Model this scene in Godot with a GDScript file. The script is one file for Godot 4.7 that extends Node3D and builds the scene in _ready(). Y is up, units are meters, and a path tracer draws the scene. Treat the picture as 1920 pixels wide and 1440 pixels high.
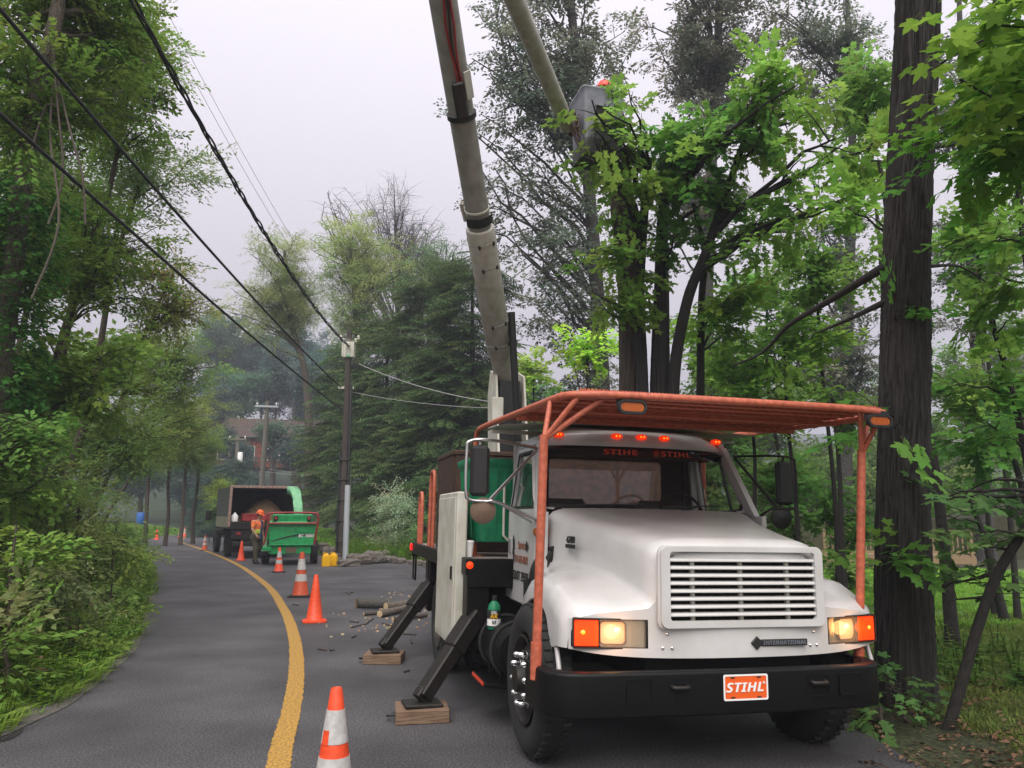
extends Node3D
# A roadside tree-cutting job on an overcast day: bucket truck, chip truck, chipper, cones, woods.

var rng := RandomNumberGenerator.new()
var M := {}
var taken := {}

class MB:
	var v := PackedVector3Array()
	var n := PackedVector3Array()
	var t := PackedVector2Array()
	var c := PackedColorArray()
	var ix := PackedInt32Array()
	var col := Color(1, 1, 1)
	func vert(p: Vector3, nn: Vector3, uv := Vector2.ZERO) -> int:
		v.append(p)
		n.append(nn)
		t.append(uv)
		c.append(col)
		return v.size() - 1
	func tri(a: Vector3, b: Vector3, p: Vector3) -> void:
		var nn := (b - a).cross(p - a).normalized()
		var k := vert(a, nn)
		vert(b, nn)
		vert(p, nn)
		ix.append(k)
		ix.append(k + 2)
		ix.append(k + 1)
	func quad(a: Vector3, b: Vector3, p: Vector3, q: Vector3) -> void:
		var nn := (p - a).cross(q - b).normalized()
		var k := vert(a, nn, Vector2(0, 0))
		vert(b, nn, Vector2(1, 0))
		vert(p, nn, Vector2(1, 1))
		vert(q, nn, Vector2(0, 1))
		ix.append_array(PackedInt32Array([k, k + 2, k + 1, k, k + 3, k + 2]))
	func stri(i: int, j: int, k: int) -> void:
		var g := (v[j] - v[i]).cross(v[k] - v[i])
		if g.dot(n[i] + n[j] + n[k]) < 0.0:
			ix.append(i)
			ix.append(j)
			ix.append(k)
		else:
			ix.append(i)
			ix.append(k)
			ix.append(j)
	func face(p: Array, cen: Vector3) -> void:   # a convex face turned away from cen
		var nn: Vector3 = (p[1] - p[0]).cross(p[2] - p[0])
		if nn.dot(p[0] - cen) < 0.0:
			p.reverse()
		if p.size() == 3:
			tri(p[0], p[1], p[2])
		else:
			quad(p[0], p[1], p[2], p[3])
	func box(cen: Vector3, s: Vector3, bv := 0.0, B := Basis()) -> void:
		var h := s * 0.5
		var P := func(x: float, y: float, z: float) -> Vector3: return cen + B * Vector3(x, y, z)
		bv = minf(bv, minf(h.x, minf(h.y, h.z)) * 0.9)
		for ax in 3:
			for sg in [-1.0, 1.0]:
				var q := []
				for k in 4:
					var e: Array = [[-1, -1], [1, -1], [1, 1], [-1, 1]][k]
					var d := Vector3.ZERO
					d[ax] = sg * h[ax]
					d[(ax + 1) % 3] = e[0] * (h[(ax + 1) % 3] - bv)
					d[(ax + 2) % 3] = e[1] * (h[(ax + 2) % 3] - bv)
					q.append(cen + B * d)
				face(q, cen)
		if bv <= 0.0:
			return
		for ax in 3:
			var a1 := (ax + 1) % 3
			var a2 := (ax + 2) % 3
			for s1 in [-1.0, 1.0]:
				for s2 in [-1.0, 1.0]:
					var q := []
					for e in [[-1, 0], [1, 0], [1, 1], [-1, 1]]:
						var d := Vector3.ZERO
						d[ax] = e[0] * (h[ax] - bv)
						d[a1] = s1 * (h[a1] - (bv if e[1] == 1 else 0.0))
						d[a2] = s2 * (h[a2] - (0.0 if e[1] == 1 else bv))
						q.append(cen + B * d)
					face(q, cen)
		for sx in [-1.0, 1.0]:
			for sy in [-1.0, 1.0]:
				for sz in [-1.0, 1.0]:
					face([P.call(sx * h.x, sy * (h.y - bv), sz * (h.z - bv)), P.call(sx * (h.x - bv), sy * h.y, sz * (h.z - bv)), P.call(sx * (h.x - bv), sy * (h.y - bv), sz * h.z)], cen)
	func bar(a: Vector3, b: Vector3, w: float, h: float, bv := 0.0, up := Vector3.UP) -> void:
		var z := (b - a).normalized()
		if absf(z.dot(up)) > 0.98:
			up = Vector3.RIGHT
		var x := up.cross(z).normalized()
		box((a + b) * 0.5, Vector3(w, h, a.distance_to(b)), bv, Basis(x, z.cross(x), z))
	func tube(p: PackedVector3Array, r: PackedFloat32Array, sides := 8, cap := true, vs := 1.0) -> void:
		var m := p.size()
		var tan0 := (p[1] - p[0]).normalized()
		var nx := tan0.cross(Vector3.UP if absf(tan0.y) < 0.9 else Vector3.RIGHT).normalized()
		var base := v.size()
		var along := 0.0
		for i in m:
			var tg := (p[mini(i + 1, m - 1)] - p[maxi(i - 1, 0)]).normalized()
			nx = (nx - tg * nx.dot(tg)).normalized()
			var ny := tg.cross(nx)
			if i > 0:
				along += p[i].distance_to(p[i - 1])
			for k in sides + 1:
				var a := TAU * k / sides
				var d := nx * cos(a) + ny * sin(a)
				vert(p[i] + d * r[mini(i, r.size() - 1)], d, Vector2(float(k) / sides, along * vs))
		for i in m - 1:
			for k in sides:
				var q := base + i * (sides + 1) + k
				var w := q + sides + 1
				ix.append_array(PackedInt32Array([q, w, w + 1, q, w + 1, q + 1]))
		if cap:
			for e in [0, m - 1]:
				var tg := (p[1] - p[0]).normalized() * -1.0 if e == 0 else (p[m - 1] - p[m - 2]).normalized()
				var o := vert(p[e], tg)
				var s0 := v.size()
				for k in sides:
					vert(v[base + e * (sides + 1) + k], tg)
				for k in sides:
					stri(o, s0 + k, s0 + (k + 1) % sides)
	func rod(a: Vector3, b: Vector3, r: float, sides := 8, r2 := -1.0) -> void:
		tube(PackedVector3Array([a, b]), PackedFloat32Array([r, r if r2 < 0.0 else r2]), sides)
	func lathe(pr: Array, seg: int, X := Transform3D(), crease := 0.7) -> void:
		for i in pr.size() - 1:   # each band has its own rings; normals are shared where the profile bends gently
			var d: Vector2 = (pr[i + 1] - pr[i]).normalized()
			if pr[i].distance_to(pr[i + 1]) < 1e-6:
				continue
			var n0 := Vector2(d.y, -d.x)
			var na := n0
			var nb := n0
			if i > 0:
				var e: Vector2 = (pr[i] - pr[i - 1]).normalized()
				if e.dot(d) > crease:
					na = (n0 + Vector2(e.y, -e.x)).normalized()
			if i < pr.size() - 2:
				var e: Vector2 = (pr[i + 2] - pr[i + 1]).normalized()
				if e.dot(d) > crease:
					nb = (n0 + Vector2(e.y, -e.x)).normalized()
			var k0 := v.size()
			for k in seg + 1:
				var a := TAU * k / seg
				var u := Vector3(cos(a), 0, sin(a))
				vert(X * (u * pr[i].x + Vector3(0, pr[i].y, 0)), (X.basis * (u * na.x + Vector3(0, na.y, 0))).normalized(), Vector2(float(k) / seg, pr[i].y))
				vert(X * (u * pr[i + 1].x + Vector3(0, pr[i + 1].y, 0)), (X.basis * (u * nb.x + Vector3(0, nb.y, 0))).normalized(), Vector2(float(k) / seg, pr[i + 1].y))
			for k in seg:
				var q := k0 + k * 2
				stri(q, q + 1, q + 3)
				stri(q, q + 3, q + 2)
	func sheet(rows: Array, wrap := false) -> void:   # smooth surface through rows of points
		var R := rows.size()
		var C: int = rows[0].size()
		var base := v.size()
		var nn := PackedVector3Array()
		nn.resize(R * C)
		for i in R - 1:
			for j in (C if wrap else C - 1):
				var j2 := (j + 1) % C
				var a: Vector3 = rows[i][j]
				var b: Vector3 = rows[i][j2]
				var p: Vector3 = rows[i + 1][j2]
				var q: Vector3 = rows[i + 1][j]
				var f := (p - a).cross(q - b)
				for id in [i * C + j, i * C + j2, (i + 1) * C + j2, (i + 1) * C + j]:
					nn[id] += f
		for i in R:
			for j in C:
				vert(rows[i][j], nn[i * C + j].normalized(), Vector2(float(j) / maxi(C - 1, 1), float(i) / maxi(R - 1, 1)))
		for i in R - 1:
			for j in (C if wrap else C - 1):
				var j2 := (j + 1) % C
				var q := base + i * C + j
				var q2 := base + i * C + j2
				ix.append_array(PackedInt32Array([q, q2 + C, q2, q, q + C, q2 + C]))
	func plate(outer: PackedVector2Array, inner: PackedVector2Array, f: Callable, off: Vector3) -> void:   # flat piece, or a frame when inner is given; f maps 2D to 3D
		var o0 := []
		for p in outer:
			o0.append(f.call(p))
		var cen := Vector3.ZERO
		for p in o0:
			cen += p / o0.size()
		cen += off * 0.5
		if inner.size():
			var m := outer.size()
			var i0 := []
			for p in inner:
				i0.append(f.call(p))
			for k in m:
				var k2 := (k + 1) % m
				face([o0[k], o0[k2], i0[k2], i0[k]], cen)
				face([o0[k] + off, o0[k2] + off, i0[k2] + off, i0[k] + off], cen)
				face([o0[k], o0[k2], o0[k2] + off, o0[k] + off], cen)
				var qq := [i0[k], i0[k2], i0[k2] + off, i0[k] + off]
				quad(qq[0], qq[1], qq[2], qq[3])
			return
		var tr := Geometry2D.triangulate_polygon(outer)
		for k in range(0, tr.size(), 3):
			face([o0[tr[k]], o0[tr[k + 1]], o0[tr[k + 2]]], cen)
			face([o0[tr[k]] + off, o0[tr[k + 1]] + off, o0[tr[k + 2]] + off], cen)
		for k in outer.size():
			var k2 := (k + 1) % outer.size()
			quad(o0[k], o0[k2], o0[k2] + off, o0[k] + off)
	func mesh() -> ArrayMesh:
		var a := []
		a.resize(Mesh.ARRAY_MAX)
		a[Mesh.ARRAY_VERTEX] = v
		a[Mesh.ARRAY_NORMAL] = n
		a[Mesh.ARRAY_TEX_UV] = t
		a[Mesh.ARRAY_COLOR] = c
		a[Mesh.ARRAY_INDEX] = ix
		var m := ArrayMesh.new()
		m.add_surface_from_arrays(Mesh.PRIMITIVE_TRIANGLES, a)
		return m
	func leafy_mesh() -> ArrayMesh:   # keeps the leaf area, by which trees are filled
		var m := mesh()
		var s := 0.0
		for k in range(0, ix.size(), 3):
			s += (v[ix[k + 1]] - v[ix[k]]).cross(v[ix[k + 2]] - v[ix[k]]).length() * 0.5
		m.set_meta("area", s)
		return m

func V(x: float, y: float, z: float) -> Vector3:
	return Vector3(x, y, z)

func numbered(called: String) -> String:
	var k: int = taken.get(called, 0)
	taken[called] = k + 1
	return called if k == 0 else "%s_%03d" % [called, k]

func tag(o: Node3D, label := "", category := "", group := "", kind := "") -> Node3D:
	for e in [["label", label], ["category", category], ["group", group], ["kind", kind]]:
		if e[1] != "":
			o.set_meta(e[0], e[1])
	return o

func thing(called: String, label: String, category: String, at := Vector3.ZERO, group := "") -> Node3D:
	var o := Node3D.new()
	o.name = numbered(called)
	add_child(o)
	o.position = at
	tag(o, label, category, group)
	return o

func inst(called: String, m: Mesh, mat: Material, parent: Node3D = null, at := Vector3.ZERO) -> MeshInstance3D:
	var o := MeshInstance3D.new()
	o.mesh = m
	o.material_override = mat
	if parent == null:
		o.name = numbered(called)
		add_child(o)
	else:
		var base := called
		var k := 0
		while parent.has_node(NodePath(called)):
			k += 1
			called = "%s_%03d" % [base, k]
		o.name = called
		parent.add_child(o)
	o.position = at
	return o

func put(called: String, mb: MB, mat: Material, parent: Node3D = null, at := Vector3.ZERO) -> MeshInstance3D:
	return inst(called, mb.mesh(), mat, parent, at)

func copy(o: Node3D, at: Vector3, turn := 0.0, label := "", group := "") -> Node3D:
	var r: Node3D = o.duplicate()
	r.name = numbered(String(o.name).rstrip("0123456789").rstrip("_"))
	add_child(r)
	r.position = at
	r.rotation.y = turn
	tag(r, label, "", group)
	return r

func nz(seed_: int, freq: float, size := 512, lo := Color(0, 0, 0), hi := Color(1, 1, 1), oct := 4, normal := 0.0, cell := false) -> NoiseTexture2D:
	var f := FastNoiseLite.new()
	f.seed = seed_
	f.frequency = freq
	f.fractal_octaves = oct
	f.noise_type = FastNoiseLite.TYPE_CELLULAR if cell else FastNoiseLite.TYPE_SIMPLEX_SMOOTH
	var t := NoiseTexture2D.new()
	t.width = size
	t.height = size
	t.seamless = true
	t.noise = f
	if normal > 0.0:
		t.as_normal_map = true
		t.bump_strength = normal
	else:
		var g := Gradient.new()
		g.set_color(0, lo)
		g.set_color(1, hi)
		t.color_ramp = g
	return t

func gray(a: float) -> Color:
	return Color(a, a, a)

func mat(key: String, r: float, g: float, b: float, rough := 0.7, metal := 0.0) -> StandardMaterial3D:
	var m := StandardMaterial3D.new()
	m.albedo_color = Color(r, g, b).linear_to_srgb()
	m.roughness = rough
	m.metallic = metal
	m.resource_name = key
	M[key] = m
	return m

func grain(m: StandardMaterial3D, tex: Texture2D, scale: float, world := false, nrm: Texture2D = null, ns := 1.0) -> StandardMaterial3D:
	m.albedo_texture = tex
	m.uv1_triplanar = true
	m.uv1_world_triplanar = world
	m.uv1_scale = Vector3.ONE * scale
	if nrm:
		m.normal_enabled = true
		m.normal_texture = nrm
		m.normal_scale = ns
	return m

func glow(m: StandardMaterial3D, e: Color, k: float) -> StandardMaterial3D:
	m.emission_enabled = true
	m.emission = e
	m.emission_energy_multiplier = k
	return m

func rrect(cx: float, cy: float, w: float, h: float, r: float, seg := 4) -> PackedVector2Array:
	var out := PackedVector2Array()
	for q in 4:
		var o := Vector2(cx, cy) + Vector2([1, -1, -1, 1][q] * (w * 0.5 - r), [1, 1, -1, -1][q] * (h * 0.5 - r))
		for k in seg + 1:
			var a := PI * 0.5 * (q + float(k) / seg)
			out.append(o + Vector2(cos(a), sin(a)) * r)
	return out

func grow_poly(p: PackedVector2Array, d: float) -> PackedVector2Array:   # shifts every corner inward (d < 0) or outward about the centre
	var c := Vector2.ZERO
	for q in p:
		c += q / p.size()
	var out := PackedVector2Array()
	var n := p.size()
	for i in n:
		var a := (p[i] - p[(i + n - 1) % n]).normalized()
		var b := (p[(i + 1) % n] - p[i]).normalized()
		var m := (Vector2(a.y, -a.x) + Vector2(b.y, -b.x)).normalized()
		if m.dot(p[i] - c) < 0.0:
			m = -m
		out.append(p[i] + m * d / maxf(0.5, m.dot(Vector2(b.y, -b.x)) if m.dot(Vector2(b.y, -b.x)) > 0.0 else -m.dot(Vector2(b.y, -b.x))))
	return out

func smooth_path(p: PackedVector3Array, per := 6) -> PackedVector3Array:
	var out := PackedVector3Array()
	for i in p.size() - 1:
		var a := p[maxi(i - 1, 0)]
		var d := p[mini(i + 2, p.size() - 1)]
		for k in per:
			out.append(p[i].cubic_interpolate(p[i + 1], a, d, float(k) / per))
	out.append(p[p.size() - 1])
	return out

func fl(a: Array) -> PackedFloat32Array:
	return PackedFloat32Array(a)

func pv(a: Array) -> PackedVector3Array:
	return PackedVector3Array(a)

func text_mesh(s: String, height: float, depth: float, shear := 0.0, bold := true, squeeze := 1.0) -> ArrayMesh:   # lettering in the xy plane, centred; height is that of the capitals
	var tm := TextMesh.new()
	var f := SystemFont.new()
	f.font_names = PackedStringArray(["Droid Sans"])
	f.font_weight = 700 if bold else 400
	tm.font = f
	tm.text = s
	tm.font_size = 64
	tm.pixel_size = height / 46.0
	tm.depth = depth
	tm.curve_step = 2.0
	var a := tm.get_mesh_arrays()
	var vs: PackedVector3Array = a[Mesh.ARRAY_VERTEX]
	for i in vs.size():
		vs[i] = Vector3((vs[i].x + vs[i].y * shear) * squeeze, vs[i].y, vs[i].z)
	a[Mesh.ARRAY_VERTEX] = vs
	a[Mesh.ARRAY_TANGENT] = null
	var m := ArrayMesh.new()
	m.add_surface_from_arrays(Mesh.PRIMITIVE_TRIANGLES, a)
	return m

func omni(at: Vector3, col: Color, e: float, size: float, parent: Node3D = null, called := "lamp_light") -> void:
	var l := OmniLight3D.new()
	l.name = called
	l.light_color = col
	l.light_energy = e
	l.light_size = size
	l.omni_range = 12.0
	l.omni_attenuation = 2.0
	l.shadow_enabled = true
	(parent if parent else self).add_child(l, true)
	l.position = at

func make_materials() -> void:
	var fine := nz(3, 0.09, 512, gray(0.72), gray(1.0), 5)
	var soft := nz(5, 0.012, 512, gray(0.78), gray(1.0), 4)
	var bump := nz(9, 0.12, 512, gray(0), gray(1), 4, 6.0)
	M.fine = fine
	M.soft = soft
	var m := grain(mat("white_paint", 0.58, 0.575, 0.58, 0.32), nz(21, 0.008, 512, Color(0.91, 0.9, 0.885), Color(1, 1, 1), 5), 0.6)
	m.clearcoat_enabled = true
	m.clearcoat = 0.45
	m.clearcoat_roughness = 0.12
	grain(mat("dull_white", 0.55, 0.545, 0.5, 0.6), nz(22, 0.01, 512, Color(0.86, 0.84, 0.8), Color(1, 1, 1), 5), 0.6)
	grain(mat("orange_paint", 0.6, 0.155, 0.085, 0.5), nz(23, 0.03, 512, Color(0.7, 0.65, 0.63), Color(1, 1, 1), 5), 1.2)
	grain(mat("black_paint", 0.007, 0.007, 0.0075, 0.42), fine, 1.0)
	M.black_paint.metallic_specular = 0.3
	grain(mat("dark_steel", 0.03, 0.028, 0.027, 0.55, 0.3), nz(24, 0.02, 512, gray(0.5), Color(1, 0.93, 0.85), 5), 1.5)
	grain(mat("black_rubber", 0.018, 0.018, 0.018, 0.85), fine, 2.0)
	mat("black_trim", 0.012, 0.012, 0.012, 0.5)
	mat("void", 0.006, 0.006, 0.006, 0.9)
	mat("chrome", 0.75, 0.75, 0.76, 0.12, 1.0)
	mat("brushed", 0.5, 0.5, 0.5, 0.35, 1.0)
	mat("mirror_glass", 0.03, 0.03, 0.035, 0.08, 0.2)
	m = mat("glass", 1, 1, 1, 0.02)
	m.transparency = BaseMaterial3D.TRANSPARENCY_ALPHA
	m.albedo_color = Color(0.85, 0.9, 0.9, 0.015)
	m = mat("lens_clear", 1, 0.9, 0.75, 0.05)
	m.transparency = BaseMaterial3D.TRANSPARENCY_ALPHA
	m.albedo_color = Color(1, 0.92, 0.8, 0.06)
	glow(mat("lamp_amber", 0.5, 0.07, 0.005, 0.3), Color(1, 0.17, 0.012), 0.3)
	glow(mat("lamp_amber_hot", 0.7, 0.25, 0.05, 0.3), Color(1, 0.42, 0.1), 1.3)
	mat("amber_lens", 0.42, 0.1, 0.015, 0.25)
	glow(mat("lamp_beam", 0.55, 0.42, 0.3, 0.3), Color(1, 0.56, 0.27), 0.3)
	glow(mat("lamp_beam_hot", 0.8, 0.7, 0.5, 0.3), Color(1, 0.78, 0.45), 0.9)
	glow(mat("lamp_red", 0.6, 0.02, 0.02, 0.3), Color(1, 0.03, 0.03), 0.8)
	mat("reflector", 0.62, 0.55, 0.42, 0.28, 0.8)
	mat("red_print", 0.6, 0.05, 0.015, 0.5)
	mat("stihl_orange", 0.72, 0.1, 0.01, 0.45)
	mat("print_white", 0.75, 0.75, 0.75, 0.5)
	mat("print_black", 0.015, 0.015, 0.015, 0.6)
	mat("print_brown", 0.23, 0.07, 0.025, 0.6)
	grain(mat("green_plastic", 0.0, 0.2, 0.085, 0.5), soft, 1.5)
	grain(mat("chipper_green", 0.002, 0.34, 0.09, 0.4), soft, 0.8)
	grain(mat("light_green", 0.2, 0.52, 0.27, 0.5), soft, 0.8)
	grain(mat("frame_red", 0.36, 0.03, 0.03, 0.5), soft, 0.8)
	grain(mat("truck_green", 0.032, 0.04, 0.026, 0.6), soft, 0.8)
	grain(mat("olive_beige", 0.2, 0.19, 0.12, 0.65), soft, 0.8)
	grain(mat("rust_brown", 0.075, 0.04, 0.025, 0.8), nz(31, 0.015, 512, Color(0.45, 0.45, 0.45), Color(1.0, 0.86, 0.75), 6), 1.1)
	grain(mat("rusty_edge", 0.45, 0.29, 0.24, 0.75), nz(32, 0.02, 512, gray(0.55), gray(1), 6), 1.1)
	grain(mat("boom_gray", 0.36, 0.35, 0.325, 0.5), nz(33, 0.012, 512, Color(0.68, 0.67, 0.65), Color(1, 1, 1), 6), 0.8)
	grain(mat("boom_white", 0.5, 0.48, 0.445, 0.5), nz(34, 0.012, 512, Color(0.76, 0.74, 0.7), Color(1, 1, 1), 6), 0.9)
	grain(mat("bucket_gray", 0.17, 0.18, 0.215, 0.55), soft, 0.8)
	mat("bucket_dark", 0.05, 0.05, 0.052, 0.7)
	grain(mat("plank_wood", 0.27, 0.18, 0.12, 0.85), nz(35, 0.02, 512, Color(0.55, 0.5, 0.46), Color(1, 1, 1), 5), 1.0)
	M.plank_wood.uv1_scale = V(0.35, 4.0, 4.0)
	grain(mat("bin_wood", 0.2, 0.13, 0.09, 0.85), fine, 1.6)
	m = grain(mat("deck_metal", 0.32, 0.27, 0.25, 0.6), soft, 1.0)
	grain(mat("cone_orange", 0.86, 0.085, 0.02, 0.5), nz(36, 0.02, 512, Color(0.8, 0.74, 0.72), Color(1, 1, 1), 5), 1.6)
	grain(mat("cone_orange_worn", 0.72, 0.11, 0.03, 0.6), nz(37, 0.02, 512, Color(0.62, 0.55, 0.5), Color(1, 1, 1), 5), 1.8)
	grain(mat("cone_white", 0.55, 0.54, 0.53, 0.5), nz(38, 0.02, 512, gray(0.78), gray(1), 5), 1.8)
	grain(mat("cone_base", 0.02, 0.019, 0.018, 0.8), fine, 2.0)
	m = grain(mat("asphalt", 0.22, 0.214, 0.233, 0.72), nz(41, 0.09, 512, gray(0.35), gray(1.0), 5), 0.9, true, nz(42, 0.2, 512, gray(0), gray(1), 3, 5.0), 0.7)
	m.detail_enabled = true
	m.detail_blend_mode = BaseMaterial3D.BLEND_MODE_MUL
	m.detail_albedo = nz(43, 0.006, 1024, Color(0.66, 0.65, 0.66), Color(1, 1, 1), 6)
	m.detail_uv_layer = BaseMaterial3D.DETAIL_UV_2
	m.uv2_triplanar = true
	m.uv2_world_triplanar = true
	m.uv2_scale = Vector3.ONE * 0.09
	grain(mat("road_dust", 0.17, 0.155, 0.14, 0.95), nz(44, 0.1, 512, gray(0.5), gray(1), 5), 0.8, true)
	grain(mat("yellow_line", 0.66, 0.36, 0.06, 0.75), nz(45, 0.05, 512, Color(0.5, 0.52, 0.6), Color(1, 1, 1), 6), 1.3, true)
	m = grain(mat("soil", 0.075, 0.06, 0.035, 0.95), nz(46, 0.05, 512, Color(0.35, 0.4, 0.3), Color(1, 1, 1), 6), 0.5, true, bump, 0.8)
	m.vertex_color_use_as_albedo = true
	m.albedo_color = Color.WHITE
	grain(mat("stone", 0.23, 0.205, 0.18, 0.9), nz(47, 0.02, 512, Color(0.5, 0.48, 0.46), Color(1, 1, 1), 6), 0.9, true, bump, 0.8)
	m = mat("bark_dark", 0.04, 0.035, 0.031, 0.95)
	bark(m, 51)
	m = mat("bark_brown", 0.13, 0.1, 0.078, 0.95)
	bark(m, 52)
	m = mat("bark_pale", 0.24, 0.2, 0.16, 0.95)
	bark(m, 53)
	m = mat("bark_gray", 0.13, 0.12, 0.11, 0.95)
	bark(m, 54)
	mat("cut_wood", 0.45, 0.33, 0.2, 0.9)
	grain(mat("pole_wood", 0.085, 0.066, 0.055, 0.9), nz(55, 0.03, 512, gray(0.5), gray(1), 5), 1.0)
	grain(mat("pole_pale", 0.23, 0.215, 0.185, 0.9), nz(56, 0.03, 512, gray(0.6), gray(1), 5), 1.0)
	mat("conduit", 0.35, 0.37, 0.4, 0.5)
	mat("wire", 0.016, 0.015, 0.017, 0.6)
	mat("wire_pale", 0.28, 0.28, 0.28, 0.6)
	mat("skin", 0.42, 0.22, 0.15, 0.6)
	mat("vest_orange", 0.85, 0.2, 0.06, 0.7)
	mat("vest_lime", 0.5, 0.65, 0.08, 0.7)
	mat("overall_blue", 0.025, 0.05, 0.15, 0.8)
	mat("pants_olive", 0.07, 0.062, 0.04, 0.9)
	mat("helmet_orange", 0.9, 0.13, 0.02, 0.35)
	mat("helmet_red", 0.7, 0.05, 0.03, 0.35)
	mat("jug_yellow", 0.75, 0.4, 0.0, 0.45)
	mat("jug_dark", 0.05, 0.03, 0.0, 0.45)
	grain(mat("chips", 0.36, 0.23, 0.12, 0.95), nz(57, 0.15, 512, gray(0.45), gray(1), 3), 1.0)
	grain(mat("house_red", 0.3, 0.07, 0.03, 0.8), soft, 0.5)
	mat("house_roof", 0.06, 0.035, 0.03, 0.9)
	mat("window_dark", 0.02, 0.025, 0.03, 0.1)
	grain(mat("deck_wood", 0.33, 0.22, 0.13, 0.8), fine, 1.0)
	mat("blue_plastic", 0.03, 0.12, 0.4, 0.5)
	# foliage: vertex and instance colours carry the leaf colour
	for e in [["leaf", 0.6, 1.2], ["needle", 0.65, 0.8], ["grass", 0.6, 0.9], ["dead_leaf", 0.8, 0.2]]:
		m = mat(e[0], 1, 1, 1, e[1])
		m.vertex_color_use_as_albedo = true
		m.backlight_enabled = true
		m.backlight = Color.WHITE * minf(e[2], 1.0)
		m.metallic_specular = 0.25

func bark(m: StandardMaterial3D, s: int) -> void:
	m.albedo_texture = nz(s, 0.03, 512, gray(0.45), gray(1.0), 5)
	m.uv1_scale = Vector3(3.0, 0.55, 1)
	m.normal_enabled = true
	m.normal_texture = nz(s + 100, 0.03, 512, gray(0), gray(1), 5, 10.0)
	m.normal_scale = 1.0

# ---------------------------------------------------------------- ground
var left_edge := pv([Vector3(-5.86, 0, -5.439), Vector3(-4.45, 0, -5.439), V(-4.02,0,-5.6), Vector3(-3.98, 0, -6.333), Vector3(-4.18, 0, -7.826), Vector3(-5.3, 0, -11.19), Vector3(-8.45, 0, -18.51), Vector3(-11.8, 0, -25.72), V(-16.2,0,-34.4), Vector3(-20.2, 0, -42.36), V(-23.2,0,-48), V(-25.6,0,-54), V(-27.6,0,-62), V(-29.6,0,-76), V(-36,0,-112), V(-45,0,-150)])

func edge_x(z: float) -> float:
	for i in range(2, left_edge.size() - 1):
		if z <= left_edge[i].z and z > left_edge[i + 1].z:
			return lerpf(left_edge[i].x, left_edge[i + 1].x, (z - left_edge[i].z) / (left_edge[i + 1].z - left_edge[i].z))
	return -3.9 if z > -6.0 else -45.0

var ground_noise := FastNoiseLite.new()

func gh(x: float, z: float) -> float:
	var y := 0.0
	var d := edge_x(z) - x
	y = -0.03 if d < 0.5 and x < right_x(z) + 0.5 else 0.0
	if d > 0.5:
		var top := lerpf(2.6, 0.9, smoothstep(-18.0, -48.0, z))
		y = -0.03 + 0.06 * minf(1.0, (d - 0.5) * 2.0) + top * (1.0 - exp(-(d - 0.5) * 0.28)) + 0.05 * ground_noise.get_noise_2d(x * 14.0, z * 14.0)
	var e := x - right_x(z)
	if e > 0.5:
		y = minf((e - 0.5) * 0.15, 0.06) - 0.03 + 0.06 * ground_noise.get_noise_2d(x * 9.0, z * 9.0) * minf(1.0, e - 0.5)
		if z < -29.0:
			y += (1.0 - exp(-e * 0.05)) * 2.2
	# hills far off
	var r := sqrt(x * x + z * z)
	if z < -60.0:
		y += 0.12 * maxf(0.0, -z - 70.0) * smoothstep(-70.0, -120.0, z)
	return y + (0.0 if r < 260.0 else 0.0)

var right_edge := pv([V(2.9,0,8), V(2.75,0,-2), V(2.72,0,-6), V(2.6,0,-10), V(1.8,0,-15), V(0,0,-21), V(-2.9,0,-26.4), V(-6.1,0,-28.9), V(-7.4,0,-31.5), V(-9.6,0,-36), V(-13.0,0,-42), V(-16.5,0,-48), V(-19.5,0,-55), V(-22,0,-64), V(-24,0,-78), V(-31,0,-112), V(-40,0,-150)])

func right_x(z: float) -> float:
	for i in right_edge.size() - 1:
		if z <= right_edge[i].z and z > right_edge[i + 1].z:
			return lerpf(right_edge[i].x, right_edge[i + 1].x, (z - right_edge[i].z) / (right_edge[i + 1].z - right_edge[i].z))
	return 2.9 if z > 0.0 else -38.0

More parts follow.
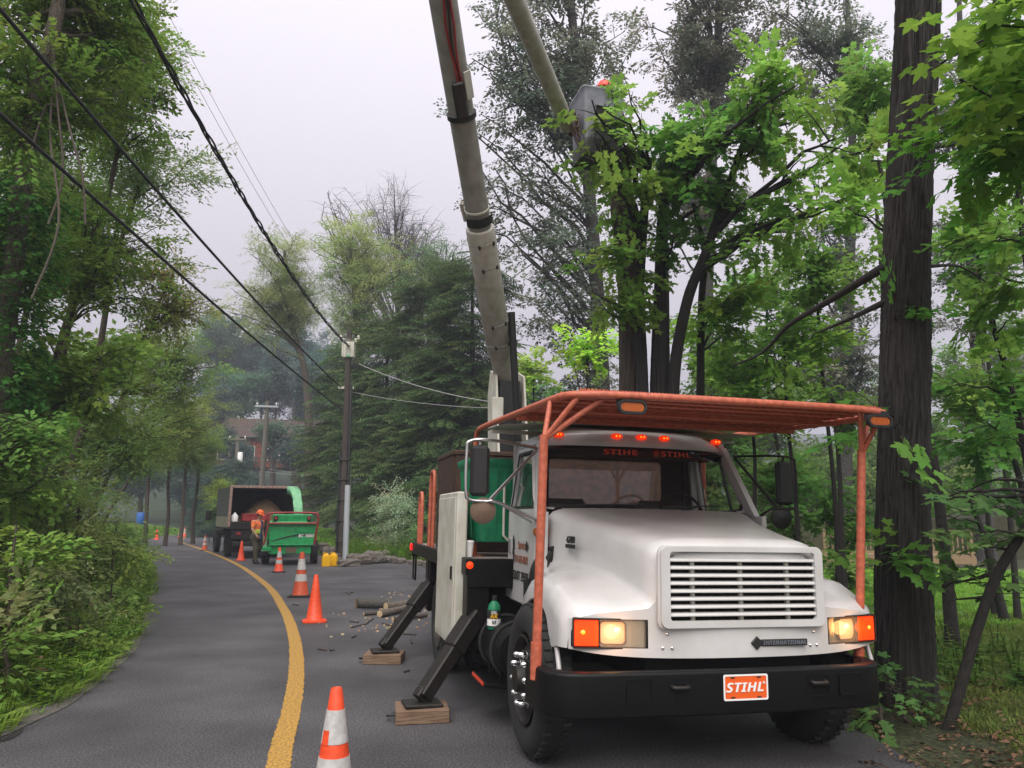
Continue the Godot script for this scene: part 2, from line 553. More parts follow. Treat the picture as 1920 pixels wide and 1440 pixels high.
func make_ground() -> void:
	ground_noise.seed = 4
	ground_noise.frequency = 0.05
	var xs := PackedFloat32Array()
	var zs := PackedFloat32Array()
	var q := -400.0
	while q < 400.0:
		xs.append(q)
		q += 0.35 if q > -16.0 and q < 12.0 else (1.0 if q > -50.0 and q < 40.0 else 14.0)
	q = 60.0
	while q > -500.0:
		zs.append(q)
		q -= 0.45 if q < 2.0 and q > -40.0 else (1.4 if q < 4.0 and q > -120.0 else 14.0)
	var mb := MB.new()
	var rows := []
	for z in zs:
		var row := PackedVector3Array()
		for x in xs:
			row.append(V(x, gh(x, z) - 0.006, z))
		rows.append(row)
	mb.sheet(rows)
	for i in mb.v.size():
		var p := mb.v[i]
		var g := 0.5 + 0.5 * ground_noise.get_noise_2d(p.x * 6.0 + 50.0, p.z * 6.0)
		var soil := Color(0.085, 0.06, 0.038)
		var green := Color(0.06, 0.095, 0.022)
		var lawn := Color(0.2, 0.36, 0.06)
		var k := g * 0.8
		var cc := soil.lerp(green, clampf(k, 0, 1))
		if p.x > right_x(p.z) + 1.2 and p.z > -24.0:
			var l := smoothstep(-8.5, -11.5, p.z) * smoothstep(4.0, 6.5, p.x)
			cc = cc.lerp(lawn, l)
		if p.z < -38.0:
			cc = cc.lerp(lawn * 0.85, 0.7 * clampf(1.0 - absf(p.x - edge_x(p.z)) / 14.0, 0.0, 1.0))
		if p.z < -75.0 or absf(p.x) > 60.0:
			cc = Color(0.05, 0.095, 0.03).lerp(Color(0.03, 0.06, 0.02), g)
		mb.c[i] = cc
	tag(put("ground", mb, M.soil), "", "", "", "structure")
	# asphalt: one sheet between the two edges
	var L := smooth_path(left_edge.slice(2), 8)
	rows = []
	for z in [9.0, 6.0, 3.0, 0.0, -3.0, -5.0]:
		rows.append(strip(edge_x(z), right_x(z), z))
	q = -5.8
	while q > -148.0:
		rows.append(strip(edge_x(q), right_x(q), q))
		q -= 0.4 if q > -32.0 else 1.5
	mb = MB.new()
	mb.sheet(rows)
	for i in mb.v.size():
		mb.v[i].y += 0.03 if false else 0.0
	tag(put("road", mb, M.asphalt), "", "", "", "structure")
	# dusty gravel margin along the left edge
	rows = []
	rng.seed = 77
	for p in L:
		var w := 0.13 + 0.1 * ground_noise.get_noise_2d(p.z * 8.0, 3.0)
		var j := 0.02 * ground_noise.get_noise_2d(p.z * 20.0, 9.0)
		rows.append(pv([V(p.x - 0.6, -0.01, p.z), V(p.x - 0.2, 0.012, p.z), V(p.x - 0.02, 0.011, p.z), V(p.x + w * 0.5 + j, 0.009, p.z), V(p.x + w + j, 0.0065, p.z)]))
	mb = MB.new()
	mb.sheet(rows)
	tag(put("road_margin", mb, M.road_dust), "", "", "", "structure")
	# the yellow centre line
	var Y := smooth_path(pv([V(-0.9,0,-3.2), Vector3(-1.55, 0, -5.439), Vector3(-1.9, 0, -6.997), Vector3(-2.38, 0, -8.888), Vector3(-3.06, 0, -11.19), Vector3(-4.13, 0, -14.33), Vector3(-6, 0, -19.22), Vector3(-9.8, 0, -27.72), Vector3(-15.2, 0, -38.42), Vector3(-19.8, 0, -47.2), Vector3(-22.5, 0, -53.31), Vector3(-26.3, 0, -64.44), Vector3(-27.5, 0, -71.96)]), 60)
	rows = []
	for i in Y.size():
		var tg := (Y[mini(i + 1, Y.size() - 1)] - Y[maxi(i - 1, 0)]).normalized()
		var sd := V(-tg.z, 0, tg.x)
		var hw := 0.082
		var y := 0.0045
		rows.append(pv([Y[i] - sd * (hw + rng.randf_range(-0.009, 0.006)) + V(0, y, 0), Y[i] + sd * (hw + rng.randf_range(-0.009, 0.006)) + V(0, y, 0)]))
	mb = MB.new()
	mb.sheet(rows)
	tag(put("road_marking", mb, M.yellow_line), "", "", "", "structure")
	# hairline cracks and a seam where the driveway joins
	mb = MB.new()
	for e in [[V(-3.4, 0, -13.5), V(-4.4, 0, -14.1), V(-6.0, 0, -14.2)], [V(-3.3, 0, -15.2), V(-2.0, 0, -19.0), V(-4.6, 0, -23.5), V(-6.6, 0, -25.5)]]:
		var cp := smooth_path(pv(e), 16)
		rows = []
		for i in cp.size():
			var tg := (cp[mini(i + 1, cp.size() - 1)] - cp[maxi(i - 1, 0)]).normalized()
			var jit := V(rng.randf_range(-0.03, 0.03), 0.0045, rng.randf_range(-0.03, 0.03))
			var sd := V(-tg.z, 0, tg.x) * rng.randf_range(0.002, 0.006)
			rows.append(pv([cp[i] - sd + jit, cp[i] + sd + jit]))
		mb.sheet(rows)
	tag(put("road_crack", mb, M.cone_base), "", "", "", "structure")
	# crack sealer at the near left
	mb = MB.new()
	var cr := smooth_path(pv([Vector3(-3.93, 0, -5.915), Vector3(-3.77, 0, -6.075), Vector3(-3.83, 0, -6.333), Vector3(-3.97, -0, -6.455), Vector3(-4.25, 0, -6.486)]), 6)
	rows = []
	for i in cr.size():
		var tg := (cr[mini(i + 1, cr.size() - 1)] - cr[maxi(i - 1, 0)]).normalized()
		var sd := V(-tg.z, 0, tg.x) * 0.03
		rows.append(pv([cr[i] - sd + V(0, 0.0045, 0), cr[i] + sd + V(0, 0.0045, 0)]))
	mb.sheet(rows)
	tag(put("road_patch", mb, M.cone_base), "", "", "", "structure")

func strip(a: float, b: float, z: float) -> PackedVector3Array:
	var out := PackedVector3Array()
	for k in 13:
		out.append(V(lerpf(a, b, k / 12.0), 0, z))
	return out


# ---------------------------------------------------------------- bucket truck (x across, y up, z towards its front; origin under the front bumper)
const CX := 0.105

func key(ks: Array, z: float, i: int) -> float:
	if z >= ks[0][0]:
		return ks[0][i]
	for k in ks.size() - 1:
		if z >= ks[k + 1][0]:
			var f: float = (ks[k][0] - z) / (ks[k][0] - ks[k + 1][0])
			return lerpf(ks[k][i], ks[k + 1][i], f)
	return ks[ks.size() - 1][i]

const HOOD := [[-0.10, 1.40, 0.575, 1.04, 1.012, 1.13], [-0.125, 1.448, 0.60, 1.06, 1.04, 1.155], [-0.18, 1.482, 0.622, 1.085, 1.075, 1.17], [-0.35, 1.505, 0.645, 1.13, 1.125, 1.18], [-0.6, 1.538, 0.685, 1.19, 1.19, 1.18], [-0.9, 1.583, 0.75, 1.235, 1.225, 1.175], [-1.2, 1.633, 0.825, 1.235, 1.19, 1.165], [-1.42, 1.675, 0.895, 1.2, 1.10, 1.14], [-1.5, 1.69, 0.925, 1.15, 1.0, 1.13]]

func zfront(x: float) -> float:
	return -0.10 - 0.2 * pow(absf(x) / 1.12, 2.4)

func arch(z: float) -> float:
	var d := absf(z + 0.92)
	if d < 0.55:
		return 0.5 + sqrt(0.55 * 0.55 - d * d)
	return 0.785 if z > -0.9 else 0.55

func hood_half(z: float) -> Array:
	var yT := key(HOOD, z, 1)
	var wT := key(HOOD, z, 2)
	var yS := key(HOOD, z, 3)
	var yF := key(HOOD, z, 4)
	var wF := key(HOOD, z, 5)
	var yB := minf(arch(z), yF - 0.15)
	if z > -0.3:
		yB = 0.8
	var g := minf(0.03, (yT - yS) * 0.1)
	return [Vector2(0, yT + 0.014), Vector2(wT * 0.3, yT + 0.012), Vector2(wT * 0.55, yT + 0.009), Vector2(wT - 0.16, yT + 0.002), Vector2(wT - 0.1, yT - 0.008), Vector2(wT - 0.05, yT - 0.026), Vector2(wT - 0.018, yT - 0.056), Vector2(wT, yT - 0.1), Vector2(wT + 0.012, lerpf(yT - 0.1, yS, 0.4)), Vector2(wT + 0.022, lerpf(yT - 0.1, yS, 0.75)), Vector2(wT + 0.04, yS + 0.035), Vector2(wT + 0.075, yS + 0.012), Vector2(lerpf(wT, wF, 0.45), lerpf(yS, yF, 0.4) + 0.004), Vector2(lerpf(wT, wF, 0.7), lerpf(yS, yF, 0.85)), Vector2(wF - 0.085, yF - 0.016), Vector2(wF - 0.035, yF - 0.048), Vector2(wF - 0.008, yF - 0.1), Vector2(wF, yF - 0.145), Vector2(wF + 0.004, lerpf(yF - 0.145, yB, 0.5)), Vector2(wF + 0.006, yB)]

func patch(mb: MB, x0: float, x1: float, y0: Callable, y1: Callable, nx := 8, ny := 3) -> void:
	var rows := []
	for j in ny + 1:
		var row := PackedVector3Array()
		for i in nx + 1:
			var x := lerpf(x0, x1, float(i) / nx)
			row.append(V(x, lerpf(y0.call(x), y1.call(x), float(j) / ny), zfront(x)))
		rows.append(row)
	mb.sheet(rows)

func make_hood(t: Node3D) -> void:
	var mb := MB.new()
	var zs := [-0.10, -0.108, -0.125, -0.15, -0.18, -0.24, -0.3, -0.301]
	var q := -0.36
	while q > -1.5:
		zs.append(q)
		q -= 0.025
	zs.append(-1.5)
	var rows := []
	for z in zs:
		var h := hood_half(z)
		var row := PackedVector3Array()
		var fade := clampf((z + 0.62) / 0.5, 0.0, 1.0)
		for k in h.size() * 2 - 1:
			var i: int = absi(k - (h.size() - 1))
			var p: Vector2 = h[i]
			row.append(V(p.x * (-1.0 if k < h.size() - 1 else 1.0), p.y, z - 0.2 * pow(p.x / 1.12, 2.4) * fade))
		rows.append(row)
	mb.sheet(rows)
	var front := hood_half(-0.10)
	var top := func(x: float) -> float:
		x = absf(x)
		for i in front.size() - 1:
			if x <= front[i + 1].x and front[i + 1].x > front[i].x:
				return lerpf(front[i].y, front[i + 1].y, (x - front[i].x) / (front[i + 1].x - front[i].x))
		return 0.9
	var c := func(y: float) -> Callable: return func(_x: float) -> float: return y
	var low := func(x: float) -> float: return 0.752 + 0.045 * pow(absf(x) / 1.13, 5.0)
	patch(mb, -1.13, 1.13, low, c.call(0.81), 24, 2)
	for s in [-1.0, 1.0]:
		patch(mb, s * 0.555, s * 0.65, c.call(0.81), c.call(0.985), 3, 2)
		patch(mb, s * 0.555, s * 0.6, c.call(0.985), top, 4, 6)
		patch(mb, s * 0.6, s * 1.13, c.call(0.985), top, 12, 3)
		patch(mb, s * 1.115, s * 1.13, c.call(0.81), c.call(0.985), 1, 2)
		# wheel arch lip and the corner below the lamp
		var lip := PackedVector3Array()
		for k in 21:
			var a := lerpf(-0.15, PI - 0.08, k / 20.0)
			lip.append(V(s * 1.163, 0.5 + 0.55 * sin(a), -0.92 + 0.55 * cos(a)))
		mb.tube(lip, fl([0.017]), 6)
	patch(mb, -0.555, 0.555, c.call(0.81), c.call(0.955), 12, 2)
	patch(mb, -0.555, 0.555, c.call(1.37), top, 12, 3)
	put("hood", mb, M.white_paint, t, V(CX, 0, 0))
	mb = MB.new()   # inner wings and engine bay, black
	for s in [-1.0, 1.0]:
		mb.box(V(s * 0.62, 0.8, -0.95), V(0.03, 0.44, 1.2))
		mb.box(V(s * 0.86, 1.045, -0.92), V(0.36, 0.02, 0.8))
		mb.box(V(s * 0.88, 0.82, -1.5), V(0.46, 0.62, 0.02))
		mb.box(V(s * 0.86, 0.9, -0.42), V(0.36, 0.24, 0.02))
	mb.box(V(0, 1.15, -0.45), V(1.08, 0.5, 0.03))
	mb.box(V(0, 0.62, -0.55), V(1.2, 0.2, 0.5))
	put("inner_wing", mb, M.void, t, V(CX, 0, 0))
	# grille
	var g := MB.new()
	var onto := func(p: Vector2) -> Vector3: return V(p.x, p.y, -0.115)
	var ro := rrect(0, 1.192, 1.17, 0.505, 0.045)
	var ri := rrect(0, 1.198, 1.05, 0.43, 0.02)
	g.plate(rrect(0, 1.19, 1.2, 0.52, 0.05), ro, func(p: Vector2) -> Vector3: return V(p.x, p.y, -0.12), V(0, 0, 0.014))
	g.plate(ro, ri, onto, V(0, 0, 0.032))
	var gr := put("grille", g, M.white_paint, t, V(CX, 0, 0))
	for k in 8:
		g = MB.new()
		var y := 1.02 + k * 0.0486
		g.sheet([pv([V(-0.525, y - 0.006, -0.14), V(0.525, y - 0.006, -0.14)]), pv([V(-0.525, y - 0.012, -0.098), V(0.525, y - 0.012, -0.098)]), pv([V(-0.525, y - 0.008, -0.092), V(0.525, y - 0.008, -0.092)]), pv([V(-0.525, y + 0.008, -0.096), V(0.525, y + 0.008, -0.096)]), pv([V(-0.525, y + 0.014, -0.14), V(0.525, y + 0.014, -0.14)])])
		put("slat", g, M.white_paint, gr)
	for x in [-0.345, 0.0, 0.345]:
		g = MB.new()
		g.box(V(x, 1.198, -0.145), V(0.028, 0.44, 0.03), 0.005)
		put("upright", g, M.dull_white, gr)
	g = MB.new()
	g.box(V(0, 1.2, -0.24), V(1.12, 0.5, 0.02))
	put("radiator", g, M.void, gr)
	# bolts and badges on the front
	for p in [V(-0.53, 0.9, 0), V(-0.56, 0.815, 0), V(-0.5, 0.815, 0), V(0.52, 0.9, 0), V(0.49, 0.815, 0), V(0.545, 0.815, 0)]:
		g = MB.new()
		g.lathe([Vector2(0.0001, 0.012), Vector2(0.007, 0.010), Vector2(0.011, 0.004), Vector2(0.012, 0)], 10, Transform3D(Basis(Vector3.RIGHT, PI / 2), V(p.x + CX, p.y, zfront(p.x))))
		put("bolt", g, M.chrome, t)
	g = MB.new()
	g.box(V(0.385, 0.84, -0.098), V(0.34, 0.042, 0.014), 0.004)
	g.box(V(0.185, 0.84, -0.096), V(0.062, 0.062, 0.014), 0.004, Basis(Vector3.BACK, PI / 4))
	var bd := put("name_badge", g, M.black_trim, t)
	inst("lettering", text_mesh("INTERNATIONAL", 0.025, 0.003, 0.0, true, 1.15), M.bucket_gray, bd, V(0.387, 0.84, -0.089))
	for s in [-1.0, 1.0]:
		g = MB.new()
		g.box(V(CX + s * 0.865, 1.405, -1.08), V(0.012, 0.03, 0.21), 0.003)
		var b2 := put("side_badge", g, M.black_trim, t)
		var tx := inst("lettering", text_mesh("4700", 0.052, 0.008, 0.15, true, 1.25), M.black_trim, b2, V(CX + s * 0.862, 1.452, -1.08))
		tx.rotation.y = s * PI / 2
	g = MB.new()
	g.box(V(CX + 0.11, 1.521, -0.42), V(0.14, 0.006, 0.05), 0.002, Basis(Vector3.RIGHT, 0.12))
	put("hood_vent", g, M.dark_steel, t)
	for s in [-1.0, 1.0]:
		g = MB.new()
		g.box(V(CX + s * 0.905, 1.33, -1.4), V(0.03, 0.13, 0.035), 0.008)
		g.box(V(CX + s * 0.925, 1.375, -1.4), V(0.02, 0.03, 0.05), 0.006)
		put("hood_latch", g, M.black_rubber, t)
	# headlights with turn signals
	for s in [-1.0, 1.0]:
		var X := V(CX + s * 0.882, 0.897, zfront(0.882) - 0.012)
		var h := Node3D.new()
		h.name = "headlight" if s < 0 else "headlight_001"
		t.add_child(h)
		h.position = X
		h.rotation.y = s * 0.22
		h.scale.x = 1.1
		g = MB.new()
		var at := func(z: float) -> Callable: return func(p: Vector2) -> Vector3: return V(p.x, p.y, z)
		g.plate(rrect(0, 0, 0.43, 0.185, 0.012), rrect(0, 0, 0.415, 0.168, 0.01), at.call(-0.05), V(0, 0, 0.066))
		g.box(V(0, 0, -0.06), V(0.43, 0.185, 0.01))
		put("housing", g, M.dark_steel, h)
		g = MB.new()
		g.plate(rrect(-s * 0.075, 0, 0.262, 0.168, 0.01), PackedVector2Array(), at.call(-0.035), V(0, 0, 0.004))
		for k in 5:
			g.box(V(-s * (0.135 + k * 0.012), 0, -0.024), V(0.004, 0.15, 0.006))
		put("reflector", g, M.reflector, h)
		g = MB.new()
		g.plate(rrect(-s * 0.02, 0, 0.158, 0.15, 0.025), rrect(-s * 0.02, 0, 0.142, 0.134, 0.02), at.call(-0.03), V(0, 0, 0.022))
		put("beam_rim", g, M.black_trim, h)
		g = MB.new()
		rows = []
		for j in 9:
			var row := PackedVector3Array()
			for i in 9:
				var a := i / 4.0 - 1.0
				var b := j / 4.0 - 1.0
				row.append(V(-s * 0.02 + a * 0.07, b * 0.066, -0.012 - 0.012 * (a * a + b * b)))
			rows.append(row)
		g.sheet(rows)
		put("beam_lens", g, M.lamp_beam, h)
		g = MB.new()
		g.lathe([Vector2(0.0001, 0.016), Vector2(0.012, 0.012), Vector2(0.02, 0)], 12, Transform3D(Basis(Vector3.RIGHT, PI / 2), V(-s * 0.035 + 0.01, 0.018, -0.012)))
		put("beam_bulb", g, M.lamp_beam_hot, h)
		g = MB.new()
		for k in 11:
			g.box(V(s * 0.135, 0, 0.002), V(0.14 if k == 0 else 0.001, 0.16, 0.012), 0.004)
			if k > 0:
				g.bar(V(s * (0.085 + k * 0.009), -0.062, 0.009), V(s * (0.085 + k * 0.009), 0.062, 0.009), 0.005, 0.006)
		put("turn_signal", g, M.lamp_amber, h)
		g = MB.new()
		g.lathe([Vector2(0.0001, 0.010), Vector2(0.01, 0.008), Vector2(0.016, 0)], 12, Transform3D(Basis(Vector3.RIGHT, PI / 2), V(s * 0.155, 0.005, 0.008)))
		put("signal_bulb", g, M.lamp_amber_hot, h)
		g = MB.new()
		g.plate(rrect(-s * 0.075, 0, 0.262, 0.168, 0.01), PackedVector2Array(), at.call(0.006), V(0, 0, 0.003))
		put("cover_lens", g, M.lens_clear, h)
		omni(V(-s * 0.02, 0, 0.09), Color(1, 0.7, 0.4), 0.012, 0.05, h)
		omni(V(s * 0.14, 0, 0.06), Color(1, 0.3, 0.05), 0.006, 0.04, h)

func wheel(t: Node3D, at: Vector3, side: float, steer := true) -> void:
	var w := Node3D.new()
	w.name = "wheel" if not t.has_node("wheel") else ("wheel_%03d" % t.get_meta("wheels", 1))
	t.set_meta("wheels", int(t.get_meta("wheels", 0)) + 1)
	t.add_child(w)
	w.position = at
	w.rotation.z = -side * PI / 2   # the lathe's axis points outwards
	var g := MB.new()
	g.lathe([Vector2(0.29, 0.02), Vector2(0.31, 0.1), Vector2(0.36, 0.128), Vector2(0.44, 0.122), Vector2(0.475, 0.105), Vector2(0.497, 0.075), Vector2(0.5, 0.03), Vector2(0.5, -0.03), Vector2(0.497, -0.075), Vector2(0.475, -0.105), Vector2(0.4, -0.125), Vector2(0.29, -0.1)], 40)
	for k in 44:
		var a := TAU * k / 44.0
		for s in [-1.0, 1.0]:
			g.box(V(cos(a) * 0.5, s * 0.062, sin(a) * 0.5), V(0.02, 0.05, 0.034), 0.004, Basis(Vector3.UP, -a))
	put("tyre", g, M.black_rubber, w)
	g = MB.new()
	var hub := 0.085 if steer else -0.06
	g.lathe([Vector2(0.295, 0.1), Vector2(0.3, 0.118), Vector2(0.285, 0.122), Vector2(0.272, 0.1), Vector2(0.255, 0.04 if steer else -0.03), Vector2(0.21, hub), Vector2(0.12, hub), Vector2(0.1, hub + 0.02), Vector2(0.085, hub + 0.09), Vector2(0.0001, hub + 0.1)], 32)
	put("rim", g, M.dark_steel, w)
	for k in 10:
		var a := TAU * (k + 0.3) / 10.0
		g = MB.new()
		var X := Transform3D(Basis(), V(cos(a) * 0.168, hub, sin(a) * 0.168))
		g.lathe([Vector2(0.03, 0), Vector2(0.03, 0.014), Vector2(0.021, 0.018), Vector2(0.021, 0.065), Vector2(0.014, 0.08), Vector2(0.0001, 0.085)], 10, X)
		put("lug_nut", g, M.chrome if steer else M.dark_steel, w)

func make_cab(t: Node3D) -> void:
	var lean := func(s: float, x0: float) -> Callable:
		return func(p: Vector2) -> Vector3: return V(CX + s * (x0 - 0.085 * maxf(0.0, (p.y - 1.64) / 0.6)), p.y, p.x)
	var cab := MB.new()
	# screen frame: pillars and header as one curved band round the glass
	var scr := func(x: float, s: float, out: float) -> Vector3: return V(CX + x, 1.672 + 0.59 * s, -1.47 - 0.36 * s - 0.14 * (x / 0.92) * (x / 0.92) + out)
	var rows := []
	for j in 2:
		var row := PackedVector3Array()
		for k in 41:
			var a := -PI / 4 + TAU * k / 40.0
			var d := Vector2(cos(a), sin(a))
			d /= pow(pow(absf(d.x), 10.0) + pow(absf(d.y), 10.0), 0.1)   # a squarish ring
			var e := 1.0 if j == 0 else 0.955
			var sy := 0.5 + 0.5 * d.y * (1.0 if j == 0 else 0.94)
			row.append(scr.call(d.x * e * (1.005 - 0.075 * sy), sy, 0.0))
		rows.append(row)
	cab.sheet(rows)
	# roof with the brow that carries the marker lamps
	rows = []
	for e in [[-1.80, 2.245, 0.9], [-1.79, 2.285, 0.905], [-1.80, 2.345, 0.9], [-1.84, 2.385, 0.88], [-1.95, 2.415, 0.87], [-2.2, 2.43, 0.87], [-2.5, 2.42, 0.87], [-2.58, 2.4, 0.88], [-2.62, 2.34, 0.9], [-2.62, 2.2, 0.92]]:
		var row := PackedVector3Array()
		for k in 17:
			var f := k / 8.0 - 1.0
			var drop := 0.0 if absf(f) < 0.7 else pow((absf(f) - 0.7) / 0.3, 2.0) * maxf(0.02, e[1] - 2.245)
			row.append(V(CX + f * (e[2] + 0.01), e[1] - drop, e[0] - 0.13 * f * f * (1.0 if e[0] > -1.9 else 0.0)))
		rows.append(row)
	cab.sheet(rows)
	for s in [-1.0, 1.0]:
		# cowl side and rear corner
		cab.plate(PackedVector2Array([Vector2(-1.38, 1.66), Vector2(-1.6, 1.66), Vector2(-1.6, 0.9), Vector2(-1.5, 1.0), Vector2(-1.4, 1.2)]), PackedVector2Array(), lean.call(s, 0.99), V(-s * 0.04, 0, 0))
		cab.plate(PackedVector2Array([Vector2(-1.48, 1.66), Vector2(-1.6, 1.66), Vector2(-1.96, 2.26), Vector2(-1.86, 2.28)]), PackedVector2Array(), lean.call(s, 0.99), V(-s * 0.05, 0, 0))
		cab.plate(PackedVector2Array([Vector2(-2.5, 0.9), Vector2(-2.62, 0.9), Vector2(-2.62, 2.28), Vector2(-2.5, 2.28)]), PackedVector2Array(), lean.call(s, 0.99), V(-s * 0.05, 0, 0))
		cab.plate(PackedVector2Array([Vector2(-1.9, 2.25), Vector2(-2.5, 2.25), Vector2(-2.5, 2.32), Vector2(-1.9, 2.32)]), PackedVector2Array(), lean.call(s, 0.99), V(-s * 0.05, 0, 0))
	# back wall with its window, floor
	var back := func(p: Vector2) -> Vector3: return V(CX + p.x, p.y, -2.63)
	cab.plate(rrect(0, 1.62, 1.86, 1.44, 0.05), rrect(0.0, 1.97, 1.2, 0.46, 0.05), back, V(0, 0, 0.03))
	cab.box(V(CX, 0.9, -2.1), V(1.9, 0.06, 1.05))
	put("cab", cab, M.white_paint, t)
	# black band round the windscreen, glass, interior
	var g := MB.new()
	rows = []
	for j in 2:
		var row := PackedVector3Array()
		for k in 41:
			var a := -PI / 4 + TAU * k / 40.0
			var d := Vector2(cos(a), sin(a))
			d /= pow(pow(absf(d.x), 10.0) + pow(absf(d.y), 10.0), 0.1)
			var e := 0.962 if j == 0 else 0.925
			var sy := 0.5 + 0.5 * d.y * (0.945 if j == 0 else 0.9)
			row.append(scr.call(d.x * e * (1.005 - 0.075 * sy), sy, 0.006))
		rows.append(row)
	g.sheet(rows)
	put("screen_seal", g, M.black_trim, t)
	g = MB.new()
	rows = []
	for j in 7:
		var row := PackedVector3Array()
		for i in 15:
			var sy := 0.03 + 0.94 * j / 6.0
			row.append(scr.call((i / 7.0 - 1.0) * 0.94 * (1.005 - 0.075 * sy), sy, 0.001))
		rows.append(row)
	g.sheet(rows)
	var ws := put("windscreen", g, M.glass, t)
	for x in [-0.17, 0.37]:
		var tm := text_mesh("STIHL", 0.056, 0.0, 0.12, true, 1.5).surface_get_arrays(0)
		var vs: PackedVector3Array = tm[Mesh.ARRAY_VERTEX]
		for i in vs.size():   # laid onto the curved glass
			vs[i] = scr.call(x + vs[i].x, 0.885 + vs[i].y / 0.69, 0.006)
		tm[Mesh.ARRAY_VERTEX] = vs
		var am := ArrayMesh.new()
		am.add_surface_from_arrays(Mesh.PRIMITIVE_TRIANGLES, tm)
		inst("sticker", am, M.red_print, ws)
	g = MB.new()   # sun strip behind the stickers
	rows = []
	for j in 2:
		var row := PackedVector3Array()
		for i in 15:
			var sy := 0.8 + 0.17 * j
			row.append(scr.call((i / 7.0 - 1.0) * 0.92 * (1.005 - 0.075 * sy), sy, -0.008))
		rows.append(row)
	g.sheet(rows)
	put("sun_strip", g, M.void, t)
	for x in [-0.62, 0.12]:
		g = MB.new()
		g.rod(scr.call(x, -0.02, 0.03), scr.call(x + 0.3, 0.1, 0.02), 0.008, 6)
		g.bar(scr.call(x - 0.02, 0.09, 0.012), scr.call(x + 0.55, 0.12, 0.012), 0.012, 0.01)
		put("wiper", g, M.black_trim, t)
	g = MB.new()
	g.box(V(CX, 1.6, -1.72), V(1.75, 0.2, 0.36), 0.05)
	g.box(V(CX, 1.3, -1.62), V(1.8, 0.5, 0.1))
	put("dashboard", g, M.void, t)
	for x in [-0.5, 0.55]:
		g = MB.new()
		g.box(V(CX + x, 1.2, -2.28), V(0.6, 0.14, 0.5), 0.04)
		g.box(V(CX + x, 1.5, -2.52), V(0.55, 0.6, 0.12), 0.05)
		put("seat", g, M.black_trim, t)
	g = MB.new()
	g.tube(ring_path(V(CX + 0.5, 1.7, -1.98), 0.2, Basis(Vector3.RIGHT, 1.0)), fl([0.014]), 6)
	g.rod(V(CX + 0.5, 1.69, -1.98), V(CX + 0.5, 1.5, -1.8), 0.03, 8)
	put("steering_wheel", g, M.void, t)
	g = MB.new()
	g.plate(rrect(0, 1.97, 1.2, 0.46, 0.05), PackedVector2Array(), func(p: Vector2) -> Vector3: return V(CX + p.x, p.y, -2.62), V(0, 0, 0.005))
	put("rear_window", g, M.glass, t)
	g = MB.new()
	g.plate(rrect(0, 1.72, 1.8, 1.1, 0.06), rrect(0, 1.97, 1.17, 0.43, 0.05), func(p: Vector2) -> Vector3: return V(CX + p.x, p.y, -2.602), V(0, 0, 0.012))
	g.box(V(CX, 2.2, -2.2), V(1.7, 0.02, 0.7))
	g.box(V(CX, 1.35, -2.59), V(1.8, 0.75, 0.02))
	for s in [-1.0, 1.0]:
		g.box(V(CX + s * 0.915, 1.3, -2.1), V(0.01, 0.68, 1.0))
		g.box(V(CX + s * 0.85, 1.95, -2.56), V(0.08, 0.6, 0.03))
	put("cab_lining", g, M.void, t)
	for x in [-0.715, -0.2, 0.03, 0.255, 0.82]:
		g = MB.new()
		g.lathe([Vector2(0.0001, 0.035), Vector2(0.03, 0.03), Vector2(0.05, 0.012), Vector2(0.055, 0)], 14, Transform3D(Basis(Vector3.RIGHT, PI / 2) * Basis().scaled(Vector3(1, 1, 0.5)), V(CX + x, 2.335, -1.795 - 0.13 * x * x / 0.8)))
		var ml := put("marker_light", g, M.lamp_amber, t)
		g = MB.new()
		for e in [-0.014, 0.014]:
			g.lathe([Vector2(0.0001, 0.008), Vector2(0.008, 0.005), Vector2(0.01, 0)], 8, Transform3D(Basis(Vector3.RIGHT, PI / 2), V(CX + x + e, 2.335, -1.767 - 0.13 * x * x / 0.8)))
		put("bulb_glow", g, M.lamp_amber_hot, ml)
		omni(V(CX + x, 2.335, -1.73 - 0.13 * x * x / 0.8), Color(1, 0.25, 0.04), 0.0003, 0.03, ml)
	# doors
	for s in [-1.0, 1.0]:
		g = MB.new()
		g.plate(PackedVector2Array([Vector2(-1.61, 1.66), Vector2(-2.49, 1.66), Vector2(-2.49, 0.97), Vector2(-2.44, 0.9), Vector2(-1.68, 0.9), Vector2(-1.61, 0.98)]), PackedVector2Array(), lean.call(s, 1.0), V(-s * 0.05, 0, 0))
		var fo := PackedVector2Array([Vector2(-1.61, 1.66), Vector2(-2.49, 1.66), Vector2(-2.49, 2.24), Vector2(-1.95, 2.24)])
		var fi := PackedVector2Array([Vector2(-1.69, 1.7), Vector2(-2.44, 1.7), Vector2(-2.44, 2.19), Vector2(-1.98, 2.19)])
		g.plate(fo, fi, lean.call(s, 0.997), V(-s * 0.035, 0, 0))
		g.bar(V(CX + s * 0.99, 0.965, -1.65), V(CX + s * 0.99, 0.965, -2.45), 0.012, 0.02, 0.004)
		var d := put("door", g, M.white_paint, t)
		g = MB.new()
		g.plate(fi, PackedVector2Array(), lean.call(s, 0.98), V(-s * 0.004, 0, 0))
		put("door_window", g, M.glass, d)
		g = MB.new()
		g.plate(grow_poly(fi, 0.012), grow_poly(fi, -0.012), lean.call(s, 1.001), V(-s * 0.01, 0, 0))
		g.bar(V(CX + s * 0.94, 1.7, -1.86), V(CX + s * 0.9, 2.18, -1.99), 0.02, 0.02)
		put("window_seal", g, M.black_trim, d)
		g = MB.new()
		g.box(V(CX + s * 1.0, 1.36, -2.4), V(0.03, 0.14, 0.045), 0.01)
		put("door_handle", g, M.brushed, d)
		g = MB.new()
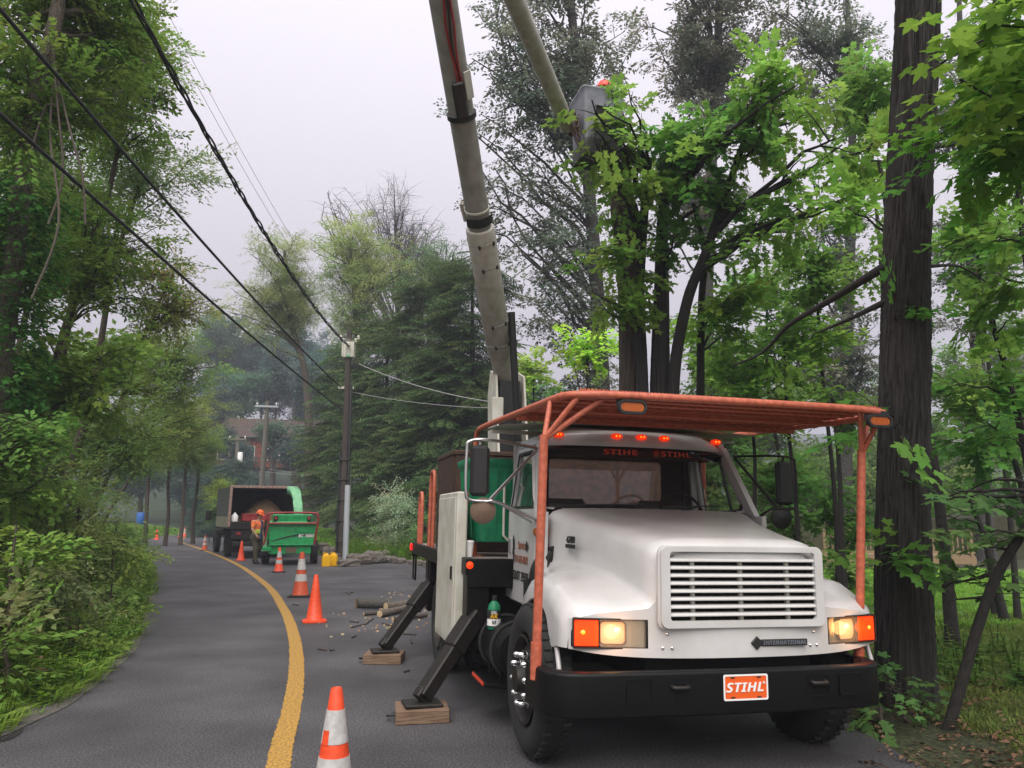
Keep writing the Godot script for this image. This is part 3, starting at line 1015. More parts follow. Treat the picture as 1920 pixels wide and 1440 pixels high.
		g.tube(pv([V(CX + s * 0.985, 1.95, -2.56), V(CX + s * 1.03, 1.92, -2.56), V(CX + s * 1.03, 1.45, -2.56), V(CX + s * 0.985, 1.4, -2.56)]), fl([0.013]), 6)
		put("grab_handle", g, M.dull_white, t)
		g = MB.new()
		g.box(V(CX + s * 0.975, 1.5, -1.5), V(0.09, 0.06, 0.16), 0.012)
		put("side_signal", g, M.amber_lens, t)
	var dx := CX - 1.005
	for e in [["Service", 0.065, 1.375, -1.97, 0.12, M.print_brown], ["717-676-9831", 0.062, 1.255, -2.0, 0.12, M.print_brown], ["USDOT 29586", 0.078, 1.115, -2.04, 0.0, M.print_black]]:
		var tx := inst("door_lettering", text_mesh(e[0], e[1], 0.002, e[4], true, 0.85), e[5], t, V(dx, e[2], e[3]))
		tx.rotation.y = -PI / 2
	g = MB.new()   # small dark emblem left of the lettering
	g.plate(PackedVector2Array([Vector2(-2.27, 1.46), Vector2(-2.24, 1.42), Vector2(-2.23, 1.36), Vector2(-2.25, 1.32), Vector2(-2.23, 1.28), Vector2(-2.255, 1.2), Vector2(-2.27, 1.27), Vector2(-2.3, 1.3), Vector2(-2.28, 1.36), Vector2(-2.295, 1.41)]), PackedVector2Array(), func(p: Vector2) -> Vector3: return V(dx - 0.001, p.y, p.x), V(-0.002, 0, 0))
	g.plate(PackedVector2Array([Vector2(-1.82, 1.42), Vector2(-1.76, 1.37), Vector2(-1.82, 1.33), Vector2(-1.86, 1.375)]), PackedVector2Array(), func(p: Vector2) -> Vector3: return V(dx - 0.001, p.y, p.x), V(-0.002, 0, 0))
	put("door_emblem", g, M.print_black, t)
	# mirrors on tube brackets, both sides
	for s in [-1.0, 1.0]:
		var o := V(CX + (-1.55 if s < 0 else 1.25), 0, -1.2 if s < 0 else -1.5)
		g = MB.new()
		g.box(o + V(0, 1.955, 0), V(0.15, 0.385, 0.06), 0.03)
		var mi := put("mirror", g, M.black_trim, t)
		g = MB.new()
		g.box(o + V(0, 1.955, -0.034), V(0.127, 0.355, 0.006), 0.002)
		put("mirror_glass", g, M.mirror_glass, mi)
		g = MB.new()
		var a := o + V(-s * -0.1, 2.17, 0.02)
		g.tube(smooth_path(pv([V(CX + s * 0.93, 2.2, -1.8), o + V(-s * 0.1, 2.19, 0.0), o + V(s * 0.08, 2.175, 0.02), o + V(s * 0.105, 2.1, 0.02), o + V(s * 0.105, 1.8, 0.02), o + V(s * 0.07, 1.735, 0.02), o + V(-s * 0.05, 1.725, 0.02), o + V(-s * 0.15, 1.72, 0.0), V(CX + s * 0.99, 1.6, -1.6)]), 5), fl([0.013 if s < 0 else 0.01]), 8)
		g.rod(o + V(-s * 0.08, 1.735, 0.01), V(CX + s * 0.94, 2.18, -1.78), 0.013, 8)
		g.rod(o + V(-s * 0.15, 1.72, 0.0), V(CX + s * 0.99, 1.58, -1.75), 0.011, 8)
		g.rod(o + V(0, 2.15, 0), o + V(0, 2.185, 0), 0.012, 6)
		put("mirror_bracket", g, M.brushed if s < 0 else M.dark_steel, mi)
		g = MB.new()
		g.lathe([Vector2(0.0001, 0.03), Vector2(0.06, 0.024), Vector2(0.098, 0.004), Vector2(0.1, -0.008), Vector2(0.0001, -0.012)], 24, Transform3D(Basis(Vector3.RIGHT, PI / 2 + 0.1), o + V(-s * 0.035, 1.655, 0.0)))
		put("round_mirror", g, M.bin_wood if s < 0 else M.black_trim, mi)
	# snorkel hose end beside the hood
	g = MB.new()
	g.tube(smooth_path(pv([V(CX - 0.88, 1.36, -1.42), V(CX - 0.94, 1.3, -1.45), V(CX - 1.0, 1.22, -1.47), V(CX - 1.01, 1.1, -1.5)]), 5), fl([0.03, 0.04, 0.055, 0.06]), 10)
	put("black_bag", g, M.black_trim, t)

func ring_path(c: Vector3, r: float, B: Basis, n := 24) -> PackedVector3Array:
	var out := PackedVector3Array()
	for k in n + 1:
		out.append(c + B * (V(cos(TAU * k / n), 0, sin(TAU * k / n)) * r))
	return out

func make_rack(t: Node3D) -> void:
	# protective canopy: tube rim, serrated planks, rear sheet, two front posts with fans of braces, rear post
	var rack := Node3D.new()
	rack.name = "canopy"
	t.add_child(rack)
	var xl := -1.13
	var xr := 1.33
	var yr := 2.395
	var g := MB.new()
	g.tube(smooth_path(pv([V(-1.14, 1.95, -2.92), V(-1.14, 2.3, -2.92), V(-1.135, 2.43, -2.86), V(-1.13, 2.46, -2.6), V(xl, 2.42, -1.2), V(xl, yr, -0.35), V(xl + 0.03, yr, -0.16), V(xl + 0.13, yr, -0.08), V(-0.6, yr + 0.005, -0.05), V(0.8, yr + 0.01, -0.05), V(xr - 0.14, yr, -0.08), V(xr - 0.03, yr, -0.16), V(xr, yr, -0.35), V(xr, 2.42, -1.2), V(xr, 2.46, -2.6), V(xr, 2.43, -2.86), V(xr, 2.3, -2.92), V(xr, 1.25, -2.92)]), 5), fl([0.026]), 10)
	put("rim_tube", g, M.orange_paint, rack)
	for k in 9:   # serrated grating planks
		g = MB.new()
		var z0 := -0.09 - k * 0.19
		var x0 := xl + (0.1 if k == 0 else 0.03)
		var x1 := xr - (0.1 if k == 0 else 0.03)
		g.box(V((x0 + x1) / 2, yr + 0.03 + k * 0.003, z0 - 0.088), V(x1 - x0, 0.006, 0.186))
		for e in [-0.0, -0.182]:
			g.box(V((x0 + x1) / 2, yr + 0.02 + k * 0.003, z0 + e), V(x1 - x0, 0.022, 0.005))
		g.box(V((x0 + x1) / 2, yr + 0.022 + k * 0.003, z0 - 0.088), V(x1 - x0, 0.02, 0.04), 0.008)
		var n := int((x1 - x0) / 0.026)
		for i in n:
			for e in [-0.012, -0.164]:
				g.box(V(x0 + (i + 0.5) * 0.026, yr + 0.038 + k * 0.003, z0 + e), V(0.015, 0.012, 0.012))
		put("grating_plank", g, M.orange_paint, rack)
	g = MB.new()
	var rows := []
	for k in 9:
		var z := lerpf(-1.82, -2.86, k / 8.0)
		var y := 2.41 + 0.05 * k / 8.0
		rows.append(pv([V(xl + 0.02, y - 0.01, z), V(xl + 0.6, y + 0.025, z), V(CX, y + 0.03, z), V(xr - 0.6, y + 0.025, z), V(xr - 0.02, y - 0.01, z)]))
	g.sheet(rows)
	for z in [-2.3]:
		g.bar(V(xl, 2.385, z), V(xr, 2.385, z), 0.04, 0.03)
	put("roof_sheet", g, M.dull_white, rack)
	g = MB.new()
	for z in [-0.7, -1.3]:
		g.bar(V(xl, 2.385, z), V(xr, 2.385, z), 0.04, 0.03)
	put("cross_bar", g, M.orange_paint, rack)
	for e in [[-1.24, -0.3, xl, 1.0], [1.12, -0.33, xr, -1.0]]:
		g = MB.new()
		var foot := V(e[0], 0.62, e[1])
		var knee := V(e[0] + (0.015 if e[3] > 0 else 0.06), 2.14, e[1] + 0.08)
		g.rod(foot, knee, 0.029, 12)
		g.rod(foot, foot + V(0, 0.22, 0.01), 0.036, 12)
		var p := put("post", g, M.orange_paint, rack)
		for b in [V(e[2] - (0.02 if e[3] > 0 else 0.0), yr - 0.02, -0.34), V(e[2] + e[3] * 0.09, yr - 0.02, -0.1), V(e[2] + e[3] * 0.27, yr - 0.01, -0.09)]:
			g = MB.new()
			g.rod(knee - V(0, 0.03, 0), b, 0.019, 8)
			put("brace", g, M.orange_paint, p)
	g = MB.new()
	g.rod(V(-1.13, 1.24, -2.92), V(-1.14, 1.97, -2.92), 0.03, 10)
	g.box(V(-1.13, 1.245, -2.92), V(0.14, 0.012, 0.14))
	g.rod(V(-1.29, 1.25, -2.75), V(-1.2, 1.95, -2.92), 0.02, 8)
	put("rear_post", g, M.orange_paint, rack)
	for x in [-0.69, 1.17]:
		g = MB.new()
		var c := V(x, 2.325, -0.05)
		var f := func(p: Vector2) -> Vector3: return c + V(p.x, p.y, 0)
		g.plate(rrect(0, 0, 0.2, 0.095, 0.046, 6), rrect(0, 0, 0.165, 0.06, 0.029, 6), f, V(0, 0, 0.03))
		g.box(c + V(0, 0, -0.012), V(0.18, 0.07, 0.02), 0.01)
		g.box(c + V(0, 0.045, -0.012), V(0.2, 0.06, 0.008))
		var a := put("amber_lamp", g, M.black_rubber, rack)
		g = MB.new()
		g.plate(rrect(0, 0, 0.163, 0.058, 0.028, 6), PackedVector2Array(), f, V(0, 0, 0.02))
		for k in 9:
			g.box(c + V(-0.06 + k * 0.015, 0, 0.022), V(0.004, 0.04, 0.006))
		put("amber_lens", g, M.amber_lens, a)

func make_bed(t: Node3D) -> void:
	var g := MB.new()
	g.box(V(0, 0.66, -3.4), V(0.85, 0.24, 5.9), 0.01)
	g.box(V(0, 0.45, -0.92), V(2.0, 0.12, 0.14), 0.03)
	g.box(V(0, 0.5, -4.1), V(2.0, 0.2, 0.22), 0.05)
	g.box(V(0.0, 0.75, -1.9), V(1.3, 0.5, 0.9))
	g.box(V(0.0, 0.9, -3.2), V(1.9, 0.4, 1.2))
	g.box(V(0, 0.85, -5.9), V(1.7, 0.35, 0.9))
	put("chassis_frame", g, M.void, t)
	g = MB.new()
	g.box(V(0, 1.215, -4.42), V(2.58, 0.05, 4.0), 0.008)
	put("bed_floor", g, M.deck_metal, t)
	g = MB.new()
	for s in [-1.0, 1.0]:
		g.box(V(s * 1.29, 1.175, -4.36), V(0.06, 0.15, 4.14), 0.01)
		g.box(V(s * 1.17, 1.0, -5.05), V(0.2, 0.3, 0.4))
		g.box(V(s * 1.2, 0.84, -5.05), V(0.16, 0.7, 0.22), 0.02)
		g.box(V(s * 1.2, 0.82, -2.36), V(0.2, 0.7, 0.1), 0.01)
	g.box(V(0, 1.12, -2.33), V(2.62, 0.25, 0.1), 0.01)
	g.box(V(0, 1.15, -6.43), V(2.62, 0.18, 0.06), 0.01)
	g.box(V(-1.22, 0.85, -2.9), V(0.16, 0.5, 1.0))
	put("bed_frame", g, M.black_paint, t)
	g = MB.new()
	g.lathe([Vector2(0.0001, 0.02), Vector2(0.028, 0.014), Vector2(0.034, 0)], 12, Transform3D(Basis(Vector3.RIGHT, PI / 2), V(-1.29, 1.19, -2.28)))
	put("clearance_lamp", g, M.lamp_amber, t)
	g = MB.new()
	g.box(V(-1.325, 1.19, -6.4), V(0.03, 0.09, 0.09), 0.01)
	put("tail_light", g, M.lamp_red, t)
	g = MB.new()
	g.tube(pv([V(-1.31, 1.08, -6.2), V(-1.31, 0.78, -6.2), V(-1.31, 0.78, -5.95), V(-1.31, 1.08, -5.95)]), fl([0.014]), 6)
	put("step_loop", g, M.black_paint, t)
	# tall white tool cabinet
	g = MB.new()
	g.box(V(-1.325, 1.14, -3.08), V(0.1, 1.4, 1.1), 0.012)
	var cb := put("tool_cabinet", g, M.dull_white, t)
	g = MB.new()
	g.box(V(-1.379, 1.14, -3.08), V(0.012, 1.3, 1.0), 0.004)
	put("cabinet_door", g, M.dull_white, cb)
	g = MB.new()
	for y in [0.7, 1.15, 1.6]:
		g.rod(V(-1.385, y - 0.05, -3.58), V(-1.385, y + 0.05, -3.58), 0.012, 6)
	g.box(V(-1.393, 1.1, -2.66), V(0.02, 0.12, 0.03), 0.005)
	put("cabinet_hinge", g, M.dark_steel, cb)
	# rusty brown box behind the cabinet
	var bx := Node3D.new()
	bx.name = "rusty_box"
	t.add_child(bx)
	for e in [[V(0, 1.76, -3.72), V(2.4, 1.04, 0.04)], [V(-1.2, 1.76, -4.3), V(0.04, 1.04, 1.12)], [V(1.2, 1.76, -4.3), V(0.04, 1.04, 1.12)], [V(0, 1.76, -4.88), V(2.4, 1.04, 0.04)]]:
		g = MB.new()
		g.box(e[0], e[1], 0.006)
		put("side_panel", g, M.rust_brown, bx)
	g = MB.new()
	for z in [-3.72, -4.88]:
		g.bar(V(-1.22, 2.3, z), V(1.22, 2.3, z), 0.07, 0.05, 0.008)
	g.bar(V(-1.2, 2.3, -3.7), V(-1.2, 2.3, -4.9), 0.06, 0.05, 0.008)
	put("top_rail", g, M.rust_brown, bx)
	# orange hand hoops along the bed
	for e in [[-6.05, -6.3, 1.93], [-4.95, -5.25, 2.16]]:
		g = MB.new()
		var x := -1.24
		g.tube(smooth_path(pv([V(x, 1.24, e[0]), V(x, e[2] - 0.12, e[0]), V(x, e[2], (e[0] + e[1]) / 2), V(x, e[2] - 0.12, e[1]), V(x, 1.24, e[1])]), 6), fl([0.024]), 8)
		put("hand_hoop", g, M.orange_paint, t)
	# outriggers on the near side
	for e in [[V(-1.2, 0.78, -2.36), V(-1.69, 0.135, -2.13)], [V(-1.2, 0.86, -5.0), V(-1.78, 0.135, -4.72)]]:
		g = MB.new()
		var a: Vector3 = e[0]
		var b: Vector3 = e[1]
		g.bar(a, b, 0.135, 0.12, 0.012)
		g.bar(a.lerp(b, 0.1), a.lerp(b, 0.45), 0.165, 0.15, 0.012)
		g.bar(a.lerp(b, 0.93), b + (b - a).normalized() * 0.03, 0.09, 0.15, 0.01)
		var o := put("outrigger_leg", g, M.dark_steel, t)
		g = MB.new()
		g.box(V(b.x, 0.088, b.z), V(0.31, 0.028, 0.25), 0.008, Basis(Vector3.UP, 0.05))
		put("foot_plate", g, M.dark_steel, o)
	# step tank and straps under the door
	g = MB.new()
	g.lathe([Vector2(0.0001, 0.42), Vector2(0.19, 0.41), Vector2(0.21, 0.38), Vector2(0.21, -0.38), Vector2(0.19, -0.41), Vector2(0.0001, -0.42)], 24, Transform3D(Basis(Vector3.RIGHT, PI / 2), V(-0.99, 0.56, -1.95)))
	var tk := put("fuel_tank", g, M.black_paint, t)
	for z in [-1.72, -2.15]:
		g = MB.new()
		g.tube(ring_path(V(-0.99, 0.56, z), 0.22, Basis(Vector3.RIGHT, PI / 2)), fl([0.016]), 6, false)
		put("tank_strap", g, M.black_rubber, tk)
	g = MB.new()
	g.box(V(-1.17, 0.3, -1.9), V(0.2, 0.035, 0.5), 0.01, Basis(Vector3.FORWARD, 0.12))
	g.box(V(-1.12, 0.4, -1.7), V(0.03, 0.25, 0.03))
	g.box(V(-1.12, 0.4, -2.1), V(0.03, 0.25, 0.03))
	var stp := put("cab_step", g, M.black_paint, t)
	g = MB.new()
	g.box(V(-1.275, 0.315, -1.9), V(0.008, 0.03, 0.44), 0.003)
	put("reflector_strip", g, M.red_print, stp)

func make_bumper(t: Node3D) -> void:
	var g := MB.new()
	var bx := -0.06
	var plan := [Vector2(-1.19, -0.5), Vector2(-1.19, -0.24), Vector2(-1.165, -0.13), Vector2(-1.09, -0.045), Vector2(-0.97, 0.0), Vector2(-0.5, 0.022), Vector2(0, 0.028), Vector2(0.5, 0.022), Vector2(0.97, 0.0), Vector2(1.09, -0.045), Vector2(1.165, -0.13), Vector2(1.19, -0.24), Vector2(1.19, -0.5)]
	var rows := []
	for e in [[0.7, 0.07], [0.705, 0.02], [0.695, 0.004], [0.68, 0.0], [0.56, -0.004], [0.455, 0.0], [0.44, 0.01], [0.435, 0.05]]:
		var row := PackedVector3Array()
		for p in plan:
			row.append(V(bx + p.x * (1.0 - e[1] * 0.8), e[0], p.y - e[1]))
		rows.append(row)
	g.sheet(rows)
	var b := put("bumper", g, M.black_paint, t)
	for x in [-0.62, -0.36, 0.6, 0.84]:
		g = MB.new()
		g.plate(rrect(0, 0, 0.17, 0.14, 0.02), rrect(0, 0, 0.145, 0.115, 0.015), func(p: Vector2) -> Vector3: return V(bx + x + p.x, 0.595 + p.y, 0.016), V(0, 0, 0.01))
		g.box(V(bx + x, 0.595, 0.02), V(0.15, 0.12, 0.006))
		put("bumper_recess", g, M.black_paint, b)
		if absf(x) < 0.61:
			g = MB.new()
			g.tube(smooth_path(pv([V(bx + x - 0.05, 0.615, 0.02), V(bx + x - 0.04, 0.612, 0.05), V(bx + x + 0.04, 0.612, 0.05), V(bx + x + 0.05, 0.615, 0.02)]), 5), fl([0.014]), 8)
			put("tow_hook", g, M.dark_steel, b)
	g = MB.new()
	g.plate(rrect(0.02, 0.6, 0.305, 0.153, 0.012), rrect(0.02, 0.6, 0.285, 0.133, 0.008), func(p: Vector2) -> Vector3: return V(p.x, p.y, 0.032), V(0, 0, 0.004))
	var pl := put("front_plate", g, M.print_white, t)
	g = MB.new()
	g.box(V(0.02, 0.6, 0.0325), V(0.288, 0.136, 0.004))
	put("plate_field", g, M.stihl_orange, pl)
	inst("lettering", text_mesh("STIHL", 0.054, 0.003, 0.2, true, 1.28), M.print_white, pl, V(0.015, 0.6, 0.0365))
	inst("lettering", text_mesh("®", 0.015, 0.003), M.print_white, pl, V(0.145, 0.625, 0.0365))
	for x in [-0.07, 0.11]:
		for y in [-0.058, 0.058]:
			g = MB.new()
			g.box(V(0.02 + x - 0.02, 0.6 + y, 0.036), V(0.03, 0.009, 0.004), 0.002)
			put("plate_slot", g, M.print_black, pl)

func make_boom(t: Node3D) -> void:
	var base := V(-0.05, 3.53, -6.3)
	var elbow := V(-2.35, 8.22, -1.02)
	var tip := V(0.71, 7.54, -5.81)
	var d := (elbow - base).normalized()
	var X := Transform3D(Basis(Quaternion(Vector3.UP, d)), base)
	var side := X.basis.z
	# turret
	var g := MB.new()
	g.lathe([Vector2(0.4, 1.22), Vector2(0.4, 1.35), Vector2(0.3, 1.4), Vector2(0.26, 2.3), Vector2(0.3, 2.4), Vector2(0.0001, 2.42)], 24, Transform3D(Basis(), V(-0.05, 0, -6.0)))
	for s in [-1.0, 1.0]:
		g.plate(PackedVector2Array([Vector2(-6.35, 2.3), Vector2(-5.7, 2.3), Vector2(-6.0, 3.62), Vector2(-6.36, 3.75), Vector2(-6.5, 3.4)]), PackedVector2Array(), func(p: Vector2) -> Vector3: return V(-0.05 + s * 0.19, p.y, p.x), V(s * 0.03, 0, 0))
	g.box(V(-0.27, 3.1, -5.85), V(0.16, 0.34, 0.12), 0.01)
	put("turret", g, M.dull_white, t)
	g = MB.new()
	g.box(V(-0.05, 3.0, -6.15), V(0.3, 1.1, 0.3))
	g.rod(V(0.04, 2.5, -5.8), V(-0.2, 4.4, -5.4), 0.05, 10)
	put("lift_cylinder", g, M.black_trim, t)
	# lower boom: steel root, insulating sleeve, upper tube
	g = MB.new()
	g.lathe([Vector2(0.148, 0), Vector2(0.150, 0.75), Vector2(0.165, 0.8)], 28, X)
	g.lathe([Vector2(0.0001, 0), Vector2(0.165, 0), Vector2(0.165, 0.1), Vector2(0.149, 0.12)], 28, X)
	g.lathe([Vector2(0.165, 0.62), Vector2(0.178, 0.64), Vector2(0.182, 2.58), Vector2(0.172, 2.62), Vector2(0.145, 2.63)], 28, X)
	var lb := put("lower_boom", g, M.boom_white, t)
	g = MB.new()
	g.lathe([Vector2(0.143, 2.6), Vector2(0.145, 3.2), Vector2(0.150, 7.55)], 28, X)
	put("upper_tube", g, M.boom_gray, lb)
	var q := [0.85, 1.2, 2.1, 2.45]
	for k in 4:
		g = MB.new()
		g.lathe([Vector2(0.1825, q[k] - 0.008), Vector2(0.188, q[k]), Vector2(0.1825, q[k] + 0.008)], 28, X)
		put("band", g, M.boom_gray, lb)
		for a in [-2.6, -2.0, -1.4, -0.8, 0.9, 2.0]:
			g = MB.new()
			var r := X * V(cos(a) * 0.185, q[k] - 0.012, sin(a) * 0.185)
			g.box(r, V(0.03, 0.055, 0.03), 0.006, X.basis)
			put("clip", g, M.black_trim, lb)
	g = MB.new()   # boom rest bracket with a rubber pad
	g.lathe([Vector2(0.147, 2.86), Vector2(0.156, 2.865), Vector2(0.156, 2.89), Vector2(0.147, 2.895)], 28, X)
	for a in [-0.5, 3.6]:
		g.bar(X * V(cos(a) * 0.19, 2.97, sin(a) * 0.19), X * V(cos(a) * 0.17, 2.72, sin(a) * 0.17 - 0.0), 0.03, 0.07, 0.006)
		g.bar(X * V(cos(a) * 0.15, 2.95, sin(a) * 0.15), X * V(cos(a) * 0.2, 2.97, sin(a) * 0.2), 0.03, 0.05, 0.006)
	var br := put("rest_bracket", g, M.dull_white, lb)
	g = MB.new()
	var rows := []
	for j in 2:
		var row := PackedVector3Array()
		for k in 13:
			var a := PI * 0.5 + lerpf(-1.25, 1.25, k / 12.0) + PI * 0.0
			row.append(X * V(cos(a) * -0.0 + 0.175 * sin(a - PI * 0.5), 2.70 + j * 0.12, 0.175 * cos(a - PI * 0.5)))
		rows.append(row)
	g.sheet(rows)
	put("rest_pad", g, M.black_rubber, br)
	g = MB.new()   # holding bracket where the hoses enter
	g.lathe([Vector2(0.152, 4.02), Vector2(0.168, 4.03), Vector2(0.168, 4.09), Vector2(0.152, 4.1)], 28, X)
	g.box(X * V(-0.02, 4.28, 0.17), V(0.14, 0.4, 0.06), 0.02, X.basis)
	put("hose_bracket", g, M.black_trim, lb)
	g = MB.new()
	g.box(X * V(0.1, 4.42, 0.16), V(0.1, 0.3, 0.02), 0.005, X.basis * Basis(Vector3.UP, 0.5))
	put("white_shield", g, M.dull_white, lb)
	for k in 3:
		g = MB.new()
		var w := PackedVector3Array()
		for j in 14:
			var y := 4.3 + j * 0.25
			w.append(X * V(0.03 * (k - 1) + 0.015 * sin(j * 1.7 + k), y, 0.165 + 0.012 * cos(j * 1.1 + k * 2.0)))
		g.tube(smooth_path(w, 4), fl([0.013]), 6)
		put("hydraulic_hose", g, M.frame_red if k != 1 else M.rust_brown, lb)
	# upper boom and its elbow
	g = MB.new()
	var e2 := (tip - elbow).normalized()
	g.lathe([Vector2(0.135, -0.2), Vector2(0.13, 1.0), Vector2(0.118, elbow.distance_to(tip) + 0.06), Vector2(0.0001, elbow.distance_to(tip) + 0.06)], 28, Transform3D(Basis(Quaternion(Vector3.UP, e2)), elbow))
	var ub := put("upper_boom", g, M.boom_white, t)
	g = MB.new()
	g.lathe([Vector2(0.1205, -0.01), Vector2(0.127, 0), Vector2(0.1205, 0.01)], 28, Transform3D(Basis(Quaternion(Vector3.UP, e2)), tip - e2 * 0.3))
	put("band", g, M.black_trim, ub)
	g = MB.new()
	g.box(elbow, V(0.5, 0.5, 0.34), 0.05, X.basis)
	put("elbow_joint", g, M.dull_white, ub)
	# bucket pivot and bucket
	var bc := V(1.27, 7.62, -6.0)
	g = MB.new()
	g.bar(tip + V(0.05, -0.02, -0.05), bc + V(-0.36, 0.1, 0), 0.12, 0.3, 0.02)
	for k in 4:
		g.tube(smooth_path(pv([tip + V(0.0, 0.1 - 0.05 * k, 0.1), tip + V(0.12 + 0.02 * k, -0.12 - 0.13 * k, 0.16), bc + V(-0.38, 0.1 - 0.12 * k, 0.22)]), 6), fl([0.012]), 6)
	put("bucket_pivot", g, M.rust_brown, t)
	g = MB.new()
	rows = []
	for e in [[-0.52, 0.29, 0.28], [-0.5, 0.3, 0.29], [0.47, 0.335, 0.325], [0.5, 0.36, 0.35], [0.53, 0.36, 0.35], [0.53, 0.32, 0.31], [-0.45, 0.28, 0.27]]:
		var row := PackedVector3Array()
		for p in rrect(0, 0, e[1] * 2, e[2] * 2, 0.06):
			row.append(bc + V(p.x, e[0], p.y))
		rows.append(row)
	g.sheet(rows, true)
	g.box(bc + V(0, -0.5, 0), V(0.5, 0.03, 0.48))
	var bk := put("bucket", g, M.bucket_gray, t)
	g = MB.new()
	rows = []
	for e in [[-0.54, 0.285], [-0.54, 0.31], [-0.31, 0.318], [-0.29, 0.305]]:
		var row := PackedVector3Array()
		for p in rrect(0, 0, e[1] * 2, e[1] * 2 - 0.02, 0.06):
			row.append(bc + V(p.x, e[0], p.y))
		rows.append(row)
	g.sheet(rows, true)
	g.box(bc + V(0, -0.53, 0), V(0.56, 0.02, 0.54))
	put("bucket_boot", g, M.bucket_dark, bk)
	g = MB.new()
	g.box(bc + V(-0.02, 0.12, 0.322), V(0.22, 0.15, 0.012))
	put("foot_slot", g, M.void, bk)
	g = MB.new()
	g.box(bc + V(-0.02, 0.225, 0.335), V(0.25, 0.03, 0.04), 0.008)
	put("slot_hood", g, M.bucket_gray, bk)

func make_truck() -> void:
	var t := thing("bucket_truck", "white bucket truck with orange canopy frame, lit headlights and raised boom", "bucket truck", V(1.41, 0, -5.03))
	t.basis = Basis(Vector3.UP, deg_to_rad(14.0)) * Basis(Vector3.BACK, deg_to_rad(-1.1))
	make_bumper(t)
	make_hood(t)
	make_cab(t)
	make_rack(t)
	make_bed(t)
	make_boom(t)
	for s in [-1.0, 1.0]:
		wheel(t, V(s * 1.04 + 0.0, 0.5, -0.92), s)
		wheel(t, V(s * 1.16, 0.5, -4.1), s, false)
		wheel(t, V(s * 0.84, 0.5, -4.1), s, false)
	var X := t.transform
	# what stands on the truck but is not part of it
	var g := MB.new()
	g.sheet(barrel([[-0.4, 0.30], [-0.38, 0.31], [0.3, 0.36], [0.31, 0.375], [0.34, 0.385], [0.385, 0.39], [0.385, 0.37], [0.2, 0.34]]), true)
	for k in 6:
		for s in [-1.0, 1.0]:
			g.bar(V(-0.2 + k * 0.08, -0.36, s * 0.315), V(-0.2 + k * 0.085, 0.28, s * 0.362), 0.02, 0.02)
			g.bar(V(s * 0.315, -0.36, -0.2 + k * 0.08), V(s * 0.362, 0.28, -0.2 + k * 0.085), 0.02, 0.02)
	g.box(V(0, -0.39, 0), V(0.56, 0.02, 0.56))
	var b := put("plastic_bin", g, M.green_plastic)
	tag(b, "tall green ribbed plastic bin standing on the truck bed behind the cab", "bin")
	b.transform = X * Transform3D(Basis(), V(-0.86, 1.78, -3.02))
	g = MB.new()
	g.lathe([Vector2(0.0001, 0), Vector2(0.03, 0), Vector2(0.042, 0.13), Vector2(0.045, 0.132), Vector2(0.045, 0.142), Vector2(0.04, 0.15), Vector2(0.0001, 0.152)], 20)
	var cup := put("paper_cup", g, M.print_white)
	tag(cup, "white paper coffee cup with lid on the truck bed corner", "cup")
	cup.transform = X * Transform3D(Basis(), V(-1.235, 1.245, -2.62))
	g = MB.new()
	g.lathe([Vector2(0.0001, 0), Vector2(0.052, 0), Vector2(0.056, 0.01), Vector2(0.056, 0.16), Vector2(0.045, 0.2), Vector2(0.02, 0.23)], 20)
	var bt := thing("oil_bottle", "green and white oil bottle standing on the step tank below the cab door", "bottle")
	bt.transform = X * Transform3D(Basis(), V(-1.13, 0.69, -1.98))
	put("body", g, M.green_plastic, bt)
	g = MB.new()
	g.lathe([Vector2(0.022, 0.225), Vector2(0.022, 0.27), Vector2(0.0001, 0.275)], 14)
	put("cap", g, M.black_trim, bt)
	g = MB.new()
	g.lathe([Vector2(0.0567, 0.02), Vector2(0.0572, 0.03), Vector2(0.0572, 0.15), Vector2(0.0567, 0.155)], 20)
	put("paper_label", g, M.print_black, bt)
	g = MB.new()
	g.lathe([Vector2(0.058, 0.03), Vector2(0.058, 0.085)], 20)
	put("paper_label", g, M.print_white, bt)
	for e in [["OIL", 0.022, 0.138, M.print_white], ["AK", 0.034, 0.108, M.jug_yellow], ["M", 0.03, 0.06, M.print_black]]:
		var tx := inst("lettering", text_mesh(e[0], e[1], 0.004, 0.1), e[3], bt, V(-0.013 + 0.0, e[2], 0.058))
		tx.rotation.y = -0.2
	# timber blocks under the outrigger feet
	for e in [[V(-1.69, 0.0, -2.13), "timber block under the nearer outrigger foot", 0.12], [V(-1.78, 0.0, -4.72), "timber block under the outrigger foot beside the rear wheel", -0.05]]:
		var at: Vector3 = X * (e[0] as Vector3)
		at.y = 0.0
		var bl := thing("timber_block", e[1], "timber block", at, "timber blocks under the outriggers")
		bl.rotation.y = e[2] + 0.05
		g = MB.new()
		g.box(V(0, 0.052, 0), V(0.43, 0.104, 0.36), 0.006)
		put("block", g, M.plank_wood, bl)
		g = MB.new()
		g.tube(smooth_path(pv([V(-0.2, 0.06, 0.08), V(-0.27, 0.05, 0.06), V(-0.27, 0.03, -0.02), V(-0.2, 0.05, -0.05)]), 5), fl([0.01]), 6)
		put("rope_handle", g, M.black_trim, bl)

func barrel(e: Array) -> Array:
	var rows := []
	for q in e:
		var row := PackedVector3Array()
		for p in rrect(0, 0, q[1] * 2, q[1] * 2, 0.1):
			row.append(V(p.x, q[0], p.y))
		rows.append(row)
	return rows


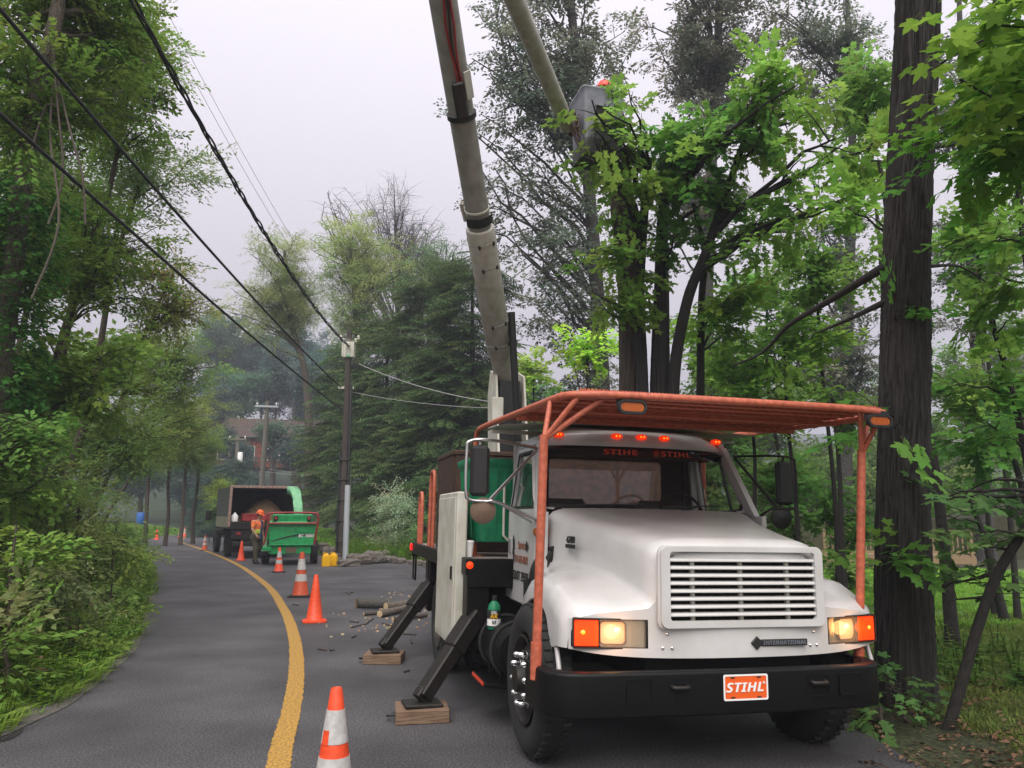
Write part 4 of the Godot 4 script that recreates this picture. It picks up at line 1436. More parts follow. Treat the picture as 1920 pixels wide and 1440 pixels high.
# ---------------------------------------------------------------- figures: joints and bones joined with a smooth minimum and meshed as surface nets
func skin(bones: Array, cell: float, k := 0.03, fat := 0.0, lo := -99.0, hi := 99.0, mb: MB = null) -> MB:
	if mb == null:
		mb = MB.new()
	var bb := AABB(bones[0][0], Vector3.ZERO)
	for b in bones:
		for e in 2:
			bb = bb.merge(AABB((b[e] as Vector3) - Vector3.ONE * (b[2 + e] + fat), Vector3.ONE * 2.0 * (b[2 + e] + fat)))
	bb = bb.grow(cell * 2.5)
	var nx := int(bb.size.x / cell) + 2
	var ny := int(bb.size.y / cell) + 2
	var nzz := int(bb.size.z / cell) + 2
	var f := PackedFloat32Array()
	f.resize(nx * ny * nzz)
	f.fill(1.0)
	for b in bones:
		var a: Vector3 = b[0]
		var ab: Vector3 = b[1] - a
		var l2 := maxf(ab.length_squared(), 1e-9)
		var m: float = maxf(b[2], b[3]) + fat + k + cell * 2.0
		var r := AABB(a, Vector3.ZERO).expand(b[1]).grow(m)
		var i0 := Vector3i(((r.position - bb.position) / cell).floor()).clamp(Vector3i.ZERO, Vector3i(nx - 1, ny - 1, nzz - 1))
		var i1 := Vector3i(((r.end - bb.position) / cell).ceil()).clamp(Vector3i.ZERO, Vector3i(nx - 1, ny - 1, nzz - 1))
		for z in range(i0.z, i1.z + 1):
			for y in range(i0.y, i1.y + 1):
				for x in range(i0.x, i1.x + 1):
					var p := bb.position + Vector3(x, y, z) * cell
					var t := clampf((p - a).dot(ab) / l2, 0.0, 1.0)
					var d: float = (p - a - ab * t).length() - lerpf(b[2], b[3], t) - fat
					var id := x + nx * (y + ny * z)
					var o := f[id]
					var h := clampf(0.5 + 0.5 * (o - d) / k, 0.0, 1.0)
					f[id] = lerpf(o, d, h) - k * h * (1.0 - h)
	if lo > -90.0 or hi < 90.0:
		for z in nzz:
			for y in ny:
				var py := bb.position.y + y * cell
				var c := maxf(lo - py, py - hi)
				for x in nx:
					var id := x + nx * (y + ny * z)
					f[id] = maxf(f[id], c)
	var at := {}
	var st := [1, nx, nx * ny]
	for z in nzz - 1:
		for y in ny - 1:
			for x in nx - 1:
				var id := x + nx * (y + ny * z)
				var s := Vector3.ZERO
				var c := 0
				var mask := 0
				for q in 8:
					if f[id + (q & 1) + ((q >> 1) & 1) * nx + ((q >> 2) & 1) * nx * ny] < 0.0:
						mask |= 1 << q
				if mask == 0 or mask == 255:
					continue
				for q in 8:
					for e in 3:
						if q & (1 << e):
							continue
						var q2: int = q | (1 << e)
						if ((mask >> q) & 1) == ((mask >> q2) & 1):
							continue
						var va := f[id + (q & 1) + ((q >> 1) & 1) * nx + ((q >> 2) & 1) * nx * ny]
						var vb := f[id + (q2 & 1) + ((q2 >> 1) & 1) * nx + ((q2 >> 2) & 1) * nx * ny]
						var p := Vector3(q & 1, (q >> 1) & 1, (q >> 2) & 1)
						p[e] = va / (va - vb)
						s += p
						c += 1
				var g := Vector3(f[id + 1] - f[id], f[id + nx] - f[id], f[id + nx * ny] - f[id]) + Vector3(f[id + 1 + nx + nx * ny] - f[id + nx + nx * ny], f[id + 1 + nx + nx * ny] - f[id + 1 + nx * ny], f[id + 1 + nx + nx * ny] - f[id + 1 + nx])
				at[id] = mb.vert(bb.position + (Vector3(x, y, z) + s / c) * cell, g.normalized())
	for id in at:
		for e in 3:
			var a: int = st[(e + 1) % 3]
			var b: int = st[(e + 2) % 3]
			if (f[id] < 0.0) == (f[id + st[e]] < 0.0):
				continue
			if at.has(id - a) and at.has(id - b) and at.has(id - a - b):
				mb.stri(at[id], at[id - a], at[id - a - b])
				mb.stri(at[id], at[id - a - b], at[id - b])
	return mb

func hand_bones(w: Vector3, d: Vector3, palm: Vector3, s: float, curl := 0.5) -> Array:   # wrist, direction of the fingers, normal of the palm
	var x := d.cross(palm).normalized() * s
	var out := [[w, w + d * 0.05, 0.024, 0.026]]
	for k in 4:
		var o := x * (-0.03 + 0.02 * k)
		var root := w + d * (0.085 - 0.004 * absf(k - 1.3)) + o
		out.append([w + d * 0.03 + o * 0.7, root, 0.014, 0.011])
		var l: float = [0.068, 0.078, 0.072, 0.056][k]
		var m := root + (d * cos(curl) + palm * sin(curl)) * l * 0.5
		out.append([root, m, 0.0095, 0.0088])
		out.append([m, m + (d * cos(curl * 2.0) + palm * sin(curl * 2.0)) * l * 0.5, 0.0088, 0.0075])
	var th := w + d * 0.03 - x * 0.028
	var t2 := th + (d * 0.7 - x * 0.7 + palm * 0.3).normalized() * 0.04
	out.append([th, t2, 0.012, 0.0105])
	out.append([t2, t2 + (d * 0.95 - x * 0.1 + palm * 0.3).normalized() * 0.032, 0.0105, 0.0085])
	return out

func head(mb: MB, c: Vector3, B: Basis) -> void:   # c at eye height; the face looks along B's z
	var q := func(x: float, y: float, z: float) -> Vector3: return c + B * V(x, y, z)
	var b := [[q.call(0, 0.03, -0.015), q.call(0, 0.03, 0.01), 0.088, 0.085], [q.call(0, -0.03, 0.025), q.call(0, -0.085, 0.05), 0.062, 0.038], [q.call(0, 0.005, 0.09), q.call(0, -0.035, 0.112), 0.012, 0.017]]
	for s in [-1.0, 1.0]:
		b.append([q.call(s * 0.083, 0.015, -0.01), q.call(s * 0.083, -0.03, -0.005), 0.014, 0.01])
		b.append([q.call(s * 0.05, -0.03, 0.055), q.call(s * 0.035, -0.07, 0.06), 0.025, 0.018])
		b.append([q.call(s * 0.045, 0.022, 0.08), q.call(s * 0.018, 0.022, 0.09), 0.012, 0.012])
	b.append([q.call(-0.022, -0.062, 0.088), q.call(0.022, -0.062, 0.088), 0.009, 0.009])
	skin(b, 0.009, 0.018, 0.0, -99, 99, mb)

func eyes(c: Vector3, B: Basis) -> MB:
	var g := MB.new()
	for s in [-1.0, 1.0]:
		g.lathe([Vector2(0.0001, 0.008), Vector2(0.008, 0.005), Vector2(0.011, 0)], 10, Transform3D(B * Basis(Vector3.RIGHT, PI / 2), c + B * V(s * 0.033, 0.0, 0.088)))
	return g

func person(label: String, at: Vector3, turn: float, J: Dictionary, up_only := false) -> Node3D:
	var o := thing("person", label, "person", at)
	o.rotation.y = turn
	var B: Basis = J.head
	var eye: Vector3 = J.neck + Vector3(0, 0.16, 0) + B.z * 0.03
	var torso := [[J.hip, J.belly, 0.13, 0.125], [J.belly, J.chest, 0.125, 0.14], [J.chest + Vector3(-0.08, 0.06, 0), J.chest + Vector3(0.08, 0.06, 0), 0.11, 0.11], [J.sl, J.sr, 0.07, 0.07]]
	var arms := [[J.sl, J.el, 0.056, 0.044], [J.el, J.wl, 0.043, 0.028], [J.sr, J.er, 0.056, 0.044], [J.er, J.wr, 0.043, 0.028]]
	var legs := []
	if not up_only:
		legs = [[J.hl, J.kl, 0.09, 0.06], [J.kl, J.al, 0.062, 0.042], [J.hr, J.kr, 0.09, 0.06], [J.kr, J.ar, 0.062, 0.042], [J.hl, J.hr, 0.11, 0.11]]
	var mb := skin(torso + arms + legs + [[J.neck - Vector3(0, 0.08, 0), J.neck + Vector3(0, 0.07, 0) + B.z * 0.01, 0.055, 0.05]], 0.016, 0.03)
	head(mb, eye, B)
	var dl: Vector3 = (J.wl - J.el).normalized()
	var dr: Vector3 = (J.wr - J.er).normalized()
	skin(hand_bones(J.wl, dl, Vector3(0.9, 0, -0.2).slide(dl).normalized(), 1.0), 0.0045, 0.008, 0.0, -99, 99, mb)
	skin(hand_bones(J.wr, dr, Vector3(-0.9, 0, -0.2).slide(dr).normalized(), -1.0), 0.0045, 0.008, 0.0, -99, 99, mb)
	put("body", mb, M.skin, o)
	put("eyes", eyes(eye, B), M.black_trim, o)
	put("shirt", skin(torso + [[J.sl, J.sl.lerp(J.el, 0.6), 0.066, 0.058], [J.sr, J.sr.lerp(J.er, 0.6), 0.066, 0.058]], 0.016, 0.03, 0.012, J.hip.y - 0.02, J.neck.y - 0.045), M.vest_orange, o)
	put("reflective_band", skin(torso, 0.016, 0.03, 0.022, J.belly.y - 0.09, J.belly.y + 0.06), M.vest_lime, o)
	if not up_only:
		put("trousers", skin(legs + [[J.hip, J.belly, 0.125, 0.12]], 0.016, 0.04, 0.02, 0.07, J.belly.y - 0.02), M.pants_olive, o)
		var g := MB.new()
		for s in ["l", "r"]:
			var a: Vector3 = J["a" + s]
			skin([[a + Vector3(0, 0.06, 0), a + Vector3(0, -0.04, 0), 0.055, 0.055], [a + Vector3(0, -0.045, -0.04), a + Vector3(0, -0.055, 0.15), 0.045, 0.036]], 0.012, 0.03, 0.0, 0.0, 99, g)
		put("boots", g, M.black_trim, o)
	var hm := MB.new()
	hm.lathe([Vector2(0.0001, 0.15), Vector2(0.05, 0.143), Vector2(0.09, 0.115), Vector2(0.112, 0.07), Vector2(0.118, 0.02), Vector2(0.13, 0.01), Vector2(0.128, 0.002), Vector2(0.112, 0.0)], 24, Transform3D(B * Basis().scaled(V(0.95, 1, 1.1)), eye + B.y * 0.045))
	hm.box(eye + B * V(0, 0.05, 0.145), V(0.16, 0.008, 0.07), 0.004, B)
	put("helmet", hm, J.helmet, o)
	hm = MB.new()
	for s in [-1.0, 1.0]:
		hm.lathe([Vector2(0.0001, 0.03), Vector2(0.03, 0.026), Vector2(0.036, 0.0)], 14, Transform3D(B * Basis(Vector3.BACK, -s * PI / 2), eye + B * V(s * 0.098, 0.0, -0.01)))
		hm.bar(eye + B * V(s * 0.125, 0.02, -0.01), eye + B * V(s * 0.12, 0.1, -0.01), 0.014, 0.02)
	put("ear_muffs", hm, M.black_trim, o)
	return o

func make_people() -> void:
	var B := Basis(Vector3.UP, 0.25) * Basis(Vector3.RIGHT, 0.35)
	var J := {"hip": V(0, 0.93, 0), "belly": V(0, 1.1, 0.02), "chest": V(0, 1.3, 0.04), "neck": V(0, 1.5, 0.07), "sl": V(-0.19, 1.42, 0.04), "sr": V(0.19, 1.42, 0.04), "el": V(-0.27, 1.16, 0.1), "er": V(0.27, 1.16, -0.02), "wl": V(-0.23, 0.97, 0.26), "wr": V(0.25, 0.92, 0.08), "hl": V(-0.1, 0.88, 0), "hr": V(0.1, 0.88, 0), "kl": V(-0.11, 0.5, 0.12), "kr": V(0.11, 0.5, 0.02), "al": V(-0.11, 0.09, 0.16), "ar": V(0.11, 0.12, -0.16), "head": B, "helmet": M.helmet_orange}
	var p := person("person in orange shirt and hard hat walking beside the green chipper", Vector3(-8.86, 0, -27.12), 1.05, J)
	var g := skin([[V(0.07, 1.42, 0.15), V(0.06, 1.15, 0.15), 0.05, 0.055], [V(0.06, 1.15, 0.13), V(0.05, 0.86, 0.12), 0.055, 0.07], [V(0.12, 1.42, 0.1), V(0.13, 1.46, 0.0), 0.03, 0.03]], 0.016, 0.03)
	put("overall_bib", g, M.overall_blue, p)
	B = Basis(Vector3.UP, -0.5) * Basis(Vector3.RIGHT, 0.1)
	J = {"hip": V(0, 0.93, 0), "belly": V(0, 1.1, 0.02), "chest": V(0, 1.3, 0.03), "neck": V(0, 1.5, 0.04), "sl": V(-0.19, 1.42, 0.02), "sr": V(0.19, 1.42, 0.02), "el": V(-0.27, 1.2, 0.12), "er": V(0.27, 1.22, 0.12), "wl": V(-0.2, 1.3, 0.36), "wr": V(0.2, 1.32, 0.36), "head": B, "helmet": M.helmet_red}
	person("person in red helmet standing in the raised bucket among the leaves", V(1.42, 6.62, -11.2), PI - 0.6, J, true)

# ---------------------------------------------------------------- smaller things on and beside the road
func cone(label: String, at: Vector3, h: float, kind: int, turn := 0.0) -> void:
	var o := thing("traffic_cone", label, "traffic cone", at, "traffic cones along the yellow line")
	o.rotation.y = turn
	var s := h / 0.71
	var body: Material = M.cone_orange if kind != 2 else M.cone_orange_worn
	var g := MB.new()
	g.plate(rrect(0, 0, 0.36 * s, 0.36 * s, 0.05), PackedVector2Array(), func(p: Vector2) -> Vector3: return V(p.x, 0.004, p.y), V(0, 0.022 * s, 0))
	g.plate(rrect(0, 0, 0.31 * s, 0.31 * s, 0.05), PackedVector2Array(), func(p: Vector2) -> Vector3: return V(p.x, 0.024 * s, p.y), V(0, 0.012 * s, 0))
	put("base", g, M.cone_base if kind >= 1 else body, o)
	g = MB.new()
	var r := func(y: float) -> float: return lerpf(0.132, 0.031, y / 0.71) * s
	g.lathe([Vector2(r.call(0.0) + 0.012, 0.03 * s), Vector2(r.call(0.05), 0.05 * s), Vector2(r.call(0.4), 0.4 * s), Vector2(r.call(0.7), 0.7 * s), Vector2(r.call(0.71) - 0.004, 0.71 * s), Vector2(r.call(0.71) - 0.009, 0.70 * s), Vector2(0.02, 0.55 * s)], 28)
	put("body", g, body, o)
	if kind >= 1:
		for e in [[0.25, 0.36], [0.43, 0.6]]:
			g = MB.new()
			g.lathe([Vector2(r.call(e[0]) + 0.001, e[0] * s), Vector2(r.call(e[0]) + 0.003, e[0] * s), Vector2(r.call(e[1]) + 0.003, e[1] * s), Vector2(r.call(e[1]) + 0.001, e[1] * s)], 28)
			if kind == 3 and e[0] > 0.4:
				for k in 6:   # the torn corner of the sleeve
					pass
			put("reflective_sleeve", g, M.cone_white, o)
		if kind == 3:
			g = MB.new()
			var rows := []
			for j in 3:
				var row := PackedVector3Array()
				var y := lerpf(0.427, 0.50, j / 2.0)
				for k in 5:
					var a := 2.05 + k * 0.16
					row.append(V(cos(a) * (r.call(y) + 0.0045), y * s, sin(a) * (r.call(y) + 0.0045)))
				rows.append(row)
			g.sheet(rows)
			put("torn_patch", g, body, o)

func make_cones() -> void:
	cone("traffic cone with torn white sleeve, nearest the camera", V(-0.97, 0, -4.47), 0.71, 3, 0.2)
	cone("plain bright orange cone by the yellow line, nearest of the plain ones", Vector3(-3.1, 0, -12.5), 0.72, 0, 0.3)
	cone("tall orange cone with two white bands just behind a plain orange cone", Vector3(-4.34, 0, -16.25), 0.9, 2, 0.1)
	cone("white banded cone standing in front of the green chipper wheel", Vector3(-6.84, 0, -23.11), 0.71, 1, 0.5)
	cone("plain orange cone beside the person at the chip truck", Vector3(-10, 0, -29.01), 0.71, 0, 0.2)
	cone("faded red banded cone left of the chip truck front wheel", Vector3(-14.6, 0, -37.27), 0.71, 2, 0.4)
	cone("far orange cone with white band, left one of the close pair", Vector3(-24.2, 0, -57), 0.71, 1, 0.1)
	cone("far orange cone with white band, right one of the close pair", Vector3(-25, 0, -59.76), 0.71, 1, 0.6)
	cone("plain far orange cone at the left edge of the road", Vector3(-24.2, 0, -53.31), 0.71, 0, 0.3)

func make_chip_truck() -> void:
	var t := thing("chip_truck", "dark green chip truck with open rear box parked in the right lane", "truck", V(-9.75, 0, -30.55))
	t.rotation.y = deg_to_rad(27.0)
	var g := MB.new()
	for s in [-1.0, 1.0]:
		g.box(V(s * 1.25, 1.95, -2.1), V(0.05, 1.5, 4.2))
	g.box(V(0, 2.72, -2.1), V(2.55, 0.05, 4.2))
	g.box(V(0, 1.9, -4.18), V(2.5, 1.6, 0.05))
	g.box(V(0, 1.17, -2.1), V(2.5, 0.08, 4.2))
	put("chip_box", g, M.truck_green, t)
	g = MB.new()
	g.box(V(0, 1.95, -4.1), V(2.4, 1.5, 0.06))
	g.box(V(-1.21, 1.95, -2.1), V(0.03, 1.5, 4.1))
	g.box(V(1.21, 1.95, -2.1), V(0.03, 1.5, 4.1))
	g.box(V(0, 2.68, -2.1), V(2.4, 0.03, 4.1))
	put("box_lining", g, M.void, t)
	for e in [[V(-1.28, 1.2, 0.1), V(-1.24, 2.74, 0.0)], [V(1.28, 1.2, 0.1), V(1.24, 2.74, 0.0)], [V(-1.28, 2.74, 0.0), V(1.28, 2.74, 0.0)]]:
		g = MB.new()
		g.bar(e[0], e[1], 0.1, 0.1, 0.01)
		put("edge_frame", g, M.rusty_edge, t)
	g = MB.new()
	g.box(V(-1.285, 1.38, -2.0), V(0.03, 0.42, 3.9), 0.01)
	g.box(V(1.285, 1.38, -2.0), V(0.03, 0.42, 3.9), 0.01)
	put("side_panel", g, M.olive_beige, t)
	g = MB.new()
	g.box(V(0, 1.25, 0.05), V(2.55, 0.3, 0.1), 0.02)
	g.box(V(0, 0.95, 0.0), V(2.3, 0.4, 0.08))
	g.box(V(0, 0.7, -3.2), V(0.9, 0.3, 6.6))
	g.box(V(0, 0.55, 0.05), V(2.2, 0.16, 0.12), 0.02)
	for s in [-1.0, 1.0]:
		g.box(V(s * 0.98, 0.55, -0.9), V(0.6, 0.7, 0.03))
	put("rear_frame", g, M.dark_steel, t)
	g = MB.new()
	for s in [-1.0, 1.0]:
		g.box(V(s * 0.9, 0.95, 0.06), V(0.16, 0.1, 0.04), 0.01)
	put("tail_light", g, M.frame_red, t)
	g = MB.new()
	g.box(V(0, 1.5, -5.2), V(2.1, 1.3, 1.6), 0.15)
	g.box(V(0, 1.15, -6.4), V(1.9, 0.75, 1.2), 0.15)
	put("cab", g, M.truck_green, t)
	g = MB.new()
	for s in [-1.0, 1.0]:
		g.box(V(s * 1.06, 1.75, -5.3), V(0.02, 0.5, 0.9), 0.01)
	put("cab_window", g, M.window_dark, t)
	g = MB.new()
	g.box(V(-1.45, 1.65, -5.7), V(0.22, 0.42, 0.1), 0.03)
	g.bar(V(-1.05, 1.85, -5.7), V(-1.45, 1.8, -5.7), 0.02, 0.02)
	put("mirror", g, M.black_trim, t)
	for e in [V(-1.0, 0.48, -2.0), V(1.0, 0.48, -2.0), V(-0.98, 0.48, -6.1), V(0.98, 0.48, -6.1)]:
		wheel(t, e, signf(e.x), false)
	# things carried on the tail
	g = MB.new()
	g.box(V(0, 0.13, 0), V(0.95, 0.24, 0.45), 0.02)
	g.box(V(0, 0.27, 0), V(0.97, 0.05, 0.47), 0.015)
	var bx := put("tool_chest", g, M.frame_red)
	tag(bx, "low red tool chest lying on the tail of the chip truck", "tool chest")
	bx.transform = t.transform * Transform3D(Basis(), V(-0.3, 1.41, -0.2))
	g = MB.new()
	g.lathe([Vector2(0.0001, 0), Vector2(0.13, 0), Vector2(0.13, 0.22), Vector2(0.05, 0.3), Vector2(0.04, 0.34), Vector2(0.0001, 0.34)], 16)
	var jg := put("white_jug", g, M.print_white)
	tag(jg, "white jug standing at the left rear corner of the chip truck", "jug")
	jg.transform = t.transform * Transform3D(Basis(), V(-1.05, 1.41, -0.1))
	# heap of wood chips
	g = MB.new()
	var rows := []
	for j in 15:
		var row := PackedVector3Array()
		for i in 17:
			var x := lerpf(-1.18, 1.18, i / 16.0)
			var z := lerpf(-3.9, -0.3, j / 14.0)
			row.append(V(x, 1.26 + 1.0 * exp(-pow((x - 0.2) / 0.8, 2.0)) * smoothstep(0.1, 0.7, j / 14.0) * (1.0 - 0.85 * smoothstep(0.86, 1.0, j / 14.0)) + 0.02 * rng.randf(), z))
		rows.append(row)
	g.sheet(rows)
	for k in 900:
		var u := rng.randf() * 13.99
		var w := rng.randf() * 15.99
		var p: Vector3 = rows[int(u)][int(w)].lerp(rows[int(u) + 1][int(w) + 1], rng.randf())
		g.box(p + V(0, 0.012, 0), V(0.07, 0.012, 0.03), 0.0, Basis.from_euler(V(rng.randf() - 0.5, rng.randf() * 6.0, rng.randf() - 0.5)))
	var ch := put("wood_chips", g, M.chips)
	tag(ch, "heap of pale wood chips inside the chip truck box", "wood chips", "", "stuff")
	ch.transform = t.transform

func make_chipper() -> void:
	var t := thing("wood_chipper", "bright green wood chipper with red feed bar behind the chip truck", "wood chipper", V(-7.42, 0, -26.3))
	t.rotation.y = deg_to_rad(15.0)
	var g := MB.new()
	# infeed table folded up: the big face turned to the viewer
	g.plate(PackedVector2Array([Vector2(-0.72, 1.34), Vector2(0.78, 1.34), Vector2(0.72, 0.68), Vector2(-0.68, 0.68)]), PackedVector2Array(), func(p: Vector2) -> Vector3: return V(p.x, p.y, 0.22 - (p.y - 0.68) * 0.06), V(0, 0, -0.05))
	g.box(V(0, 0.675, 0.235), V(1.44, 0.035, 0.05), 0.01)
	g.box(V(0.02, 1.345, 0.19), V(1.52, 0.03, 0.1), 0.01)
	g.box(V(0.42, 1.15, 0.212), V(0.6, 0.12, 0.012), 0.003)
	g.box(V(-0.02, 1.0, 0.215), V(0.02, 0.6, 0.03))
	put("feed_table", g, M.chipper_green, t)
	g = MB.new()
	g.box(V(-0.02, 0.52, 0.1), V(1.36, 0.3, 0.12), 0.02)
	g.box(V(-0.75, 0.55, 0.05), V(0.3, 0.14, 0.4), 0.02)
	g.box(V(0.0, 1.0, -0.55), V(1.1, 0.9, 1.3), 0.06)
	g.box(V(-0.2, 1.1, -1.6), V(1.3, 0.7, 1.2), 0.08)
	put("feed_housing", g, M.chipper_green, t)
	g = MB.new()
	g.box(V(0.02, 1.52, -0.1), V(1.3, 0.32, 0.12), 0.03)
	put("upper_guard", g, M.chipper_green, t)
	g = MB.new()
	g.box(V(-0.82, 0.72, 0.15), V(0.12, 0.44, 0.14), 0.03)
	g.box(V(-0.78, 0.5, 0.2), V(0.3, 0.05, 0.1), 0.02)
	put("corner_guard", g, M.light_green, t)
	for x in [-0.52, 0.56]:
		g = MB.new()
		g.box(V(x, 1.54, -0.02), V(0.14, 0.18, 0.06), 0.02)
		var lamp := put("rear_lamp", g, M.black_trim, t)
		g = MB.new()
		g.box(V(x, 1.55, 0.012), V(0.08, 0.09, 0.015), 0.005)
		put("lamp_face", g, M.frame_red, lamp)
	g = MB.new()
	g.tube(smooth_path(pv([V(-0.86, 0.68, 0.2), V(-0.74, 1.36, 0.34), V(-0.74, 1.62, 0.36), V(-0.6, 1.72, 0.36), V(0.66, 1.72, 0.36), V(0.84, 1.62, 0.36), V(0.84, 1.36, 0.34), V(0.76, 0.68, 0.2)]), 6), fl([0.032]), 8)
	g.rod(V(-0.74, 1.38, 0.34), V(0.84, 1.38, 0.34), 0.03, 8)
	put("feed_bar", g, M.frame_red, t)
	# discharge chute curving up and over towards the truck
	g = MB.new()
	var rows := []
	for k in 12:
		var a := k / 11.0
		var c := V(0.2 - 0.3 * a * a, 1.5 + 1.05 * sin(a * PI * 0.5), -1.0 - 1.15 * (1.0 - cos(a * PI * 0.5)) * 1.0)
		var up := V(0, -sin(a * PI * 0.5), -cos(a * PI * 0.5))
		var row := PackedVector3Array()
		for e in [[-0.15, -0.14], [0.15, -0.14], [0.15, 0.14], [-0.15, 0.14]]:
			row.append(c + V(e[0], 0, 0) + V(0, cos(a * PI * 0.5), sin(a * PI * 0.5)).cross(V(1, 0, 0)) * e[1])
		rows.append(row)
	g.sheet(rows, true)
	put("discharge_chute", g, M.light_green, t)
	g = MB.new()
	g.lathe([Vector2(0.0001, 0.12), Vector2(0.2, 0.12), Vector2(0.24, 0.06), Vector2(0.24, -0.1)], 20, Transform3D(Basis(Vector3.BACK, PI / 2), V(-0.62, 1.12, -0.55)))
	put("drum_cover", g, M.black_trim, t)
	g = MB.new()
	for e in [-0.8, 0.75]:
		g.box(V(e, 0.62, -0.8), V(0.28, 0.04, 0.8), 0.02)
	g.box(V(0, 0.5, -1.6), V(0.9, 0.12, 3.0))
	put("mudguard", g, M.black_trim, t)
	for s in [-1.0, 1.0]:
		wheel(t, V(s * 0.8 - 0.02, 0.4, -0.75), s, false)
		t.get_child(t.get_child_count() - 1).scale = V(0.8, 1.0, 0.8)
	g = MB.new()
	g.box(V(0.02, 0.5, 0.18), V(0.34, 0.17, 0.01), 0.003)
	put("number_plate", g, M.bin_wood, t)
	g = MB.new()   # dark swoosh and lettering on the face
	rows = []
	for k in 14:
		var a := k / 13.0
		var x := lerpf(-0.62, 0.72, a)
		var y := 0.79 + 0.2 * sin(a * 2.0)
		rows.append(pv([V(x, y - 0.01 - 0.03 * a, 0.2285 - (y - 0.68) * 0.06 + 0.0), V(x, y + 0.02 + 0.03 * a, 0.2285 - (y - 0.68) * 0.06)]))
	g.sheet(rows)
	put("stripe", g, M.print_black, t)
	inst("lettering", text_mesh("BC 1000", 0.095, 0.004, 0.2), M.print_white, t, V(0.48, 0.965, 0.222))

func rock(seed_: int, s: Vector3) -> ArrayMesh:
	var g := MB.new()
	var n := FastNoiseLite.new()
	n.seed = seed_
	n.frequency = 0.9
	var rows := []
	for j in 7:
		var row := PackedVector3Array()
		var ph := PI * j / 6.0
		for i in 10:
			var th := TAU * i / 10.0
			var d := V(sin(ph) * cos(th), cos(ph), sin(ph) * sin(th))
			var q := pow(pow(absf(d.x), 4.0) + pow(absf(d.y), 4.0) + pow(absf(d.z), 4.0), -0.25)
			row.append(d * q * (1.0 + 0.35 * n.get_noise_3dv(d * 1.3)) * s * 0.5)
		rows.append(row)
	for j in 6:
		for i in 10:
			var i2 := (i + 1) % 10
			g.tri(rows[j][i], rows[j + 1][i2], rows[j + 1][i])
			g.tri(rows[j][i], rows[j][i2], rows[j + 1][i2])
	return g.mesh()

func log_thing(label: String, a: Vector3, b: Vector3, r: float, m: Material, group := "", called := "log") -> void:
	var o := thing(called, label, "log" if called == "log" else "twig", a, group)
	var g := MB.new()
	var p := PackedVector3Array()
	var rr := PackedFloat32Array()
	for k in 7:
		var f := k / 6.0
		p.append((b - a) * f + V(rng.randf() - 0.5, 0, rng.randf() - 0.5) * r * 0.7)
		rr.append(r * (1.0 - 0.15 * f) * rng.randf_range(0.9, 1.1))
	if called == "log":
		g.tube(p, rr, 10, false)
		put("bark", g, m, o)
		g = MB.new()
		for e in [[0, -1.0], [6, 1.0]]:
			var d: Vector3 = (b - a).normalized() * e[1]
			g.lathe([Vector2(rr[e[0]], 0), Vector2(0.0001, 0.004)], 10, Transform3D(Basis(Quaternion(Vector3.UP, d)), p[e[0]]))
		put("cut_end", g, M.cut_wood, o)
	else:
		g.tube(p, rr, 5)
		put("stick", g, m, o)

